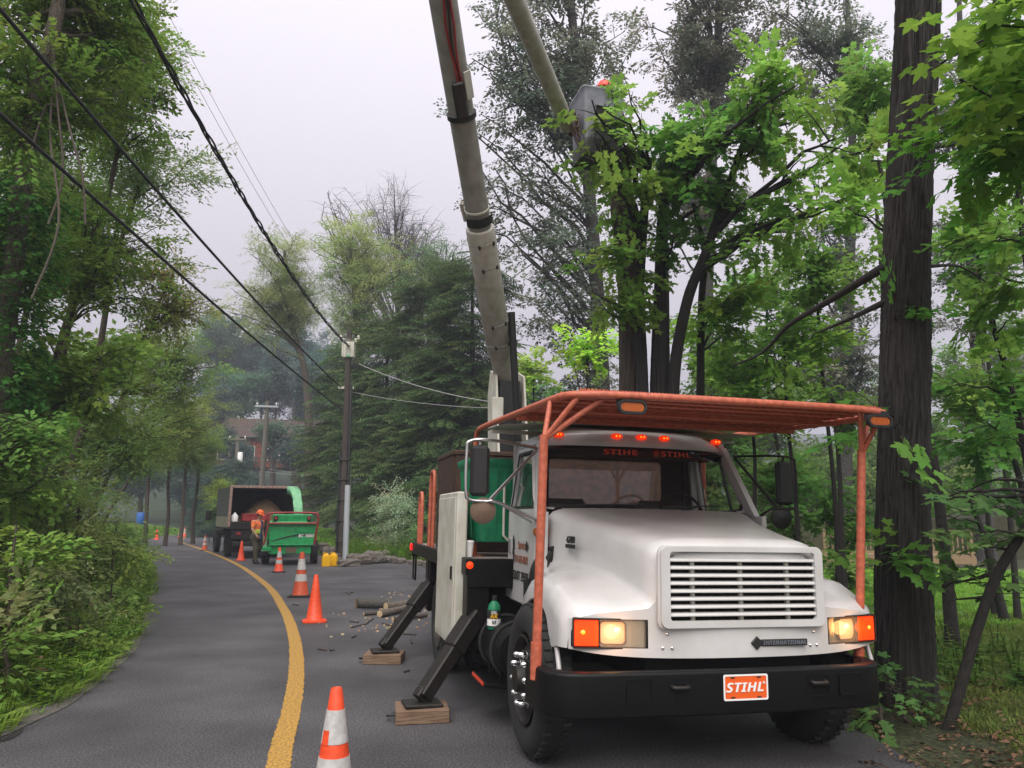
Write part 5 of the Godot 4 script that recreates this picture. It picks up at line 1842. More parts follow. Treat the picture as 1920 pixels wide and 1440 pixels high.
func make_debris() -> void:
	rng.seed = 5
	var R := [["flat pale slab of stone on the rocks right of the pole", Vector3(-6.49, 0, -35.16), V(1.0, 0.28, 0.5), 0.42], ["grey boulder directly below the pale slab", Vector3(-5.23, 0, -26.83), V(0.9, 0.4, 0.6), 0.15], ["brown boulder below the right end of the pale slab", Vector3(-4.83, 0, -27.42), V(0.7, 0.45, 0.6), 0.2], ["pale pointed stone in the middle of the stone edging", Vector3(-4.68, 0, -29.01), V(0.5, 0.42, 0.4), 0.15], ["reddish stone just right of the brown boulder", Vector3(-4.75, 0, -28.03), V(0.5, 0.25, 0.4), 0.1], ["white stone at the foot of the pole, left side", Vector3(-7.97, 0, -33.27), V(0.45, 0.4, 0.4), 0.3], ["grey stone behind the yellow jugs", Vector3(-7.15, 0, -30.8), V(0.6, 0.5, 0.5), 0.2], ["brown stone between the jugs and the pole", Vector3(-6.38, 0, -28.68), V(0.5, 0.3, 0.4), 0.15], ["low grey stone right at the base of the pole conduit", Vector3(-5.33, 0, -25.72), V(0.75, 0.28, 0.45), 0.1]]
	for e in R:
		var m := inst("rock", rock(rng.randi(), e[2]), M.stone, null, (e[1] as Vector3) + V(0, e[3], 0))
		m.rotation.y = rng.randf() * 0.6
		tag(m, e[0], "rock", "stones edging the driveway")
	for k in 14:
		var p := Vector3(-4.82, 0, -28.68).lerp(Vector3(-2.73, 0, -25.2), k / 13.0)
		var s := rng.randf_range(0.18, 0.38)
		var m := inst("rock", rock(rng.randi(), V(s, s * 0.7, s * 0.9)), M.stone, null, p + V(rng.randf() * 0.2, s * 0.22, -rng.randf() * 0.3))
		m.rotation.y = rng.randf() * 6.0
		tag(m, "small edging stone, %s from the pointed stone along the driveway" % ["first", "second", "third", "fourth", "fifth", "sixth", "seventh", "eighth", "ninth", "tenth", "eleventh", "twelfth", "thirteenth", "last"][k], "rock", "small stones edging the driveway")
	# two yellow fuel jugs
	for e in [["left yellow fuel jug beside the stones at the pole", Vector3(-6.08, 0, -25.72), 0.5], ["right yellow fuel jug beside the stones at the pole", Vector3(-5.9, 0, -25.99), -0.3]]:
		var o := thing("fuel_jug", e[0], "jug", e[1], "yellow fuel jugs")
		o.rotation.y = e[2]
		var g := MB.new()
		var rows := []
		for q in [[0.0, 0.24, 0.14], [0.01, 0.26, 0.16], [0.3, 0.26, 0.16], [0.36, 0.2, 0.14], [0.4, 0.08, 0.08], [0.44, 0.06, 0.06]]:
			var row := PackedVector3Array()
			for p in rrect(0, 0, q[1], q[2], 0.029):
				row.append(V(p.x, q[0], p.y))
			rows.append(row)
		g.sheet(rows, true)
		put("body", g, M.jug_yellow, o)
		g = MB.new()
		g.tube(smooth_path(pv([V(-0.1, 0.33, 0), V(-0.08, 0.42, 0), V(0.0, 0.44, 0), V(0.06, 0.4, 0)]), 4), fl([0.016]), 6)
		put("handle", g, M.jug_yellow, o)
		g = MB.new()
		g.lathe([Vector2(0.035, 0.43), Vector2(0.035, 0.47), Vector2(0.0001, 0.475)], 12)
		put("cap", g, M.jug_dark, o)
	# cut wood on the asphalt behind the outrigger
	log_thing("thickest grey log lying on the asphalt behind the rear outrigger", Vector3(-2.81, 0, -14.33) + V(0, 0.09, 0), Vector3(-2.21, 0, -14.17) + V(0, 0.09, 0), 0.085, M.bark_gray, "cut wood on the asphalt")
	log_thing("thin dark stick in front of the thick log", Vector3(-2.46, 0, -13.21) + V(0, 0.03, 0), Vector3(-2.19, 0, -13.42) + V(0, 0.03, 0), 0.03, M.bark_brown, "cut wood on the asphalt")
	log_thing("pale crooked log end left of the outrigger leg", Vector3(-2.14, 0, -13.01) + V(0, 0.06, 0), Vector3(-1.77, 0, -13.86) + V(0, 0.07, 0), 0.06, M.bark_pale, "cut wood on the asphalt")
	log_thing("pale log crossing behind the outrigger leg", Vector3(-2.21, 0, -13.86) + V(0, 0.08, 0), Vector3(-1.63, 0, -14.49) + V(0, 0.08, 0), 0.07, M.bark_pale, "cut wood on the asphalt")
	log_thing("greenish branch right of the outrigger leg", Vector3(-1.86, 0, -12.5) + V(0, 0.04, 0), Vector3(-1.39, 0, -13.01) + V(0, 0.04, 0), 0.035, M.bark_brown, "cut wood on the asphalt")
	log_thing("short cut log lying on the lawn at the right", Vector3(4.85, -0.248, -8.744), Vector3(5.27, -0.224, -8.436), 0.05, M.bark_pale, "logs on the lawn")
	log_thing("pale stump-like log standing behind the bumper by the big trunk", Vector3(2.95, 0, -6.732), Vector3(2.94, 0, -6.732) + V(0.02, 0.3, -0.03), 0.045, M.bark_pale)
	for e in [[Vector3(-2.38, -0, -11.81), Vector3(-2.21, 0, -12.26), "pair-lying left twig in front of the cut logs"], [Vector3(-2.24, 0, -12.38), Vector3(-2.23, 0, -12.88), "twig crossing the tip of the left twig before the cut logs"], [Vector3(-2.55, 0, -12.5), Vector3(-2.38, 0, -12.38), "twig lying just left of the thin dark stick"], [Vector3(-2.42, 0, -9.981), Vector3(-2.28, 0, -9.867), "long dark twig between the yellow line and the rear outrigger"], [Vector3(-2.24, 0, -9.867), Vector3(-2.19, 0, -9.904), "short dark twig right beside the long one near the yellow line"], [Vector3(-1.52, 0, -11.19), Vector3(-1.33, 0, -11.1), "twig on the asphalt right of the rear outrigger leg"], [Vector3(-1.36, 0, -10.73), Vector3(-1.3, 0, -10.38), "upright lying twig near the rear wheel"], [Vector3(-1.14, 0, -8.54), Vector3(-1.1, 0, -8.624), "twig between the two timber blocks"], [Vector3(-3.6, 0, -17.13), Vector3(-3.39, 0, -16.57), "dark bark scrap beyond the cut logs, left one of two"], [Vector3(-3.51, 0, -17.13), Vector3(-3.41, -0, -17.02), "dark bark scrap beyond the cut logs, right one of two"], [Vector3(-4.1, 0, -14.83), Vector3(-3.94, 0, -14.66), "twig at the base of the plain near cone, beside the line"], [Vector3(-2, 0, -12.26), Vector3(-1.75, 0, -11.92), "pale twig in front of the crooked log end"], [Vector3(-2.17, 0, -10.86), Vector3(-2.15, 0, -11.05), "small twig left of the rear timber block"]]:
		log_thing(e[2], e[0] + V(0, 0.012, 0), e[1] + V(0, 0.014, 0), 0.011, M.bark_brown, "twigs scattered on the asphalt", "twig")
	# far blue barrel in the verge
	var g := MB.new()
	g.lathe([Vector2(0.0001, 0.7), Vector2(0.28, 0.7), Vector2(0.3, 0.66), Vector2(0.3, 0.04), Vector2(0.28, 0), Vector2(0.0001, 0)], 20)
	tag(put("blue_barrel", g, M.blue_plastic, null, Vector3(-22.2, 1.11, -46.76)), "small blue barrel in the grass at the bend of the road", "barrel")



# ---------------------------------------------------------------- poles, wires, houses
func sag(a: Vector3, b: Vector3, d: float, n := 24) -> PackedVector3Array:
	var out := PackedVector3Array()
	for k in n + 1:
		var f := float(k) / n
		out.append(a.lerp(b, f) - V(0, d * 4.0 * f * (1.0 - f), 0))
	return out

func wire(label: String, p: PackedVector3Array, r: float, m: Material, twist := 0) -> void:
	var o := thing("wire", label, "wire", p[0], "overhead wires")
	for k in maxi(1, twist):
		var g := MB.new()
		var q := PackedVector3Array()
		var n := p.size() if twist == 0 else p.size() * 6
		for i in n:
			var f := float(i) / (n - 1) * (p.size() - 1)
			var c := p[int(f)].lerp(p[mini(int(f) + 1, p.size() - 1)], f - int(f)) - p[0]
			if twist:
				var a := f * 2.2 + TAU * k / twist
				c += V(cos(a), sin(a), 0) * r * (1.1 + 0.8 * sin(f * 1.3) * sin(f * 1.3))
			q.append(c)
		g.tube(q, fl([r]), 6)
		put("strand", g, m, o)

func make_poles() -> void:
	var a := Vector3(-6.22, 0, -28.68)
	var top := Vector3(-6.35, 8.71, -29.23)
	var t := thing("utility_pole", "brown wooden utility pole with grey conduit and white bracket box at its top", "utility pole", a, "utility poles along the road")
	var g := MB.new()
	g.tube(pv([V(0, -0.3, 0), (top - a) * 0.5, top - a]), fl([0.155, 0.13, 0.11]), 16)
	put("shaft", g, M.pole_wood, t)
	var dir := (top - a).normalized()
	g = MB.new()
	g.tube(pv([V(0.16, 0, 0.1), V(0.16, 0, 0.1) + dir * 2.75]), fl([0.105]), 14)
	put("conduit_guard", g, M.conduit, t)
	g = MB.new()
	g.rod(V(0.17, 0, 0.08) + dir * 2.7, V(0.15, 0, 0.06) + dir * 6.6, 0.055, 8)
	g.rod(V(-0.19, 0.2, 0.03), V(-0.17, 0, 0.02) + dir * 4.0, 0.04, 8)
	for k in 5:
		g.box(V(0.0, 0, 0.06) + dir * (0.7 + k * 0.75), V(0.42, 0.03, 0.2), 0.01)
	put("cable_run", g, M.black_trim, t)
	var b := top - a
	g = MB.new()
	g.box(b - dir * 0.75, V(0.46, 0.62, 0.3), 0.02)
	for x in [-0.21, -0.07, 0.07, 0.21]:
		g.box(b - dir * 0.75 + V(x, 0.0, 0.16), V(0.05, 0.58, 0.05), 0.01)
	put("bracket_box", g, M.dull_white, t)
	g = MB.new()
	g.box(b - dir * 1.0 + V(0.03, 0, 0.19), V(0.14, 0.1, 0.03), 0.01)
	put("green_tag", g, M.light_green, t)
	g = MB.new()
	g.tube(pv([b - dir * 0.5, b]), fl([0.12, 0.1]), 12)
	put("pole_top", g, M.pole_pale, t)
	for x in [-0.32, -0.22, 0.26, 0.36]:
		g = MB.new()
		g.lathe([Vector2(0.0001, 0.16), Vector2(0.05, 0.14), Vector2(0.06, 0.08), Vector2(0.035, 0.06), Vector2(0.05, 0.0), Vector2(0.0001, 0.0)], 10, Transform3D(Basis(), b - dir * (0.42 if absf(x) < 0.3 else 0.3) + V(x, 0, 0)))
		put("insulator", g, M.dull_white, t)
	g = MB.new()
	for k in 7:
		var o := b - dir * 1.05 + V(0.05 + 0.05 * k, 0, 0.1)
		g.tube(smooth_path(pv([o, o + V(0.05, -0.25 - 0.05 * (k % 3), 0.05), o + V(0.1, -0.45, 0.02), o + V(0.04, -0.3, 0)]), 4), fl([0.014]), 5)
	put("cable_loops", g, M.wire, t)
	g = MB.new()
	g.bar(b - dir * 2.25 + V(-0.35, 0, 0), b - dir * 2.25 + V(0.25, 0, 0), 0.07, 0.09, 0.01)
	put("cross_bracket", g, M.dull_white, t)
	for e in [[Vector3(-16.4, 3.05, -50.48), Vector3(-15.9, 8.97, -49.47), 0.62, "pale wooden utility pole with white crossarm behind the chip truck"], [Vector3(-22.3, 3.81, -62.53), Vector3(-22.1, 8.05, -61.8), 0.95, "thin far utility pole with crossarm and white transformer at the blue spruce"]]:
		a = e[0]
		a.y = gh(a.x, a.z)
		b = (e[1] as Vector3) - a
		t = thing("utility_pole", e[3], "utility pole", a, "utility poles along the road")
		g = MB.new()
		g.tube(pv([V(0, -0.2, 0), b]), fl([0.2, 0.14]), 12)
		put("shaft", g, M.pole_pale, t)
		g = MB.new()
		g.bar(b + V(-0.75, -0.35, 0.14), b + V(0.75, -0.4, 0.14), 0.1, 0.13, 0.01)
		put("crossarm", g, M.conduit if e[2] < 0.9 else M.pole_pale, t)
		for x in [-0.62, 0.62]:
			g = MB.new()
			g.lathe([Vector2(0.0001, 0.22), Vector2(0.05, 0.2), Vector2(0.06, 0.1), Vector2(0.03, 0.08), Vector2(0.03, 0.0)], 8, Transform3D(Basis(), b + V(x, -0.32, 0.14)))
			put("insulator", g, M.print_white, t)
		if e[2] > 0.9:
			g = MB.new()
			g.lathe([Vector2(0.0001, 0.9), Vector2(0.16, 0.88), Vector2(0.2, 0.8), Vector2(0.2, 0.1), Vector2(0.0001, 0.05)], 14, Transform3D(Basis(), b + V(0.3, -2.3, 0.1)))
			put("transformer", g, M.print_white, t)
	# spans
	var P0 := Vector3(-6.33, 8.12, -29.23)
	wire("thick twisted black wire, uppermost of the three crossing the left sky", sag(Vector3(-5.14, 8.67, -8.744), P0, 0.55, 30), 0.02, M.wire, 3)
	wire("middle black wire of the three crossing the left trees", sag(Vector3(-5.72, 7.29, -7.152), Vector3(-6.6, 5.75, -29.53) + V(0, 0.75, 0), 0.2), 0.027, M.wire)
	wire("lowest black wire of the three crossing the left trees", sag(Vector3(-5.87, 6.23, -7.537), Vector3(-6.6, 5.69, -29.54), 0.12), 0.027, M.wire)
	wire("thin wire beside the thick one, left one of the pair", sag(Vector3(-9.58, 15.3, -17.96), Vector3(-6.35, 8.59, -29.25), 0.5), 0.007, M.wire_pale)
	wire("thin wire beside the thick one, right one of the pair", sag(Vector3(-9.84, 16, -18.86), Vector3(-6.31, 8.71, -29.23), 0.35), 0.007, M.wire_pale)
	wire("pale service wire running from the pole to the right behind the boom", sag(Vector3(-5.96, 7.44, -29.24), Vector3(0, 5.49, -26.73), 0.25), 0.018, M.wire_pale)
	wire("thin wire below the pale one, running from the pole to the right", sag(Vector3(-6.21, 6.36, -29.43), Vector3(0, 5.21, -25.77), 0.15), 0.012, M.wire_pale)
	wire("upper of two thin wires low behind the chip truck", sag(Vector3(-16.2, 4.66, -50.21), Vector3(-12.8, 4.32, -50.27), 0.05), 0.016, M.wire_pale)
	wire("lower of two thin wires low behind the chip truck", sag(Vector3(-16.2, 4.45, -50.24), Vector3(-12.8, 4.18, -50.29), 0.05), 0.016, M.wire_pale)

func house(called: String, label: String, at: Vector3, turn: float, s: Vector3, wall: Material) -> void:
	var o := thing(called, label, "house", at)
	o.rotation.y = turn
	var g := MB.new()
	g.box(V(0, s.y * 0.5, 0), s)
	for e in [-1.0, 1.0]:
		g.tri(V(e * s.x * 0.5, s.y, -s.z * 0.5), V(e * s.x * 0.5, s.y, s.z * 0.5), V(e * s.x * 0.5, s.y + 2.2, 0))
	put("wall", g, wall, o)
	g = MB.new()
	for e in [-1.0, 1.0]:
		g.bar(V(0, s.y + 2.3, 0), V(0, s.y - 0.25, e * (s.z * 0.5 + 0.5)), s.x + 0.8, 0.14)
	put("roof", g, M.house_roof, o)
	for k in 5:
		for j in 2:
			if s.y < 4.0 and j == 1:
				continue
			g = MB.new()
			var c := V(lerpf(-s.x * 0.4, s.x * 0.4, k / 4.0), 1.5 + j * 2.7, s.z * 0.5 + 0.02)
			g.box(c, V(1.1, 1.4, 0.06))
			var w := put("window", g, M.window_dark, o)
			g = MB.new()
			g.plate(rrect(c.x, c.y, 1.3, 1.6, 0.01, 1), rrect(c.x, c.y, 1.08, 1.38, 0.01, 1), func(p: Vector2) -> Vector3: return V(p.x, p.y, c.z + 0.02), V(0, 0, 0.06))
			put("frame", g, M.dull_white, w)

func make_houses() -> void:
	house("brick_house", "orange red house with dark roof half hidden by trees on the hill", Vector3(-27.2, 6.82, -88.39), 0.25, V(13, 3.4, 8), M.house_red)
	house("brick_house", "reddish brown house glimpsed through the maple leaves at the right edge", Vector3(43.1, -2.34, -63.58), -0.5, V(9, 2.8, 7), M.house_red)
	var c := Vector3(12.7, -0.556, -23.71)
	c.y = 0.0
	var o := thing("wooden_deck", "light wooden deck with railing behind the big trunk", "deck", c)
	o.rotation.y = -0.15
	var g := MB.new()
	for k in 9:
		g = MB.new()
		g.box(V(-1.0, 0.42, -0.1 - k * 0.2), V(4.4, 0.04, 0.19), 0.004)
		put("deck_board", g, M.deck_wood, o)
	for x in [-3.1, -1.6, -0.1, 1.1]:
		g = MB.new()
		g.box(V(x, 0.6, 0.0), V(0.09, 1.2, 0.09), 0.008)
		put("post", g, M.deck_wood, o)
	g = MB.new()
	g.box(V(-1.0, 1.2, 0), V(4.4, 0.04, 0.14), 0.005)
	g.box(V(-1.0, 0.55, 0), V(4.4, 0.07, 0.04), 0.005)
	g.box(V(-1.0, 0.3, 0.02), V(4.4, 0.2, 0.04), 0.005)
	put("rail", g, M.deck_wood, o)
	for k in 30:
		g = MB.new()
		g.box(V(-3.0 + k * 0.138, 0.87, 0), V(0.04, 0.62, 0.035), 0.004)
		put("baluster", g, M.deck_wood, o)

# ---------------------------------------------------------------- foliage
const MAPLE := [Vector2(0.0, 0.0), Vector2(0.17, -0.07), Vector2(0.52, 0.06), Vector2(0.36, 0.2), Vector2(0.62, 0.42), Vector2(0.6, 0.62), Vector2(0.24, 0.52), Vector2(0.2, 0.72), Vector2(0.0, 1.02)]

func add_leaf(g: MB, at: Vector3, B: Basis, s: float, kind: int) -> void:
	if kind == 0:   # maple
		var o := at + B * (V(0, -0.05, 0.32) * s)
		var pts := PackedVector3Array()
		for q in MAPLE:
			pts.append(at + B * (V(q.x, -0.12 * q.x - 0.1 * q.y * q.y, q.y) * s))
		for k in range(MAPLE.size() - 2, 0, -1):
			pts.append(at + B * (V(-MAPLE[k].x, -0.12 * MAPLE[k].x - 0.1 * MAPLE[k].y * MAPLE[k].y, MAPLE[k].y) * s))
		for k in pts.size():
			g.tri(o, pts[k], pts[(k + 1) % pts.size()])
	elif kind == 1:   # ovate, folded along its rib
		var a := at
		var m := at + B * (V(0, -0.02, 0.45) * s)
		var e := at + B * (V(0, -0.14, 1.0) * s)
		for x in [-1.0, 1.0]:
			var w := at + B * (V(x * 0.27, 0.05, 0.4) * s)
			g.tri(a, w, m)
			g.tri(m, w, e)
	elif kind == 2:   # narrow leaflet
		g.tri(at, at + B * (V(0.15, 0.02, 0.5) * s), at + B * (V(0, -0.08, 1.0) * s))
		g.tri(at, at + B * (V(0, -0.08, 1.0) * s), at + B * (V(-0.15, 0.02, 0.5) * s))
	else:   # grass blade or needle
		g.tri(at - B.x * 0.04 * s, at + B.x * 0.04 * s, at + B * (V(0, -0.15, 1.0) * s))

func rnd_basis(fwd: Vector3, tilt: float) -> Basis:
	var up := Vector3(rng.randf_range(-tilt, tilt), 1.0, rng.randf_range(-tilt, tilt)).normalized()
	if absf(fwd.normalized().dot(up)) > 0.97:
		up = Vector3(0.7, 0.3, 0.6).normalized()
	var z := fwd.normalized()
	var x := up.cross(z).normalized()
	return Basis(x, z.cross(x), z)

const LUSH := 3.2

func tint(c: Color, v: float) -> Color:
	var k := 1.0 + rng.randf_range(-v, v)
	return Color(c.r * k * (1.0 + rng.randf_range(-v, v) * 0.5), c.g * k, c.b * k)

# a twig with leaves growing along +z
func spray(kind: int, count: int, length: float, leaf: float, spread := 0.9, v := 0.22, droop := 0.25) -> ArrayMesh:
	var g := MB.new()
	g.col = Color(0.5, 0.36, 0.3)
	if kind == 0 or kind == 1:
		g.rod(Vector3.ZERO, V(0, -droop * length * 0.4, length * 0.9), 0.004, 3, 0.002)
	for k in count:
		var f := (k + rng.randf()) / count
		var side := (1.0 if k % 2 == 0 else -1.0) * rng.randf_range(0.3, spread)
		var d := V(side, rng.randf_range(-0.35, 0.15), 0.65 * rng.randf_range(0.4, 1.2)).normalized()
		var at := V(side * 0.12 * length * rng.randf(), rng.randf_range(-0.1, 0.1) * length - droop * f * f * length * 0.6, f * length)
		g.col = tint(Color(1, 1, 1), v)
		add_leaf(g, at + d * leaf * 0.3, rnd_basis(d, 0.55), leaf * rng.randf_range(0.7, 1.15), kind)
	return g.leafy_mesh()

# a ball of small leaves for trees seen from afar
func clump(kind: int, count: int, r: float, leaf: float, flat := 0.6) -> ArrayMesh:
	var g := MB.new()
	for k in count:
		var p := V(rng.randfn(), rng.randfn() * flat, rng.randfn()) * r * 0.5
		g.col = tint(Color(1, 1, 1), 0.25)
		add_leaf(g, p, rnd_basis(V(rng.randfn(), rng.randfn() * 0.4 - 0.2, rng.randfn()), 0.8), leaf * rng.randf_range(0.7, 1.3), kind)
	return g.leafy_mesh()

# a drooping conifer bough along +z
func bough(length: float, n: int) -> ArrayMesh:
	var g := MB.new()
	g.col = Color(0.5, 0.4, 0.35)
	g.rod(Vector3.ZERO, V(0, -0.2 * length, length), 0.008, 3, 0.003)
	for k in n:
		var f := (k + 0.5) / n
		var o := V(0, -0.2 * length * f, f * length)
		var w := length * 0.42 * (1.0 - f * 0.75)
		for s in [-1.0, 1.0]:
			var d := V(s, -0.25 + rng.randf_range(-0.15, 0.1), 0.75).normalized()
			for j in 5:
				var q := o + d * w * (j + rng.randf()) / 5.0
				g.col = tint(Color(1, 1, 1), 0.3)
				add_leaf(g, q, rnd_basis((d + V(rng.randf_range(-0.7, 0.7), rng.randf_range(-0.5, 0.1), rng.randf_range(-0.3, 0.7))), 0.9), length * 0.11, 2)
	return g.leafy_mesh()

func tuft(n: int, h: float, w: float) -> ArrayMesh:
	var g := MB.new()
	for k in n:
		var a := rng.randf() * TAU
		var d := V(cos(a) * 0.5, 1.0, sin(a) * 0.5)
		var o := V(cos(a), 0, sin(a)) * rng.randf() * w
		var s := h * rng.randf_range(0.5, 1.1)
		g.col = tint(Color(1, 1, 1), 0.25)
		var side := V(-sin(a), 0, cos(a)) * s * 0.045
		var m := o + d.normalized() * s * 0.55
		var e := o + (d + V(cos(a) * 0.6, -0.25, sin(a) * 0.6)).normalized() * s
		g.quad(o - side, o + side, m + side * 0.8, m - side * 0.8)
		g.tri(m - side * 0.8, m + side * 0.8, e)
	return g.mesh()

func weed(n: int, h: float, leaf: float, kind := 1) -> ArrayMesh:   # upright stem with leaves all round
	var g := MB.new()
	g.col = Color(0.7, 0.6, 0.4)
	g.rod(Vector3.ZERO, V(0.03, h, 0.02), 0.006, 3, 0.003)
	for k in n:
		var f := (k + 0.6) / n
		var a := k * 2.4 + rng.randf()
		g.col = tint(Color(1, 1, 1), 0.22)
		add_leaf(g, V(0.03 * f, h * f, 0.02 * f), rnd_basis(V(cos(a), 0.35 - 0.3 * f, sin(a)), 0.3), leaf * (1.15 - 0.6 * f) * rng.randf_range(0.8, 1.2), kind)
	return g.mesh()

var S := {}

func make_sprays() -> void:
	rng.seed = 11
	S.maple = [spray(0, 13, 0.45, 0.098), spray(0, 12, 0.42, 0.085), spray(0, 11, 0.4, 0.11)]
	S.maple_small = [spray(0, 12, 0.5, 0.1), spray(0, 12, 0.45, 0.1)]
	S.ovate = [spray(1, 22, 0.5, 0.1), spray(1, 24, 0.55, 0.09)]
	S.ivy = [spray(1, 14, 0.35, 0.11, 1.0, 0.25, 0.5), spray(0, 8, 0.35, 0.1, 1.0, 0.25, 0.5)]
	S.fine = [spray(1, 34, 0.7, 0.075), spray(2, 40, 0.7, 0.1)]
	S.compound = [spray(2, 46, 0.8, 0.13, 1.4, 0.2, 0.5), spray(2, 46, 0.9, 0.12, 1.4, 0.2, 0.5)]
	S.oak = [spray(1, 26, 0.7, 0.15, 1.2, 0.25), spray(1, 26, 0.7, 0.16, 1.2, 0.25)]
	S.far = [clump(1, 80, 0.85, 0.22), clump(1, 80, 0.85, 0.2)]
	S.farfine = [clump(2, 90, 0.8, 0.28), clump(1, 90, 0.8, 0.16)]
	S.hemlock = [bough(1.3, 9), bough(1.5, 10)]
	S.spruce = [bough(0.9, 8), bough(1.0, 8)]
	S.grass = [tuft(16, 0.28, 0.12), tuft(14, 0.2, 0.14)]
	S.lawn = [tuft(20, 0.09, 0.16), tuft(18, 0.08, 0.18)]
	S.weed = [weed(18, 0.42, 0.075), weed(16, 0.36, 0.085)]
	S.herb = [weed(11, 0.2, 0.065), weed(9, 0.15, 0.07, 0)]
	S.dead = [spray(1, 10, 0.3, 0.09, 1.2, 0.3, 0.0)]

func scatter(called: String, meshes: Array, where: Array, m: Material, parent: Node3D = null, label := "", category := "") -> void:
	for e in meshes.size():
		var mine := []
		for k in range(e, where.size(), meshes.size()):
			mine.append(where[k])
		if mine.is_empty():
			continue
		var mm := MultiMesh.new()
		mm.transform_format = MultiMesh.TRANSFORM_3D
		mm.use_colors = true
		mm.mesh = meshes[e]
		mm.instance_count = mine.size()
		for k in mine.size():
			mm.set_instance_transform(k, mine[k][0])
			mm.set_instance_color(k, mine[k][1])
		var o := MultiMeshInstance3D.new()
		o.multimesh = mm
		o.material_override = m
		o.name = called if parent else numbered(called)
		if parent:
			parent.add_child(o, true)
		else:
			add_child(o)
		tag(o, label, category, "", "stuff")

# tree: blobs are [centre, radii, limbs]; every limb leaves the trunk, forks into twigs and ends in leaf sprays
func tree(called: String, label: String, group: String, trunk: PackedVector3Array, r0: float, r1: float, blobs: Array, leaves: Array, col: Color, bark_m: Material, P := {}) -> Node3D:
	var base := trunk[0]
	var o := thing(called, label, P.get("category", "tree"), base, group)
	var twigs: int = P.get("twigs", 7)
	var per: int = P.get("per", 5)
	var size: float = P.get("size", 1.0)
	var needle: bool = P.get("needle", false)
	var spread: float = P.get("spread", 0.3)
	var rise: float = P.get("rise", 0.35)
	var g := MB.new()
	var tp := smooth_path(trunk, 5)
	var rr := PackedFloat32Array()
	for i in tp.size():
		tp[i] -= base
		var f := float(i) / (tp.size() - 1)
		rr.append(lerpf(r0, r1, f) * (1.0 + 0.35 * exp(-f * 16.0)))
	if P.get("rough", false):
		rough_trunk(g, tp, rr)
	else:
		g.tube(tp, rr, P.get("sides", 9), true, 1.0)
	var where := []
	var leafy: float = P.get("leafy", 1.0)
	var lai: float = P.get("lai", 4.0)
	for b in blobs:
		var c: Vector3 = b[0] - base
		var R: Vector3 = b[1]
		# as many sprays as give the crown its leaf area
		var want: float = lai * PI * R.y * (R.x + R.z) * 0.5 / ((leaves[0] as Mesh).get_meta("area", 0.05) * size * size)
		var limbs: int = b[2]
		if leafy > 0.0:
			limbs = clampi(int(want / 16.0), 3, mini(limbs, P.get("most", 40)))
			per = clampi(int(round(sqrt(want / limbs * 0.5))), 1, 6)
			twigs = clampi(int(round(want / limbs / per)), 2, 22)
		for k in limbs:
			var d := V(rng.randfn(), rng.randfn(), rng.randfn()).normalized()
			var tgt := c + d * R * pow(rng.randf(), 0.45)
			# leave the trunk somewhat below the target
			var hy := tgt.y - rise * Vector2(tgt.x - tp[tp.size() / 2].x, tgt.z - tp[tp.size() / 2].z).length()
			var i0 := 0
			for i in tp.size():
				if tp[i].y <= hy:
					i0 = i
			i0 = clampi(i0, mini(3, tp.size() - 2), tp.size() - 1)
			var s0 := tp[i0]
			var L := s0.distance_to(tgt)
			var mid := s0.lerp(tgt, 0.5) + V(rng.randfn() * 0.1, 0.1 + rng.randfn() * 0.08, rng.randfn() * 0.1) * L
			var lr: float = minf(rr[i0] * 0.6, 0.012 + 0.011 * L) * P.get("limb", 1.0)
			var path := PackedVector3Array()
			for q in 6:
				var f := q / 5.0
				path.append(s0.lerp(mid, f).lerp(mid.lerp(tgt, f), f))
			for q in range(1, 5):
				path[q] += V(rng.randfn(), rng.randfn(), rng.randfn()) * 0.025 * L
			g.tube(path, fl([lr, lr * 0.85, lr * 0.7, lr * 0.55, lr * 0.4, lr * 0.25]), 5, false)
			var shade := tint(Color(col.r * 1.12, col.g, col.b * 1.4) * LUSH, P.get("vary", 0.3))
			var rb := minf(minf(R.x, R.z), maxf(0.3, L * spread))
			for w in twigs:
				var f := 0.3 + 0.7 * (w + rng.randf()) / twigs
				var fi := f * 4.999
				var o0 := path[int(fi)].lerp(path[int(fi) + 1], fi - int(fi))
				var e := V(rng.randfn(), rng.randfn() * 0.55, rng.randfn()).normalized() * rb * rng.randf_range(0.4, 1.1)
				if needle:
					var ax := (tgt - s0).normalized()
					e = (e.slide(Vector3.UP) * 0.5 + ax * rb * 0.25)
				g.tube(pv([o0, o0 + e * 0.55 + V(0, 0.06 * rb, 0), o0 + e]), fl([lr * 0.35, lr * 0.22, 0.004] if leafy > 0.0 else [lr * 0.28, lr * 0.16, 0.004]), 3, false)
				if leafy < 1.0 and rng.randf() > leafy:
					continue
				for q in per:
					var h := 0.35 + 0.65 * (q + rng.randf()) / per
					var p := o0 + e * h + V(rng.randfn(), rng.randfn() * 0.6, rng.randfn()) * rb * 0.14
					var out := e.normalized() + V(rng.randfn(), rng.randfn() * 0.4 - 0.15, rng.randfn()) * 0.6
					var B := rnd_basis(out, 0.35).scaled_local(Vector3.ONE * size * rng.randf_range(0.75, 1.25))
					where.append([Transform3D(B, p), tint(shade, 0.15)])
	put("trunk", g, bark_m, o)
	scatter("crown", leaves, where, M.needle if needle else M.leaf, o)
	return o

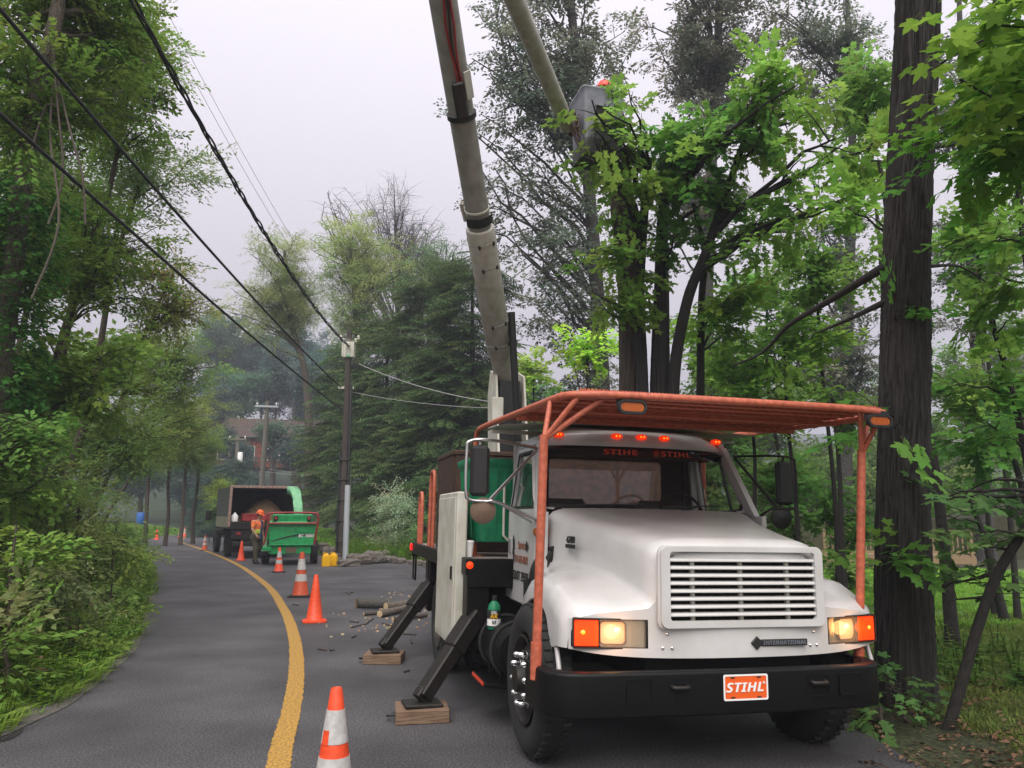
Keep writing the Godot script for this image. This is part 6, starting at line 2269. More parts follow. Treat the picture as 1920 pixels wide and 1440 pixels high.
func rough_trunk(g: MB, p: PackedVector3Array, r: PackedFloat32Array) -> void:   # furrowed bark as real relief
	var n := FastNoiseLite.new()
	n.seed = 8
	n.frequency = 1.0
	var rows := []
	var q := smooth_path(p, 10)
	var nx := V(1, 0, 0)
	var along := 0.0
	for i in q.size():
		var tg := (q[mini(i + 1, q.size() - 1)] - q[maxi(i - 1, 0)]).normalized()
		nx = (nx - tg * nx.dot(tg)).normalized()
		var ny := tg.cross(nx)
		if i:
			along += q[i].distance_to(q[i - 1])
		var R := lerpf(r[int(i / 10.0)], r[mini(int(i / 10.0) + 1, r.size() - 1)], fmod(i / 10.0, 1.0))
		var row := PackedVector3Array()
		for k in 72:
			var a := TAU * k / 72.0
			var d := nx * cos(a) + ny * sin(a)
			var u := cos(a) * 3.6
			var w := sin(a) * 3.6
			var big0 := 2.0 * n.get_noise_3d(u * 0.8, along * 2.5, w * 0.8)
			var f := absf(n.get_noise_3d(u * 2.4, along * 1.9 + big0, w * 2.4))
			var big := n.get_noise_3d(u * 0.35, along * 0.6, w * 0.35)
			var fine := n.get_noise_3d(u * 6.0, along * 9.0, w * 6.0)
			row.append(q[i] + d * R * (1.0 + 0.085 * big - 0.17 * maxf(0.0, 0.3 - f) + 0.022 * fine))
		rows.append(row)
	g.sheet(rows, true)

func up(a: Vector3, h: float, lean := Vector3.ZERO) -> PackedVector3Array:
	return pv([a, a + V(0.04 * h * (rng.randf() - 0.5), h * 0.35, 0.0) + lean * 0.3, a + V(0.05 * h * (rng.randf() - 0.5), h * 0.7, 0.0) + lean * 0.65, a + V(0, h, 0) + lean])

func ground_of(p: Vector3) -> Vector3:
	return V(p.x, gh(p.x, p.z) - 0.1, p.z)

func bush(called: String, label: String, group: String, c: Vector3, R: Vector3, stems: int, leaves: Array, col: Color, P := {}) -> void:
	var b := ground_of(c)
	P.category = P.get("category", "bush")
	P.rise = 0.9
	tree(called, label, group, pv([b, b + V(0.05, (c.y - b.y) * 0.35, 0), b.lerp(c, 0.6), c + V(0, R.y * 0.2, 0)]), 0.03, 0.012, [[c, R, stems]], leaves, col, M.bark_brown, P)


func conifer(called: String, label: String, group: String, base: Vector3, h: float, R: float, n: int, leaves: Array, col: Color, bark_m: Material, P := {}) -> void:
	base = ground_of(base)
	var o := thing(called, label, "tree", base, group)
	var g := MB.new()
	g.tube(pv([V(0, 0, 0), V(0.1, h * 0.5, 0), V(0, h * 0.99, 0)]), fl([0.02 * h, 0.012 * h, 0.02]), 8)
	var where := []
	var size: float = P.get("size", 1.0)
	var low: float = P.get("low", 0.06)
	for k in n:
		var f := low + (1.0 - low) * (k + rng.randf()) / n
		var a := rng.randf() * TAU
		var lump := 0.75 + 0.35 * sin(a * 3.0 + f * 9.0)
		var r := R * pow(1.0 - f, P.get("taper", 0.75)) * rng.randf_range(0.7, 1.12) * lump + 0.3
		var d := V(cos(a), 0, sin(a))
		var o0 := V(0, h * f, 0)
		var e := o0 + d * r + V(0, -0.12 * r, 0)
		g.tube(pv([o0, e]), fl([0.012 + 0.006 * r, 0.006]), 3, false)
		var shade := tint(col, 0.3)
		var m := int(ceil(r / (0.55 * size)))
		for q in m:
			var u := (q + 0.4 + 0.5 * rng.randf()) / m
			if u < 0.2:
				continue
			for s in 2:
				var out := (d + V(rng.randfn(), rng.randfn() * 0.3 - 0.25, rng.randfn()) * 0.55)
				where.append([Transform3D(rnd_basis(out, 0.35).scaled_local(Vector3.ONE * size * rng.randf_range(0.7, 1.2)), o0.lerp(e, u) + V(rng.randfn(), rng.randfn(), rng.randfn()) * 0.15 * size), tint(shade, 0.15)])
	put("trunk", g, bark_m, o)
	scatter("crown", leaves, where, M.needle, o)

func make_left_woods() -> void:
	rng.seed = 21
	var green := Color(0.058, 0.105, 0.014)
	var olive := Color(0.07, 0.112, 0.022)
	var grp := "trees on the left bank"
	var t := tree("vine_covered_tree", "leaning tree trunk with pale peeling bark and hanging vines at the upper left", grp, pv([ground_of(Vector3(-7.52, 1.32, -11.22)), Vector3(-7.37, 3.2, -10.89), Vector3(-7.12, 5.31, -10.53), Vector3(-6.86, 7.27, -10.2), Vector3(-6.51, 8.77, -9.943), Vector3(-6.47, 10.7, -9.924)]), 0.17, 0.075, [[Vector3(-6.96, 8.56, -10.79), Vector3(1.39, 1.23, 1.393), 34], [Vector3(-7.26, 7.42, -10.17), Vector3(0.84, 0.993, 0.84), 22], [Vector3(-8.36, 5.41, -11.33), Vector3(1.15, 1.48, 1.147), 26], [Vector3(-6.59, 9.71, -11.81), Vector3(0.993, 1.17, 0.993), 22], [Vector3(-7.54, 9.69, -10.6), Vector3(1.64, 0.656, 1.639), 20]], S.ovate, green, M.bark_pale, {"twigs": 8, "per": 5})
	# vines: leafy collar on the lower trunk and bare hanging stems
	var where := []
	for k in 340:
		var p := Vector3(-7.33, 3.2, -10.89).lerp(Vector3(-6.97, 6.44, -10.34), pow(rng.randf(), 0.9))
		var a := rng.randf() * TAU
		var d := V(cos(a), -0.3, sin(a))
		where.append([Transform3D(rnd_basis(d, 0.4), p + d * rng.randf_range(0.1, 0.42) - t.position), tint(Color(0.07, 0.2, 0.04), 0.3)])
	scatter("vine_leaves", S.ivy, where, M.leaf, t)
	for e in [[Vector3(-6.46, 8.12, -9.851), Vector3(-6.3, 7.33, -9.884), Vector3(-6.5, 7.26, -9.897), Vector3(-6.62, 6.63, -9.904)], [Vector3(-6.45, 7.98, -9.876), Vector3(-6.27, 7.21, -9.804), Vector3(-6.2, 6.26, -9.966), Vector3(-6.34, 5.57, -9.982)], [Vector3(-6.42, 7.83, -9.901), Vector3(-6.11, 6.92, -9.854), Vector3(-5.93, 6.26, -9.966), Vector3(-5.89, 5.61, -10.08)], [Vector3(-6.45, 7.68, -9.926), Vector3(-6.37, 6.77, -9.879), Vector3(-6.14, 5.54, -9.887), Vector3(-6.44, 4.51, -9.96)]]:
		var g := MB.new()
		var q := smooth_path(pv(e), 6)
		for i in q.size():
			q[i] -= t.position
		g.tube(q, fl([0.016]), 5)
		put("vine_stem", g, M.bark_pale, t)
	var E := [
		["broad leafy tree overhanging the wires at the upper left", Vector3(-7.5, 10, -13.79), Vector3(1.56, 1.35, 1.562), 46, green, "ovate"],
		["tree with open branches reaching over the road at the left", Vector3(-7.79, 9.52, -15.9), Vector3(1.12, 1, 1.122), 34, Color(0.07, 0.11, 0.03), "compound"],
		["dense green tree behind the vine covered trunk", Vector3(-7.68, 6.31, -13.41), Vector3(1.85, 1.07, 1.847), 54, green, "ovate"],
		["olive tinged tree with browning leaves below the lowest wire", Vector3(-8.82, 7.41, -19.31), Vector3(1.25, 1.11, 1.25), 36, Color(0.085, 0.1, 0.02), "ovate"],
		["feathery drooping tree at the right end of the left wood", Vector3(-10.2, 6.18, -23.57), Vector3(1.33, 1.75, 1.333), 48, olive, "fine"],
		["broad leafy tree low on the bank at the left", Vector3(-7.38, 4.1, -12.26), Vector3(1.48, 0.955, 1.476), 56, green, "maple_small"],
		["light green tree above the slim trunks at the bend", Vector3(-13.9, 5.62, -32.8), Vector3(1.56, 1.6, 1.558), 40, Color(0.085, 0.125, 0.025), "fine"],
		["dark leafed tree at the left edge above the shrubs", Vector3(-6.13, 2.41, -9.609), Vector3(0.867, 0.633, 0.867), 44, Color(0.045, 0.095, 0.014), "ivy"],
		["feathery tree in the middle of the left bank", Vector3(-8.68, 3.46, -16.94), Vector3(1.3, 1.06, 1.299), 54, Color(0.065, 0.11, 0.022), "fine"],
		["dense tree in the gap behind the left bank", Vector3(-12.6, 7.27, -25.42), Vector3(2.35, 2.17, 2.347), 50, Color(0.045, 0.08, 0.015), "far"],
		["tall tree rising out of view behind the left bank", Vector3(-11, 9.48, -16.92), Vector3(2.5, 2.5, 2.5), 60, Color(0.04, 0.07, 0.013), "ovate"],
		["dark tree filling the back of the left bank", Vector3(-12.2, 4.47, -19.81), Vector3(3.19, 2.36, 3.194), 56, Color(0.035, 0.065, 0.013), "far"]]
	for e in E:
		var b := ground_of(e[1] + V(-0.6, 0, -0.4))
		b.x = minf(b.x, edge_x(b.z) - 2.2)
		b.y = gh(b.x, b.z) - 0.1
		var h: float = (e[1] as Vector3).y - b.y + (e[2] as Vector3).y * 0.5
		var lean := V((e[1] as Vector3).x - b.x, 0, (e[1] as Vector3).z - b.z)
		tree("broadleaf_tree", e[0], grp, up(b, h, lean), 0.008 * h + 0.035, 0.02, [[e[1], e[2], e[3]]], S[e[5]], e[4], M.bark_brown, {"lai": 5.0})
	# slim trunks at the bend
	var k := 0
	for x in [[276, 980, 40], [313, 985, 42], [341, 992, 43], [366, 985, 45]]:
		var b := ground_of([Vector3(-19, 1.4, -40.62), Vector3(-18.9, 1.3, -42.67), Vector3(-18.5, 1.12, -43.71), Vector3(-18.6, 1.37, -45.7)][k])
		tree("slim_tree", ["slim bare trunk left of its row at the bend", "second slim trunk of the row at the bend", "straightest pale slim trunk of the row at the bend", "slim trunk nearest the blue spruce at the bend"][k], "slim trunks at the bend of the road", up(b, 5.2), 0.12, 0.06, [[b + V(0, 6.2, 0), V(1.9, 1.7, 1.9), 16]], S.fine, olive, M.bark_brown if k != 2 else M.bark_pale, {"twigs": 7, "per": 4})
		k += 1
	# shrubs on the bank
	var B := [["leafy shrub at the left edge halfway up the bank", Vector3(-5.3, 1.46, -8.351), Vector3(0.626, 0.456, 0.626), 26, green, "ivy"], ["shrub with arching shoots in the middle of the bank", Vector3(-6.75, 1.82, -12.14), Vector3(0.75, 0.5, 0.75), 26, Color(0.07, 0.11, 0.025), "fine"], ["bright green shrub leaning over the road edge", Vector3(-6.73, 1.26, -13.26), Vector3(0.587, 0.497, 0.587), 24, Color(0.07, 0.12, 0.02), "ovate"], ["tangled shrub with dry brown stems on the bank", Vector3(-5.67, 0.9, -9.867), Vector3(0.567, 0.4, 0.567), 24, Color(0.075, 0.1, 0.03), "fine"], ["shrub with withered leaves at the lower left", Vector3(-4.72, 0.743, -7.459), Vector3(0.4, 0.3, 0.4), 18, Color(0.08, 0.105, 0.03), "ivy"], ["green shrub just above the lower verge", Vector3(-5.33, 0.396, -9.547), Vector3(0.447, 0.319, 0.447), 22, green, "ovate"], ["low shrub beside the road edge in mid bank", Vector3(-6.15, 0.567, -12.16), Vector3(0.426, 0.328, 0.426), 20, Color(0.065, 0.12, 0.02), "ivy"], ["shrub closing the view at the road bend on the left", Vector3(-10.8, 1.38, -21.35), Vector3(0.656, 0.583, 0.656), 22, Color(0.065, 0.105, 0.022), "fine"], ["shrub beside the road where it narrows", Vector3(-8.36, 0.846, -17.38), Vector3(0.283, 0.401, 0.283), 14, Color(0.07, 0.125, 0.022), "ovate"], ["dark shrub high on the bank below the trees", Vector3(-6.88, 2, -11.1), Vector3(0.917, 0.458, 0.917), 24, Color(0.045, 0.085, 0.015), "ivy"], ["shrub low at the left edge near the camera", Vector3(-4.54, 0.457, -6.899), Vector3(0.412, 0.275, 0.412), 14, green, "ovate"]]
	for e in B:
		bush("shrub", e[0], "shrubs on the left bank", e[1], e[2], e[3], S[e[5]], e[4], {"twigs": 6, "per": 4})

func verge(called: String, label: String, category: String, meshes: Array, n: int, x0: Callable, x1: Callable, z0: float, z1: float, col: Color, m: Material, s0: float, s1: float, bias := 1.0, flat := false) -> void:
	var where := []
	for k in n:
		var z := lerpf(z0, z1, pow(rng.randf(), bias))
		var x := lerpf(x0.call(z), x1.call(z), rng.randf())
		if ground_noise.get_noise_2d(x * 10.0 + 30.0, z * 10.0) < -0.28:
			continue
		var B := Basis(Vector3.UP, rng.randf() * TAU).scaled(Vector3.ONE * rng.randf_range(s0, s1))
		if flat:
			B = Basis.from_euler(V(rng.randf_range(-0.4, 0.4), rng.randf() * TAU, rng.randf_range(-0.4, 0.4))).scaled(Vector3.ONE * rng.randf_range(s0, s1))
		where.append([Transform3D(B, V(x, gh(x, z), z)), tint(col, 0.3)])
	scatter(called, meshes, where, m, null, label, category)

func make_ground_cover() -> void:
	rng.seed = 31
	var e0 := func(z: float) -> float: return edge_x(z) - 0.05
	var l := func(d: float) -> Callable: return func(z: float) -> float: return edge_x(z) - d
	var r := func(d: float) -> Callable: return func(z: float) -> float: return right_x(z) + d
	verge("verge_herbs", "low green leafy plants along the left road verge", "ground cover", S.herb, 5200, l.call(0.02), l.call(1.3), -5.0, -36.0, Color(0.15, 0.29, 0.035), M.leaf, 0.7, 1.5, 1.4)
	verge("verge_grass", "grass along the left road verge", "grass", S.grass, 5200, l.call(-0.05), l.call(1.6), -5.0, -48.0, Color(0.19, 0.31, 0.05), M.grass, 0.6, 1.3, 1.4)
	verge("bank_weeds", "tall weeds covering the left bank", "weeds", S.weed, 5200, l.call(0.7), l.call(6.5), -5.0, -40.0, Color(0.15, 0.26, 0.04), M.leaf, 0.8, 2.0, 1.3)
	verge("bank_dead_leaves", "dry brown leaves and stems on the left bank", "dead leaves", S.dead, 900, l.call(0.4), l.call(4.0), -5.0, -14.0, Color(0.2, 0.13, 0.08), M.dead_leaf, 0.7, 1.5, 1.0, true)
	verge("edge_litter", "fallen leaves along the left road edge", "leaf litter", S.dead, 420, l.call(-0.06), l.call(0.45), -4.5, -16.0, Color(0.24, 0.17, 0.09), M.dead_leaf, 0.35, 0.7, 1.0, true)
	verge("far_verge_grass", "bright grass at the bend of the road", "grass", S.grass, 2600, l.call(0.0), l.call(7.0), -40.0, -72.0, Color(0.2, 0.36, 0.05), M.grass, 0.8, 1.6)
	verge("far_right_grass", "bright grass inside the bend behind the chip truck", "grass", S.grass, 2600, r.call(0.1), r.call(6.0), -29.0, -66.0, Color(0.2, 0.37, 0.05), M.grass, 0.9, 1.8)
	verge("driveway_weeds", "bright green weeds behind the stone edging", "weeds", S.weed, 1500, r.call(0.6), r.call(4.5), -25.2, -34.0, Color(0.2, 0.38, 0.04), M.leaf, 0.8, 1.5)
	verge("driveway_weeds", "bright green weeds behind the driveway edge right of the stones", "weeds", S.weed, 900, r.call(0.5), r.call(4.0), -19.0, -27.0, Color(0.18, 0.35, 0.04), M.leaf, 0.8, 1.5)
	verge("leaf_litter", "brown leaf litter on the ground beside the truck and the big trunk", "leaf litter", S.dead, 1000, r.call(-0.25), r.call(1.9), -2.0, -10.5, Color(0.13, 0.08, 0.05), M.dead_leaf, 0.5, 1.0, 1.0, true)
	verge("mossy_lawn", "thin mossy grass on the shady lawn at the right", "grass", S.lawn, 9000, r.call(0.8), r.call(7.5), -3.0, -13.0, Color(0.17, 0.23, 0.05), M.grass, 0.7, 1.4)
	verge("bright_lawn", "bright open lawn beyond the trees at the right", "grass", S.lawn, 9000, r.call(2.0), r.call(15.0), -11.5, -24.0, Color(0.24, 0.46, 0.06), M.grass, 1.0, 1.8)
	verge("wood_floor_plants", "low plants on the wood floor right of the truck", "ground cover", S.herb, 1100, r.call(0.3), r.call(3.2), -7.5, -20.0, Color(0.11, 0.22, 0.04), M.leaf, 0.8, 1.8)
	verge("road_leaves", "a few fallen leaves and chips scattered on the asphalt", "leaf litter", [tuft_leaf()], 160, l.call(-0.8), r.call(-0.5), -5.0, -30.0, Color(0.25, 0.22, 0.12), M.dead_leaf, 0.4, 1.1, 1.2, true)

	var chip := MB.new()
	chip.col = Color(1, 1, 1)
	chip.box(V(0, 0.003, 0), V(0.012, 0.006, 0.008))
	verge("road_grit", "pale grit and bits of bark scattered on the asphalt", "grit", [chip.mesh()], 2600, l.call(-0.3), r.call(-0.3), -4.0, -20.0, Color(0.3, 0.28, 0.25), M.dead_leaf, 0.5, 2.0, 1.3)
	var where := []
	for k in 260:
		var p := V(rng.randf_range(-2.6, -0.2), 0, rng.randf_range(-17.5, -11.0)) + V(rng.randfn(), 0, rng.randfn()) * 0.3
		where.append([Transform3D(Basis(Vector3.UP, rng.randf() * TAU).scaled(Vector3.ONE * rng.randf_range(0.8, 3.6)), p), tint(Color(0.42, 0.3, 0.18), 0.4)])
	scatter("bark_chips", [chip.mesh()], where, M.dead_leaf, null, "pale chips and bark scraps round the cut logs on the asphalt", "wood chips")

func tuft_leaf() -> ArrayMesh:
	var g := MB.new()
	g.col = Color(1, 1, 1)
	add_leaf(g, V(0, 0.012, 0), Basis(), 0.055, 1)
	return g.mesh()

func make_middle_woods() -> void:
	rng.seed = 41
	var hem := Color(0.1, 0.16, 0.055)
	var i := 0
	for e in [[Vector3(-4.12, 0.809, -36.66), Vector3(-3.88, 13.9, -34.43), 3.3, 120], [Vector3(-6.63, 0.739, -39.72), Vector3(-6.45, 12.5, -37.71), 2.6, 90], [Vector3(-1.83, 1.1, -33.57), Vector3(-1.88, 13.5, -31.45), 2.7, 110], [Vector3(-2.63, 0.766, -33.63), Vector3(-2.7, 8.79, -32.26), 2.5, 70], [Vector3(-9.93, 0.924, -44.76), Vector3(-10.1, 11.5, -42.96), 2.0, 80], [Vector3(-0.264, 1.28, -38.61), Vector3(0, 9.61, -37.19), 2.6, 70], [Vector3(-4.86, 0.713, -35.67), Vector3(-4.74, 7.06, -34.58), 1.9, 60]]:
		var b: Vector3 = ground_of(e[0])
		conifer("hemlock", ["tallest dark hemlock behind the truck bed", "dark hemlock right of the utility pole", "tall hemlock directly left of the boom", "lower hemlock in front of the tall ones left of the boom", "dark hemlock directly behind the utility pole", "hemlock right of the boom base above the canopy", "small hemlock with hanging boughs behind the pale shrub"][i], "hemlocks behind the driveway", b, (e[1] as Vector3).y - b.y, e[2], int(e[3] * 1.7), S.hemlock, hem, M.bark_brown, {"taper": 0.55, "low": 0.13})
		i += 1
	var thin := Color(0.105, 0.14, 0.04)
	tree("tall_tree", "tall tree with pale forked trunk and thin crown left of the dead tree", "tall trees behind the driveway", pv([ground_of(Vector3(-13.3, 2.19, -50.63)), Vector3(-13.2, 6.64, -49.87), Vector3(-13.5, 10.8, -49.17), Vector3(-14.4, 14.2, -48.59), Vector3(-14.8, 18.6, -47.83)]), 0.34, 0.09, [[Vector3(-15.6, 17.6, -48), Vector3(2.6, 3.3, 2.604), 42], [Vector3(-16.8, 15.2, -48.41), Vector3(2.08, 2.43, 2.083), 22], [Vector3(-13.4, 16.1, -48.26), Vector3(2.08, 2.78, 2.083), 26]], S.compound, thin, M.bark_pale, {"twigs": 8, "per": 4, "lai": 3.2, "size": 1.1})
	tree("tall_tree", "tall rounded tree whose crown stands below the bare branches", "tall trees behind the driveway", pv([ground_of(Vector3(-8.81, 1.84, -47.65)), Vector3(-9.14, 8.27, -46.55), Vector3(-9.53, 13.4, -45.67), Vector3(-9.96, 18.2, -44.85)]), 0.3, 0.08, [[Vector3(-10.3, 17.4, -44.98), Vector3(2.35, 2.61, 2.35), 46], [Vector3(-7.51, 16.6, -45.12), Vector3(2.29, 2.29, 2.285), 40], [Vector3(-8.81, 13.7, -45.62), Vector3(2.77, 1.96, 2.774), 34]], S.compound, Color(0.11, 0.15, 0.04), M.bark_gray, {"twigs": 8, "per": 4, "size": 1.2})
	tree("dead_tree", "tall bare dead tree with many grey upright twigs against the sky", "", pv([ground_of(Vector3(-7.94, 1.87, -55.76)), Vector3(-8.1, 11.7, -54.09), Vector3(-8.21, 18.4, -52.93), Vector3(-8.48, 25.6, -51.71)]), 0.26, 0.012, [[Vector3(-8.59, 23, -52.16), Vector3(2.29, 3.25, 2.292), 60], [Vector3(-6.49, 21.1, -52.48), Vector3(1.91, 2.48, 1.91), 40], [Vector3(-12.6, 23, -52.16), Vector3(1.15, 2.29, 1.146), 22]], S.far, thin, M.bark_gray, {"twigs": 22, "per": 1, "leafy": 0.0, "limb": 0.7, "rise": 1.9, "spread": 0.32})
	tree("broadleaf_tree", "green rounded tree top just left of the upper boom sleeve", "tall trees behind the driveway", up(ground_of(Vector3(-4.28, 1.83, -44.61)), 14.0), 0.25, 0.08, [[Vector3(-4.28, 15.7, -42.24), Vector3(1.83, 2.14, 1.833), 44], [Vector3(-2.92, 15.6, -40.22), Vector3(1.17, 1.46, 1.167), 22]], S.fine, Color(0.05, 0.095, 0.025), M.bark_gray, {"twigs": 8, "per": 4, "size": 1.2})
	bush("shrub", "pale leaved bush behind the stones right of the pole", "bushes along the driveway", Vector3(-4.69, 1.67, -30.43), Vector3(1, 1, 1), 30, S.fine, Color(0.14, 0.19, 0.09), {"twigs": 7, "per": 5})
	bush("shrub", "low green bush behind the orange hoop of the truck", "bushes along the driveway", Vector3(-5.78, 1.23, -32.53), Vector3(0.889, 0.667, 0.889), 18, S.ovate, Color(0.07, 0.13, 0.03), {"twigs": 6, "per": 4})
	bush("shrub", "low bush right of the pale leaved bush", "bushes along the driveway", Vector3(-3.22, 1.17, -29.5), Vector3(0.806, 0.604, 0.806), 18, S.fine, Color(0.06, 0.12, 0.03), {"twigs": 6, "per": 4})
	# blue spruce and the dark hillside wood
	conifer("blue_spruce", "blue green spruce by the road bend", "", Vector3(-22.3, 3.33, -60.58), 6.2, 3.0, 150, S.spruce, Color(0.07, 0.125, 0.095), M.bark_brown, {"size": 1.1, "taper": 0.5})
	conifer("blue_spruce", "second blue green spruce left of the far pole", "", Vector3(-24.1, 3.38, -62.6), 5.4, 2.4, 120, S.spruce, Color(0.075, 0.13, 0.095), M.bark_brown, {"size": 1.1, "taper": 0.5})
	bush("shrub", "yellow green bush left of the chip truck", "", Vector3(-17.5, 3.25, -46.39), Vector3(0.894, 0.767, 0.894), 22, S.fine, Color(0.14, 0.2, 0.03), {"twigs": 6, "per": 4})
	bush("shrub", "dark bush left of the chip truck box", "", Vector3(-18.8, 2.34, -48.58), Vector3(1, 0.733, 1), 20, S.fine, Color(0.04, 0.08, 0.02), {"twigs": 6, "per": 4})
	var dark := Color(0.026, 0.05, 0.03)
	var n := 0
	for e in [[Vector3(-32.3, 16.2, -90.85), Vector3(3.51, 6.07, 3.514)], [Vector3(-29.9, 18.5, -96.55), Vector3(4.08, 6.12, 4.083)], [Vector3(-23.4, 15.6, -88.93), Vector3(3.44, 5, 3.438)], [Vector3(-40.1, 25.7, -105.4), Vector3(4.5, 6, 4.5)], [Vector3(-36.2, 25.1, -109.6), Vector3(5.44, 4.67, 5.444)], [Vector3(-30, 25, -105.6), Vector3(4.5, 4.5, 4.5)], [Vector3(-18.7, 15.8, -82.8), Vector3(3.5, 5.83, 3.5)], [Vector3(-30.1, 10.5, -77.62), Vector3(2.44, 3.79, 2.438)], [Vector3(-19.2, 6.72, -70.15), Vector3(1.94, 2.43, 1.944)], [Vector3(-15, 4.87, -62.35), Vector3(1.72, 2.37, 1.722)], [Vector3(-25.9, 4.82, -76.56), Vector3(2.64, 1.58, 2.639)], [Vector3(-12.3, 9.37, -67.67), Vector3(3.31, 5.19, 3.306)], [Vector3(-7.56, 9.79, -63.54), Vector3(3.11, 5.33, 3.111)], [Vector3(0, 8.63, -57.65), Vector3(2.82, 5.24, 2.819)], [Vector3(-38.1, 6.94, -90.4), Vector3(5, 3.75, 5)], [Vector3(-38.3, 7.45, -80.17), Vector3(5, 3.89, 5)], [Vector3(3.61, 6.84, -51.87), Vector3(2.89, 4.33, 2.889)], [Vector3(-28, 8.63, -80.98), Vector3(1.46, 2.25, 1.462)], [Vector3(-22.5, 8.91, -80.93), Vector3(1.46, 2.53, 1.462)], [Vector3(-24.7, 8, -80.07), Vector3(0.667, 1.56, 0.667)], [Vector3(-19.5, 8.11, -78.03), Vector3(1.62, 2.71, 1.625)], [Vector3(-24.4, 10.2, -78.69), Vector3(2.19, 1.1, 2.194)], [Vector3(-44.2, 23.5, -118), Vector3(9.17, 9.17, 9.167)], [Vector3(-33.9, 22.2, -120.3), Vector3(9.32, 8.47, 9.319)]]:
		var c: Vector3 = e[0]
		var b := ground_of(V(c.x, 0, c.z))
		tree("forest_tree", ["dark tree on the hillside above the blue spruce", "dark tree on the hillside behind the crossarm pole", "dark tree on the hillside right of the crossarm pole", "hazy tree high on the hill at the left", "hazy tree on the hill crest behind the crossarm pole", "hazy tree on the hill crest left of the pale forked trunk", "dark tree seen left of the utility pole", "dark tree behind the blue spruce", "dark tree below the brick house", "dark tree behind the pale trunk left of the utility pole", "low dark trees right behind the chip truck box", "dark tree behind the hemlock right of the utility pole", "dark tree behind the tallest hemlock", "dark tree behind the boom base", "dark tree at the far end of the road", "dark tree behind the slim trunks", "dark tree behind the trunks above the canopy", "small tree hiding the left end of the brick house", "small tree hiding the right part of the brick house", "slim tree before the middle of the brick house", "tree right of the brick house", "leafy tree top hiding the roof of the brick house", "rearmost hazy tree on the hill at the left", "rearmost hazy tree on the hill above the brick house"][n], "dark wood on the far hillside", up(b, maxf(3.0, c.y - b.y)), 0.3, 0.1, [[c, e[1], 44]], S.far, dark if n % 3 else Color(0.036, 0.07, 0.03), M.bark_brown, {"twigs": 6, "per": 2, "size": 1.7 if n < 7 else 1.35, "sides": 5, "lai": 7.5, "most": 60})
		n += 1

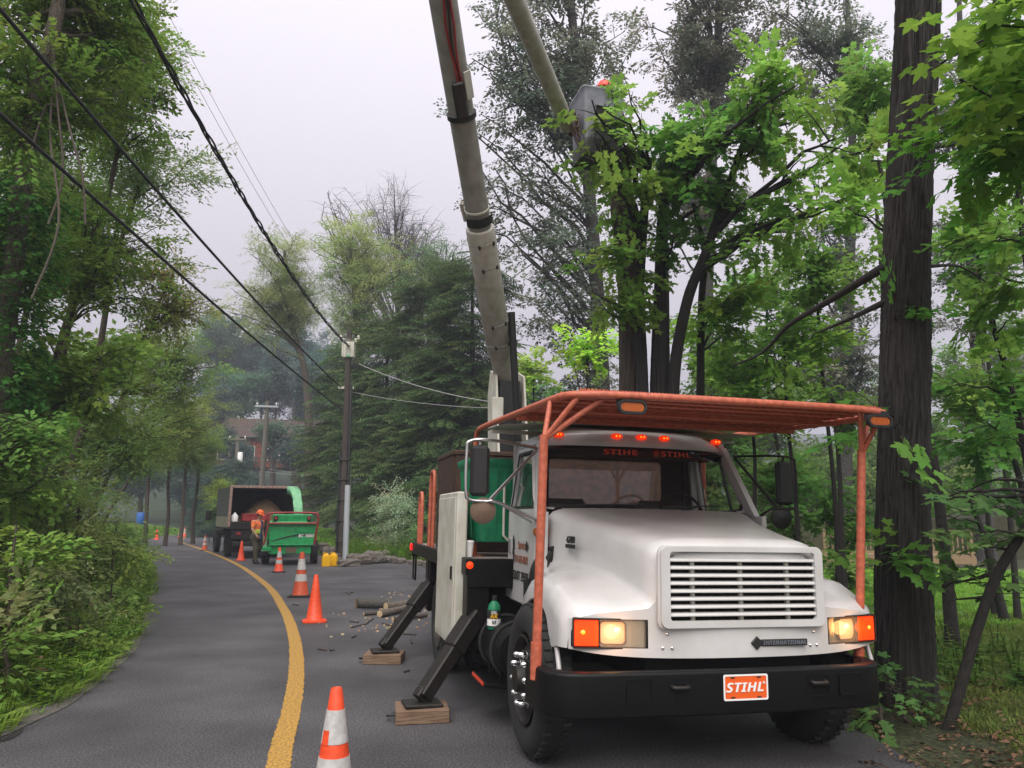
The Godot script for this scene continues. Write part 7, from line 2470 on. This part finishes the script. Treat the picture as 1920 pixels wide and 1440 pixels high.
func make_right_woods() -> void:
	rng.seed = 51
	var oak := Color(0.06, 0.078, 0.04)
	var grp := "tall grey leaved trees behind the bucket"
	tree("oak_tree", "tall thin leaved tree behind the bucket with limbs showing against the sky", grp, pv([ground_of(Vector3(3.52, 1.97, -29.37)), Vector3(3.38, 6.93, -28.52), Vector3(3.07, 11.1, -27.29), Vector3(2.62, 15.4, -26.06), Vector3(2.14, 20.2, -25.24), Vector3(1.94, 23.2, -24.72)]), 0.36, 0.09, [[Vector3(0.486, 16.7, -25.83), Vector3(1.75, 2.53, 1.75), 38], [Vector3(-0.562, 13.4, -25.38), Vector3(1.12, 0.938, 1.125), 14], [Vector3(-0.875, 17.9, -25.64), Vector3(0.875, 1.17, 0.875), 12], [Vector3(-1.07, 15.6, -26.03), Vector3(0.875, 1.07, 0.875), 12], [Vector3(0, 19.6, -25.34), Vector3(1.36, 1.17, 1.361), 14], [Vector3(0.972, 12.1, -26.62), Vector3(2.14, 1.85, 2.139), 40], [Vector3(2.53, 18.4, -25.54), Vector3(2.14, 1.94, 2.139), 30], [Vector3(0.972, 9.24, -27.11), Vector3(1.46, 1.46, 1.458), 30], [Vector3(2.01, 8.12, -28.32), Vector3(1.81, 1.01, 1.812), 18], [Vector3(0.972, 21.7, -24.98), Vector3(2.33, 1.36, 2.333), 16]], S.oak, oak, M.bark_gray, {"twigs": 6, "per": 3, "rise": 0.9, "lai": 3.0, "most": 12})
	tree("oak_tree", "tall thin leaved tree behind the maple crowns at upper centre right", grp, pv([ground_of(Vector3(8.22, 2, -32.4)), Vector3(8.11, 9.66, -31.09), Vector3(8.33, 16.2, -29.97), Vector3(8.67, 22.8, -28.85), Vector3(8.89, 26.1, -28.29)]), 0.34, 0.09, [[Vector3(6.67, 20.8, -29.19), Vector3(2.44, 2.44, 2.444), 34], [Vector3(9.56, 20.8, -29.19), Vector3(2.67, 2.44, 2.667), 36], [Vector3(8.44, 24.1, -28.63), Vector3(3.33, 1.33, 3.333), 18], [Vector3(7.56, 15.6, -30.09), Vector3(2.67, 2, 2.667), 20]], S.oak, Color(0.068, 0.078, 0.04), M.bark_gray, {"twigs": 6, "per": 3, "rise": 0.9, "lai": 3.0, "most": 12})
	tree("oak_tree", "tall thin leaved tree left of the big trunk", grp, pv([ground_of(Vector3(12.9, 1.98, -30.38)), Vector3(13.1, 9.16, -29.15), Vector3(13.3, 15.3, -28.1), Vector3(13.1, 21.5, -27.05)]), 0.3, 0.08, [[Vector3(11, 8.55, -29.26), Vector3(1.77, 1.88, 1.771), 30], [Vector3(13.3, 8.75, -29.22), Vector3(1.46, 2.29, 1.458), 28], [Vector3(12.1, 12.7, -28.55), Vector3(1.88, 1.46, 1.875), 20], [Vector3(12.1, 20.9, -28.17), Vector3(2.58, 1.94, 2.583), 32], [Vector3(13.5, 18.2, -27.61), Vector3(1.46, 2.08, 1.458), 20]], S.oak, oak, M.bark_gray, {"twigs": 6, "per": 3, "rise": 0.9, "lai": 3.0, "most": 12})
	tree("oak_tree", "tall thin leaved tree right of the big trunk", grp, pv([ground_of(Vector3(17.1, 1.95, -28.35)), Vector3(16.9, 8.66, -27.21), Vector3(16.5, 14.4, -26.23), Vector3(16.3, 20.2, -25.24)]), 0.28, 0.08, [[Vector3(16.9, 11, -26.82), Vector3(2.14, 2.33, 2.139), 34], [Vector3(16.7, 6.2, -26.61), Vector3(1.88, 1.88, 1.875), 30], [Vector3(16.3, 17.3, -25.73), Vector3(1.75, 2.72, 1.75), 22]], S.oak, oak, M.bark_gray, {"twigs": 6, "per": 3, "rise": 0.9, "lai": 3.0, "most": 12})
	# the maple clump behind the truck
	var mg := Color(0.066, 0.125, 0.016)
	var md := Color(0.04, 0.1, 0.013)
	var g2 := "maple stems behind the truck"
	var stub := tree("cut_trunk", "thick brown trunk sawn off at its top beside the bucket", g2, pv([ground_of(Vector3(2.14, 0.603, -13.77)), Vector3(2.11, 3.17, -13.33), Vector3(2.05, 5.32, -12.77), Vector3(1.91, 6.51, -12.36), Vector3(1.79, 7.42, -12.2)]), 0.25, 0.2, [[Vector3(1.4, 5.5, -12.13), Vector3(0.35, 0.35, 0.35), 3]], S.maple, mg, M.bark_brown, {"rough": true, "twigs": 3, "per": 3})
	var g := MB.new()
	g.lathe([Vector2(0.2, 0.0), Vector2(0.1, 0.015), Vector2(0.0001, 0.01)], 14, Transform3D(Basis(Vector3.BACK, 0.1), Vector3(1.79, 7.42, -12.2) - stub.position))
	put("cut_face", g, M.cut_wood, stub)
	tree("maple_tree", "dark slim stem growing against the thick sawn trunk", g2, pv([ground_of(Vector3(2.22, 0.642, -13.26)), Vector3(2.2, 3.47, -12.78), Vector3(2.12, 5.21, -12.38), Vector3(2.16, 6.22, -12.1), Vector3(2.2, 7.3, -11.61)]), 0.12, 0.06, [[Vector3(1.71, 5.97, -11.44), Vector3(0.667, 0.5, 0.667), 22], [Vector3(2.01, 7.02, -10.85), Vector3(0.725, 0.564, 0.725), 24], [Vector3(1.35, 7.35, -10.59), Vector3(0.435, 0.396, 0.435), 12], [Vector3(1.64, 4.84, -12.04), Vector3(0.517, 0.344, 0.517), 7], [Vector3(1.48, 7.75, -10.32), Vector3(0.389, 0.272, 0.389), 8], [Vector3(1.17, 7.33, -10.09), Vector3(0.341, 0.242, 0.341), 8], [Vector3(1.21, 6.84, -10.17), Vector3(0.303, 0.189, 0.303), 6]], S.maple, mg, M.bark_dark, {"rough": true, "twigs": 7, "per": 4, "rise": 0.2, "lai": 3.4})
	tree("maple_tree", "thickest dark maple stem, straight and black behind the canopy", g2, pv([ground_of(Vector3(2.53, 0.634, -13.36)), Vector3(2.51, 3.48, -12.88), Vector3(2.49, 5.21, -12.38), Vector3(2.48, 6.62, -11.93), Vector3(2.56, 7.88, -11.31)]), 0.225, 0.03, [[Vector3(2.79, 7.27, -11.01), Vector3(0.901, 0.738, 0.901), 36], [Vector3(3.38, 6.7, -10.91), Vector3(0.806, 0.564, 0.806), 26], [Vector3(3.64, 7.55, -10.56), Vector3(0.871, 0.633, 0.871), 30], [Vector3(2.8, 6.21, -11.6), Vector3(0.678, 0.424, 0.678), 12]], S.maple, md, M.bark_dark, {"rough": true, "twigs": 7, "per": 4, "rise": 0.15, "limb": 1.3, "lai": 3.2})
	tree("maple_tree", "maple stem leaning right with forked limbs above the canopy", g2, pv([ground_of(Vector3(2.68, 0.65, -13.16)), Vector3(2.68, 3.45, -12.68), Vector3(2.82, 4.95, -12.12), Vector3(3.09, 5.79, -11.67), Vector3(3.38, 6.71, -11.31), Vector3(3.61, 7.43, -10.98)]), 0.115, 0.045, [[Vector3(4.2, 7.6, -10.35), Vector3(0.933, 0.622, 0.933), 32], [Vector3(4.65, 6.87, -10.06), Vector3(0.75, 0.6, 0.75), 30], [Vector3(3.9, 6.12, -11.61), Vector3(0.932, 0.508, 0.932), 22], [Vector3(4.79, 6.11, -10.91), Vector3(0.719, 0.479, 0.719), 16], [Vector3(3.73, 8.21, -10.24), Vector3(0.622, 0.467, 0.622), 14]], S.maple, mg, M.bark_dark, {"rough": true, "twigs": 7, "per": 4, "rise": 0.25, "limb": 1.4, "lai": 3.2})
	tree("maple_sapling", "slim straight sapling stem right of the maple clump", g2, pv([ground_of(Vector3(3.34, 0.588, -13.98)), Vector3(3.34, 3.57, -13.47), Vector3(3.31, 5.37, -12.96), Vector3(3.32, 6.04, -12.64), Vector3(3.07, 6.86, -12.3)]), 0.085, 0.04, [[Vector3(3.34, 5.26, -12.57), Vector3(0.812, 0.542, 0.812), 14], [Vector3(4.24, 5.26, -12.57), Vector3(0.812, 0.451, 0.812), 16]], S.maple, Color(0.08, 0.16, 0.016), M.bark_dark, {"twigs": 6, "per": 4})
	# understory in the woods right of the truck
	var U := [["bright yellow green young maple behind the boom base", Vector3(1.85, 5.82, -18.56), Vector3(0.792, 0.726, 0.792), 30, Color(0.13, 0.22, 0.02)], ["yellow green bush above the canopy by the boom", Vector3(0.611, 5.65, -21.64), Vector3(0.688, 0.688, 0.688), 22, Color(0.1, 0.17, 0.025)], ["leafy young maple filling the gap right of the maple clump", Vector3(4.78, 4.66, -13.18), Vector3(1.41, 0.703, 1.406), 52, Color(0.06, 0.125, 0.015)], ["leafy young maple above the canopy middle", Vector3(4.28, 4.01, -13.8), Vector3(1.46, 0.583, 1.458), 44, Color(0.065, 0.13, 0.016)], ["dark leafy maple above the right end of the canopy", Vector3(4.79, 3.39, -11.37), Vector3(0.878, 0.479, 0.878), 36, Color(0.045, 0.1, 0.014)], ["dense bush seen under the canopy beside the right mirror", Vector3(5.42, 2.43, -15.08), Vector3(1.15, 0.885, 1.146), 46, Color(0.05, 0.105, 0.018)], ["dense bush behind the right canopy post", Vector3(5.93, 1.71, -14.19), Vector3(0.778, 0.778, 0.778), 38, Color(0.045, 0.1, 0.016)], ["low bush behind the truck's far fender", Vector3(7.44, 0.555, -17.43), Vector3(0.708, 0.531, 0.708), 22, Color(0.06, 0.11, 0.02)], ["bush seen through the cab windows", Vector3(4.37, 2.07, -17.18), Vector3(1.3, 1.06, 1.299), 36, Color(0.05, 0.1, 0.016)], ["leafy tree between the maple clump and the oak", Vector3(5.42, 3.65, -19.95), Vector3(2.22, 1.53, 2.222), 44, Color(0.045, 0.09, 0.016)], ["layered young maple filling the sky gap left of the big trunk", Vector3(5.54, 5.92, -13.47), Vector3(1.07, 1.07, 1.069), 44, Color(0.06, 0.12, 0.018)], ["layered young maple above the far end of the canopy", Vector3(5.33, 6.32, -15.44), Vector3(1.11, 0.778, 1.111), 34, Color(0.055, 0.115, 0.018)], ["young maple right of the big trunk below the limb", Vector3(7.85, 6.42, -12.37), Vector3(0.903, 0.993, 0.903), 40, Color(0.055, 0.11, 0.016)], ["young maple right of the big trunk at canopy height", Vector3(7.76, 3.84, -12.81), Vector3(0.993, 0.993, 0.993), 44, Color(0.055, 0.11, 0.016)], ["young maple behind the big trunk near its top", Vector3(6.42, 8.99, -12.95), Vector3(0.875, 1.07, 0.875), 34, Color(0.06, 0.12, 0.018)], ["mid green tree filling the gap between the maple stems and the oak", Vector3(5.4, 6.19, -20.53), Vector3(1.6, 1.31, 1.604), 34, Color(0.06, 0.115, 0.02)], ["leafy bush behind the boom turret", Vector3(2, 4.7, -23.83), Vector3(1.83, 1.33, 1.833), 36, Color(0.055, 0.11, 0.02)]]
	for e in U:
		var c: Vector3 = e[1]
		var b := ground_of(V(c.x, 0, c.z))
		tree("young_maple", e[0], "understory right of the truck", up(b, maxf(1.0, c.y - b.y)), 0.05, 0.02, [[c, e[2], e[3]]], S.maple_small, e[4], M.bark_dark, {"twigs": 7, "per": 4, "rise": 0.4})
	# the big trunk by the bumper
	var big := tree("big_tree", "big dark furrowed trunk standing beside the truck's bumper", "", pv([Vector3(3.51, -0.128, -7.253), Vector3(3.49, 1.49, -6.976), Vector3(3.53, 2.91, -6.785), Vector3(3.56, 4.32, -6.543), Vector3(3.6, 6.15, -6.131), Vector3(3.67, 7.64, -5.876)]), 0.235, 0.17, [[Vector3(3.61, 8.26, -5.465), Vector3(1.35, 0.722, 1.354), 26], [Vector3(3.32, 3.45, -6.338), Vector3(0.182, 0.114, 0.182), 3], [Vector3(3.19, 2.54, -6.544), Vector3(0.275, 0.138, 0.275), 5], [Vector3(3.29, 1.32, -6.65), Vector3(0.181, 0.135, 0.181), 2]], S.maple, md, M.bark_dark, {"rough": true, "twigs": 6, "per": 4, "rise": 0.1})
	for e in [[[Vector3(3.5, 3.94, -6.608), Vector3(3.31, 3.83, -6.73), Vector3(3.17, 3.76, -7.349), Vector3(2.96, 3.65, -7.978), Vector3(2.81, 3.45, -8.417), Vector3(2.56, 3.36, -8.737)], 0.05], [[Vector3(3.5, 3.59, -6.668), Vector3(3.33, 3.53, -6.729), Vector3(3.19, 3.48, -7.093), Vector3(3.05, 3.45, -7.505)], 0.04], [[Vector3(3.59, 4.89, -6.447), Vector3(3.81, 4.94, -6.489), Vector3(4.26, 5.14, -6.81), Vector3(4.58, 5.31, -7.085)], 0.04], [[Vector3(3.57, 3.83, -6.628), Vector3(3.79, 3.87, -6.672), Vector3(4.32, 4.01, -7.104), Vector3(4.88, 4.01, -7.612)], 0.025]]:
		g = MB.new()
		var q := smooth_path(pv(e[0]), 5)
		var rr := PackedFloat32Array()
		for i in q.size():
			q[i] -= big.position
			rr.append(e[1] * (1.0 - 0.85 * i / q.size()))
		g.tube(q, rr, 8)
		put("limb", g, M.bark_dark, big)
	# right edge: near maple with leaves of its own, then farther ones
	var near := thing("maple_tree", "near maple reaching in from the right edge with large bright leaves", "tree", V(5.6, 0, -4.4))
	g = MB.new()
	g.tube(smooth_path(pv([V(0, -0.2, 0), V(0.1, 2.2, 0), V(0, 4.6, 0), V(0.2, 8.0, 0.2)]), 5), fl([0.2, 0.18, 0.16, 0.14, 0.12]), 12)
	var limbs := [pv([V(0, 4.0, 0), Vector3(3.33, 4.63, -4.361) - near.position, Vector3(2.84, 4.46, -4.188) - near.position, Vector3(2.45, 4.22, -4.125) - near.position]), pv([V(0, 3.6, 0), Vector3(3.54, 4.24, -4.631) - near.position, Vector3(3.13, 4.25, -4.527) - near.position, Vector3(2.74, 4.28, -4.32) - near.position]), pv([V(0, 4.4, 0), Vector3(3.4, 5.02, -4.395) - near.position, Vector3(3, 4.79, -4.333) - near.position])]
	for l in limbs:
		g.tube(smooth_path(l, 6), fl([0.03, 0.026, 0.022, 0.018, 0.015, 0.012, 0.01, 0.008]), 6)
	put("trunk", g, M.bark_dark, near)
	var lm := []
	for k in 4:
		g = MB.new()
		g.col = [Color(0.2, 0.36, 0.05), Color(0.16, 0.3, 0.04), Color(0.13, 0.24, 0.04), Color(0.23, 0.38, 0.055)][k]
		g.rod(V(0, 0, -0.5), V(0, -0.01, 0.1), 0.012, 3)
		add_leaf(g, Vector3.ZERO, Basis(), 1.0, 0)
		lm.append(g.mesh())
	for k in 295:
		var l: PackedVector3Array = limbs[k % 3]
		var f := 1.0 + (l.size() - 2) * pow(rng.randf(), 0.8)
		var p := l[int(minf(f, l.size() - 1.001))].lerp(l[mini(int(f) + 1, l.size() - 1)], f - int(f)) + V(rng.randfn() * 0.13, rng.randfn() * 0.14 - 0.03, rng.randfn() * 0.16)
		var o := inst("leaf", lm[rng.randi() % 4], M.leaf, near, p)
		o.basis = rnd_basis(V(rng.randfn() - 0.4, rng.randf_range(-0.7, 0.0), rng.randfn() + 0.3), 0.5).scaled_local(Vector3.ONE * rng.randf_range(0.075, 0.125))
	var where := []
	for k in 150:
		var p := Vector3(3.54, 4.37, -5.014).lerp(Vector3(4.01, 5.12, -5.088), rng.randf()) + V(rng.randfn() * 0.25, rng.randfn() * 0.35, rng.randfn() * 0.4)
		where.append([Transform3D(rnd_basis(V(rng.randfn() - 0.5, -0.2, rng.randfn()), 0.4), p - near.position), tint(md * 2.5, 0.35)])
	scatter("crown", S.maple, where, M.leaf, near)
	var R := [["maple with light showing through, right of the big trunk top", Vector3(5.62, 5.69, -8.44), Vector3(0.562, 0.625, 0.562), 34, mg], ["dark maple at the right edge level with the canopy lamps", Vector3(5.19, 2.78, -8.329), Vector3(0.583, 0.408, 0.583), 38, md], ["maple at the right edge above the middle", Vector3(5.17, 4.15, -7.689), Vector3(0.389, 0.611, 0.389), 32, Color(0.05, 0.11, 0.014)], ["maple branches just right of the big trunk", Vector3(5.9, 4.09, -9.729), Vector3(0.486, 0.625, 0.486), 28, mg], ["shady maple behind the leaning sapling", Vector3(6.49, 2.48, -10.51), Vector3(0.656, 0.401, 0.656), 20, Color(0.035, 0.08, 0.014)], ["dark maple between the big trunk and the deck", Vector3(6.83, 1.7, -12.16), Vector3(0.417, 0.333, 0.417), 10, Color(0.035, 0.08, 0.014)], ["maple crown between the canopy and the big trunk", Vector3(4.74, 6.15, -9.884), Vector3(0.438, 0.875, 0.438), 24, mg]]
	for e in R:
		var c: Vector3 = e[1]
		var b := ground_of(V(c.x + 0.7, 0, c.z))
		tree("maple_tree", e[0], "maples at the right edge", up(b, c.y - b.y + 0.3, V(-0.4, 0, 0)), 0.08, 0.025, [[c, e[2], e[3]]], S.maple, e[4], M.bark_dark, {"twigs": 6, "per": 4, "rise": 0.1})
	tree("leaning_sapling", "thin dark sapling leaning right in front of the lawn", "", pv([Vector3(3.37, -0.117, -6.388), Vector3(3.5, 0.319, -6.314), Vector3(3.66, 0.853, -6.223), Vector3(3.8, 1.27, -6.102), Vector3(4.05, 1.79, -5.86)]), 0.045, 0.035, [[Vector3(3.57, 1.04, -6.394), Vector3(0.215, 0.108, 0.215), 3], [Vector3(3.77, 1.55, -6.205), Vector3(0.339, 0.191, 0.339), 9], [Vector3(3.69, 1.81, -6.466), Vector3(0.267, 0.178, 0.267), 6]], S.maple, Color(0.03, 0.065, 0.014), M.bark_dark, {"twigs": 4, "per": 3, "rise": -0.4})
	# trees beyond the lawn
	var n := 0
	for e in [[Vector3(17.5, 2.02, -34.43), Vector3(2.12, 2.83, 2.125)], [Vector3(21.5, 1.79, -36.5), Vector3(2.25, 2.75, 2.25)], [Vector3(23.1, 1.79, -34.47), Vector3(2.12, 2.83, 2.125)], [Vector3(16, 3.27, -36.24), Vector3(2.25, 3, 2.25)], [Vector3(12.3, 2.72, -34.31), Vector3(2.36, 2.6, 2.361)], [Vector3(21.7, 7.29, -39.62), Vector3(3.33, 3.33, 3.333)], [Vector3(26.1, 6.74, -39.71), Vector3(3.06, 3.61, 3.056)], [Vector3(8.97, 4.66, -38.03), Vector3(3.17, 3.17, 3.167)], [Vector3(19, 0.333, -30.66), Vector3(1.04, 0.458, 1.042)], [Vector3(5.9, 5.27, -50.1), Vector3(4.51, 5.21, 4.514)], [Vector3(16.6, 8.98, -51.5), Vector3(5.42, 5.78, 5.417)], [Vector3(25.5, 7.78, -53.73), Vector3(4.88, 6.38, 4.875)], [Vector3(38.9, 11.8, -55.07), Vector3(5.83, 8.94, 5.833)], [Vector3(28.5, 3.9, -50.34), Vector3(4.51, 4.17, 4.514)], [Vector3(17.9, 3.73, -46.31), Vector3(3.83, 3.51, 3.833)]]:
		var c: Vector3 = e[0]
		var b := ground_of(V(c.x, 0, c.z))
		tree("broadleaf_tree", ["tree beyond the deck behind the big trunk", "tree beyond the lawn left of the leaning sapling's top", "tree beyond the lawn at the right edge", "tree far behind the right canopy post", "tree far behind the right mirror", "tall far tree right of the big trunk", "tall far tree at the right edge", "tall far tree behind the maple clump", "low bush beyond the bright lawn", "far tree closing the view left of the maple clump", "tall far tree above the middle of the canopy", "tall far tree behind the right end of the canopy", "tallest far tree at the right edge", "far tree between the big trunk and the sapling top", "far tree behind the right door mirror"][n], "trees beyond the lawn", up(b, maxf(1.2, c.y - b.y)), 0.16, 0.06, [[c, e[1], 40]], S.far, Color(0.055, 0.095, 0.02), M.bark_gray, {"size": 0.9 if n < 9 else 1.2, "lai": 4.0 if n < 9 else 5.0})
		n += 1
	for e in [["young plants with toothed leaves at the foot of the big trunk", Vector3(3.19, 0.166, -6.645), Vector3(0.197, 0.175, 0.197), 10], ["small leafy shoot between the bumper and the big trunk", Vector3(2.88, 0.154, -6.342), Vector3(0.104, 0.104, 0.104), 5]]:
		bush("young_plant", e[0], "plants at the foot of the big trunk", e[1], e[2], e[3], S.maple_small, Color(0.045, 0.1, 0.02), {"twigs": 3, "per": 2, "size": 0.7, "category": "plant"})

func _ready() -> void:
	var cam := Camera3D.new()
	cam.name = "camera"
	add_child(cam)
	cam.fov = 53.13
	cam.near = 0.05
	cam.far = 900.0
	cam.position = V(0, 1.65, 0)
	cam.rotation_degrees = V(9.6900, 0, 0)
	cam.current = true
	var env := Environment.new()
	env.background_mode = Environment.BG_SKY
	var sm := ProceduralSkyMaterial.new()
	sm.sky_top_color = Color(0.775, 0.758, 0.79)
	sm.sky_horizon_color = Color(0.42, 0.408, 0.433)
	sm.sky_curve = 0.52
	sm.sky_energy_multiplier = 1.0
	sm.ground_bottom_color = Color(0.2, 0.2, 0.18)
	sm.ground_horizon_color = Color(0.4, 0.4, 0.4)
	sm.sun_angle_max = 1.0
	var cl := nz(71, 0.004, 1024, Color(0, 0, 0), Color(0.1, 0.096, 0.1), 5)
	sm.sky_cover = cl
	var sky := Sky.new()
	sky.sky_material = sm
	env.sky = sky
	env.tonemap_mode = Environment.TONE_MAPPER_LINEAR
	env.tonemap_exposure = 2.55
	env.sdfgi_enabled = true
	env.ssao_enabled = true
	env.ssil_enabled = true
	env.fog_enabled = true
	env.fog_density = 0.0014
	env.fog_light_color = Color(0.86, 0.88, 0.95)
	var we := WorldEnvironment.new()
	we.name = "world_environment"
	we.environment = env
	add_child(we)
	var sun := DirectionalLight3D.new()
	sun.name = "sun"
	add_child(sun)
	sun.light_energy = 0.5
	sun.light_color = Color(1, 0.98, 0.96)
	sun.light_angular_distance = 55.0
	sun.shadow_enabled = true
	sun.rotation_degrees = V(-54, -4, 0)
	rng.seed = 1
	make_materials()
	make_ground()
	make_sprays()
	make_poles()
	make_houses()
	make_left_woods()
	make_middle_woods()
	make_right_woods()
	make_ground_cover()
	make_truck()
	make_chip_truck()
	make_chipper()
	make_cones()
	make_people()
	make_debris()
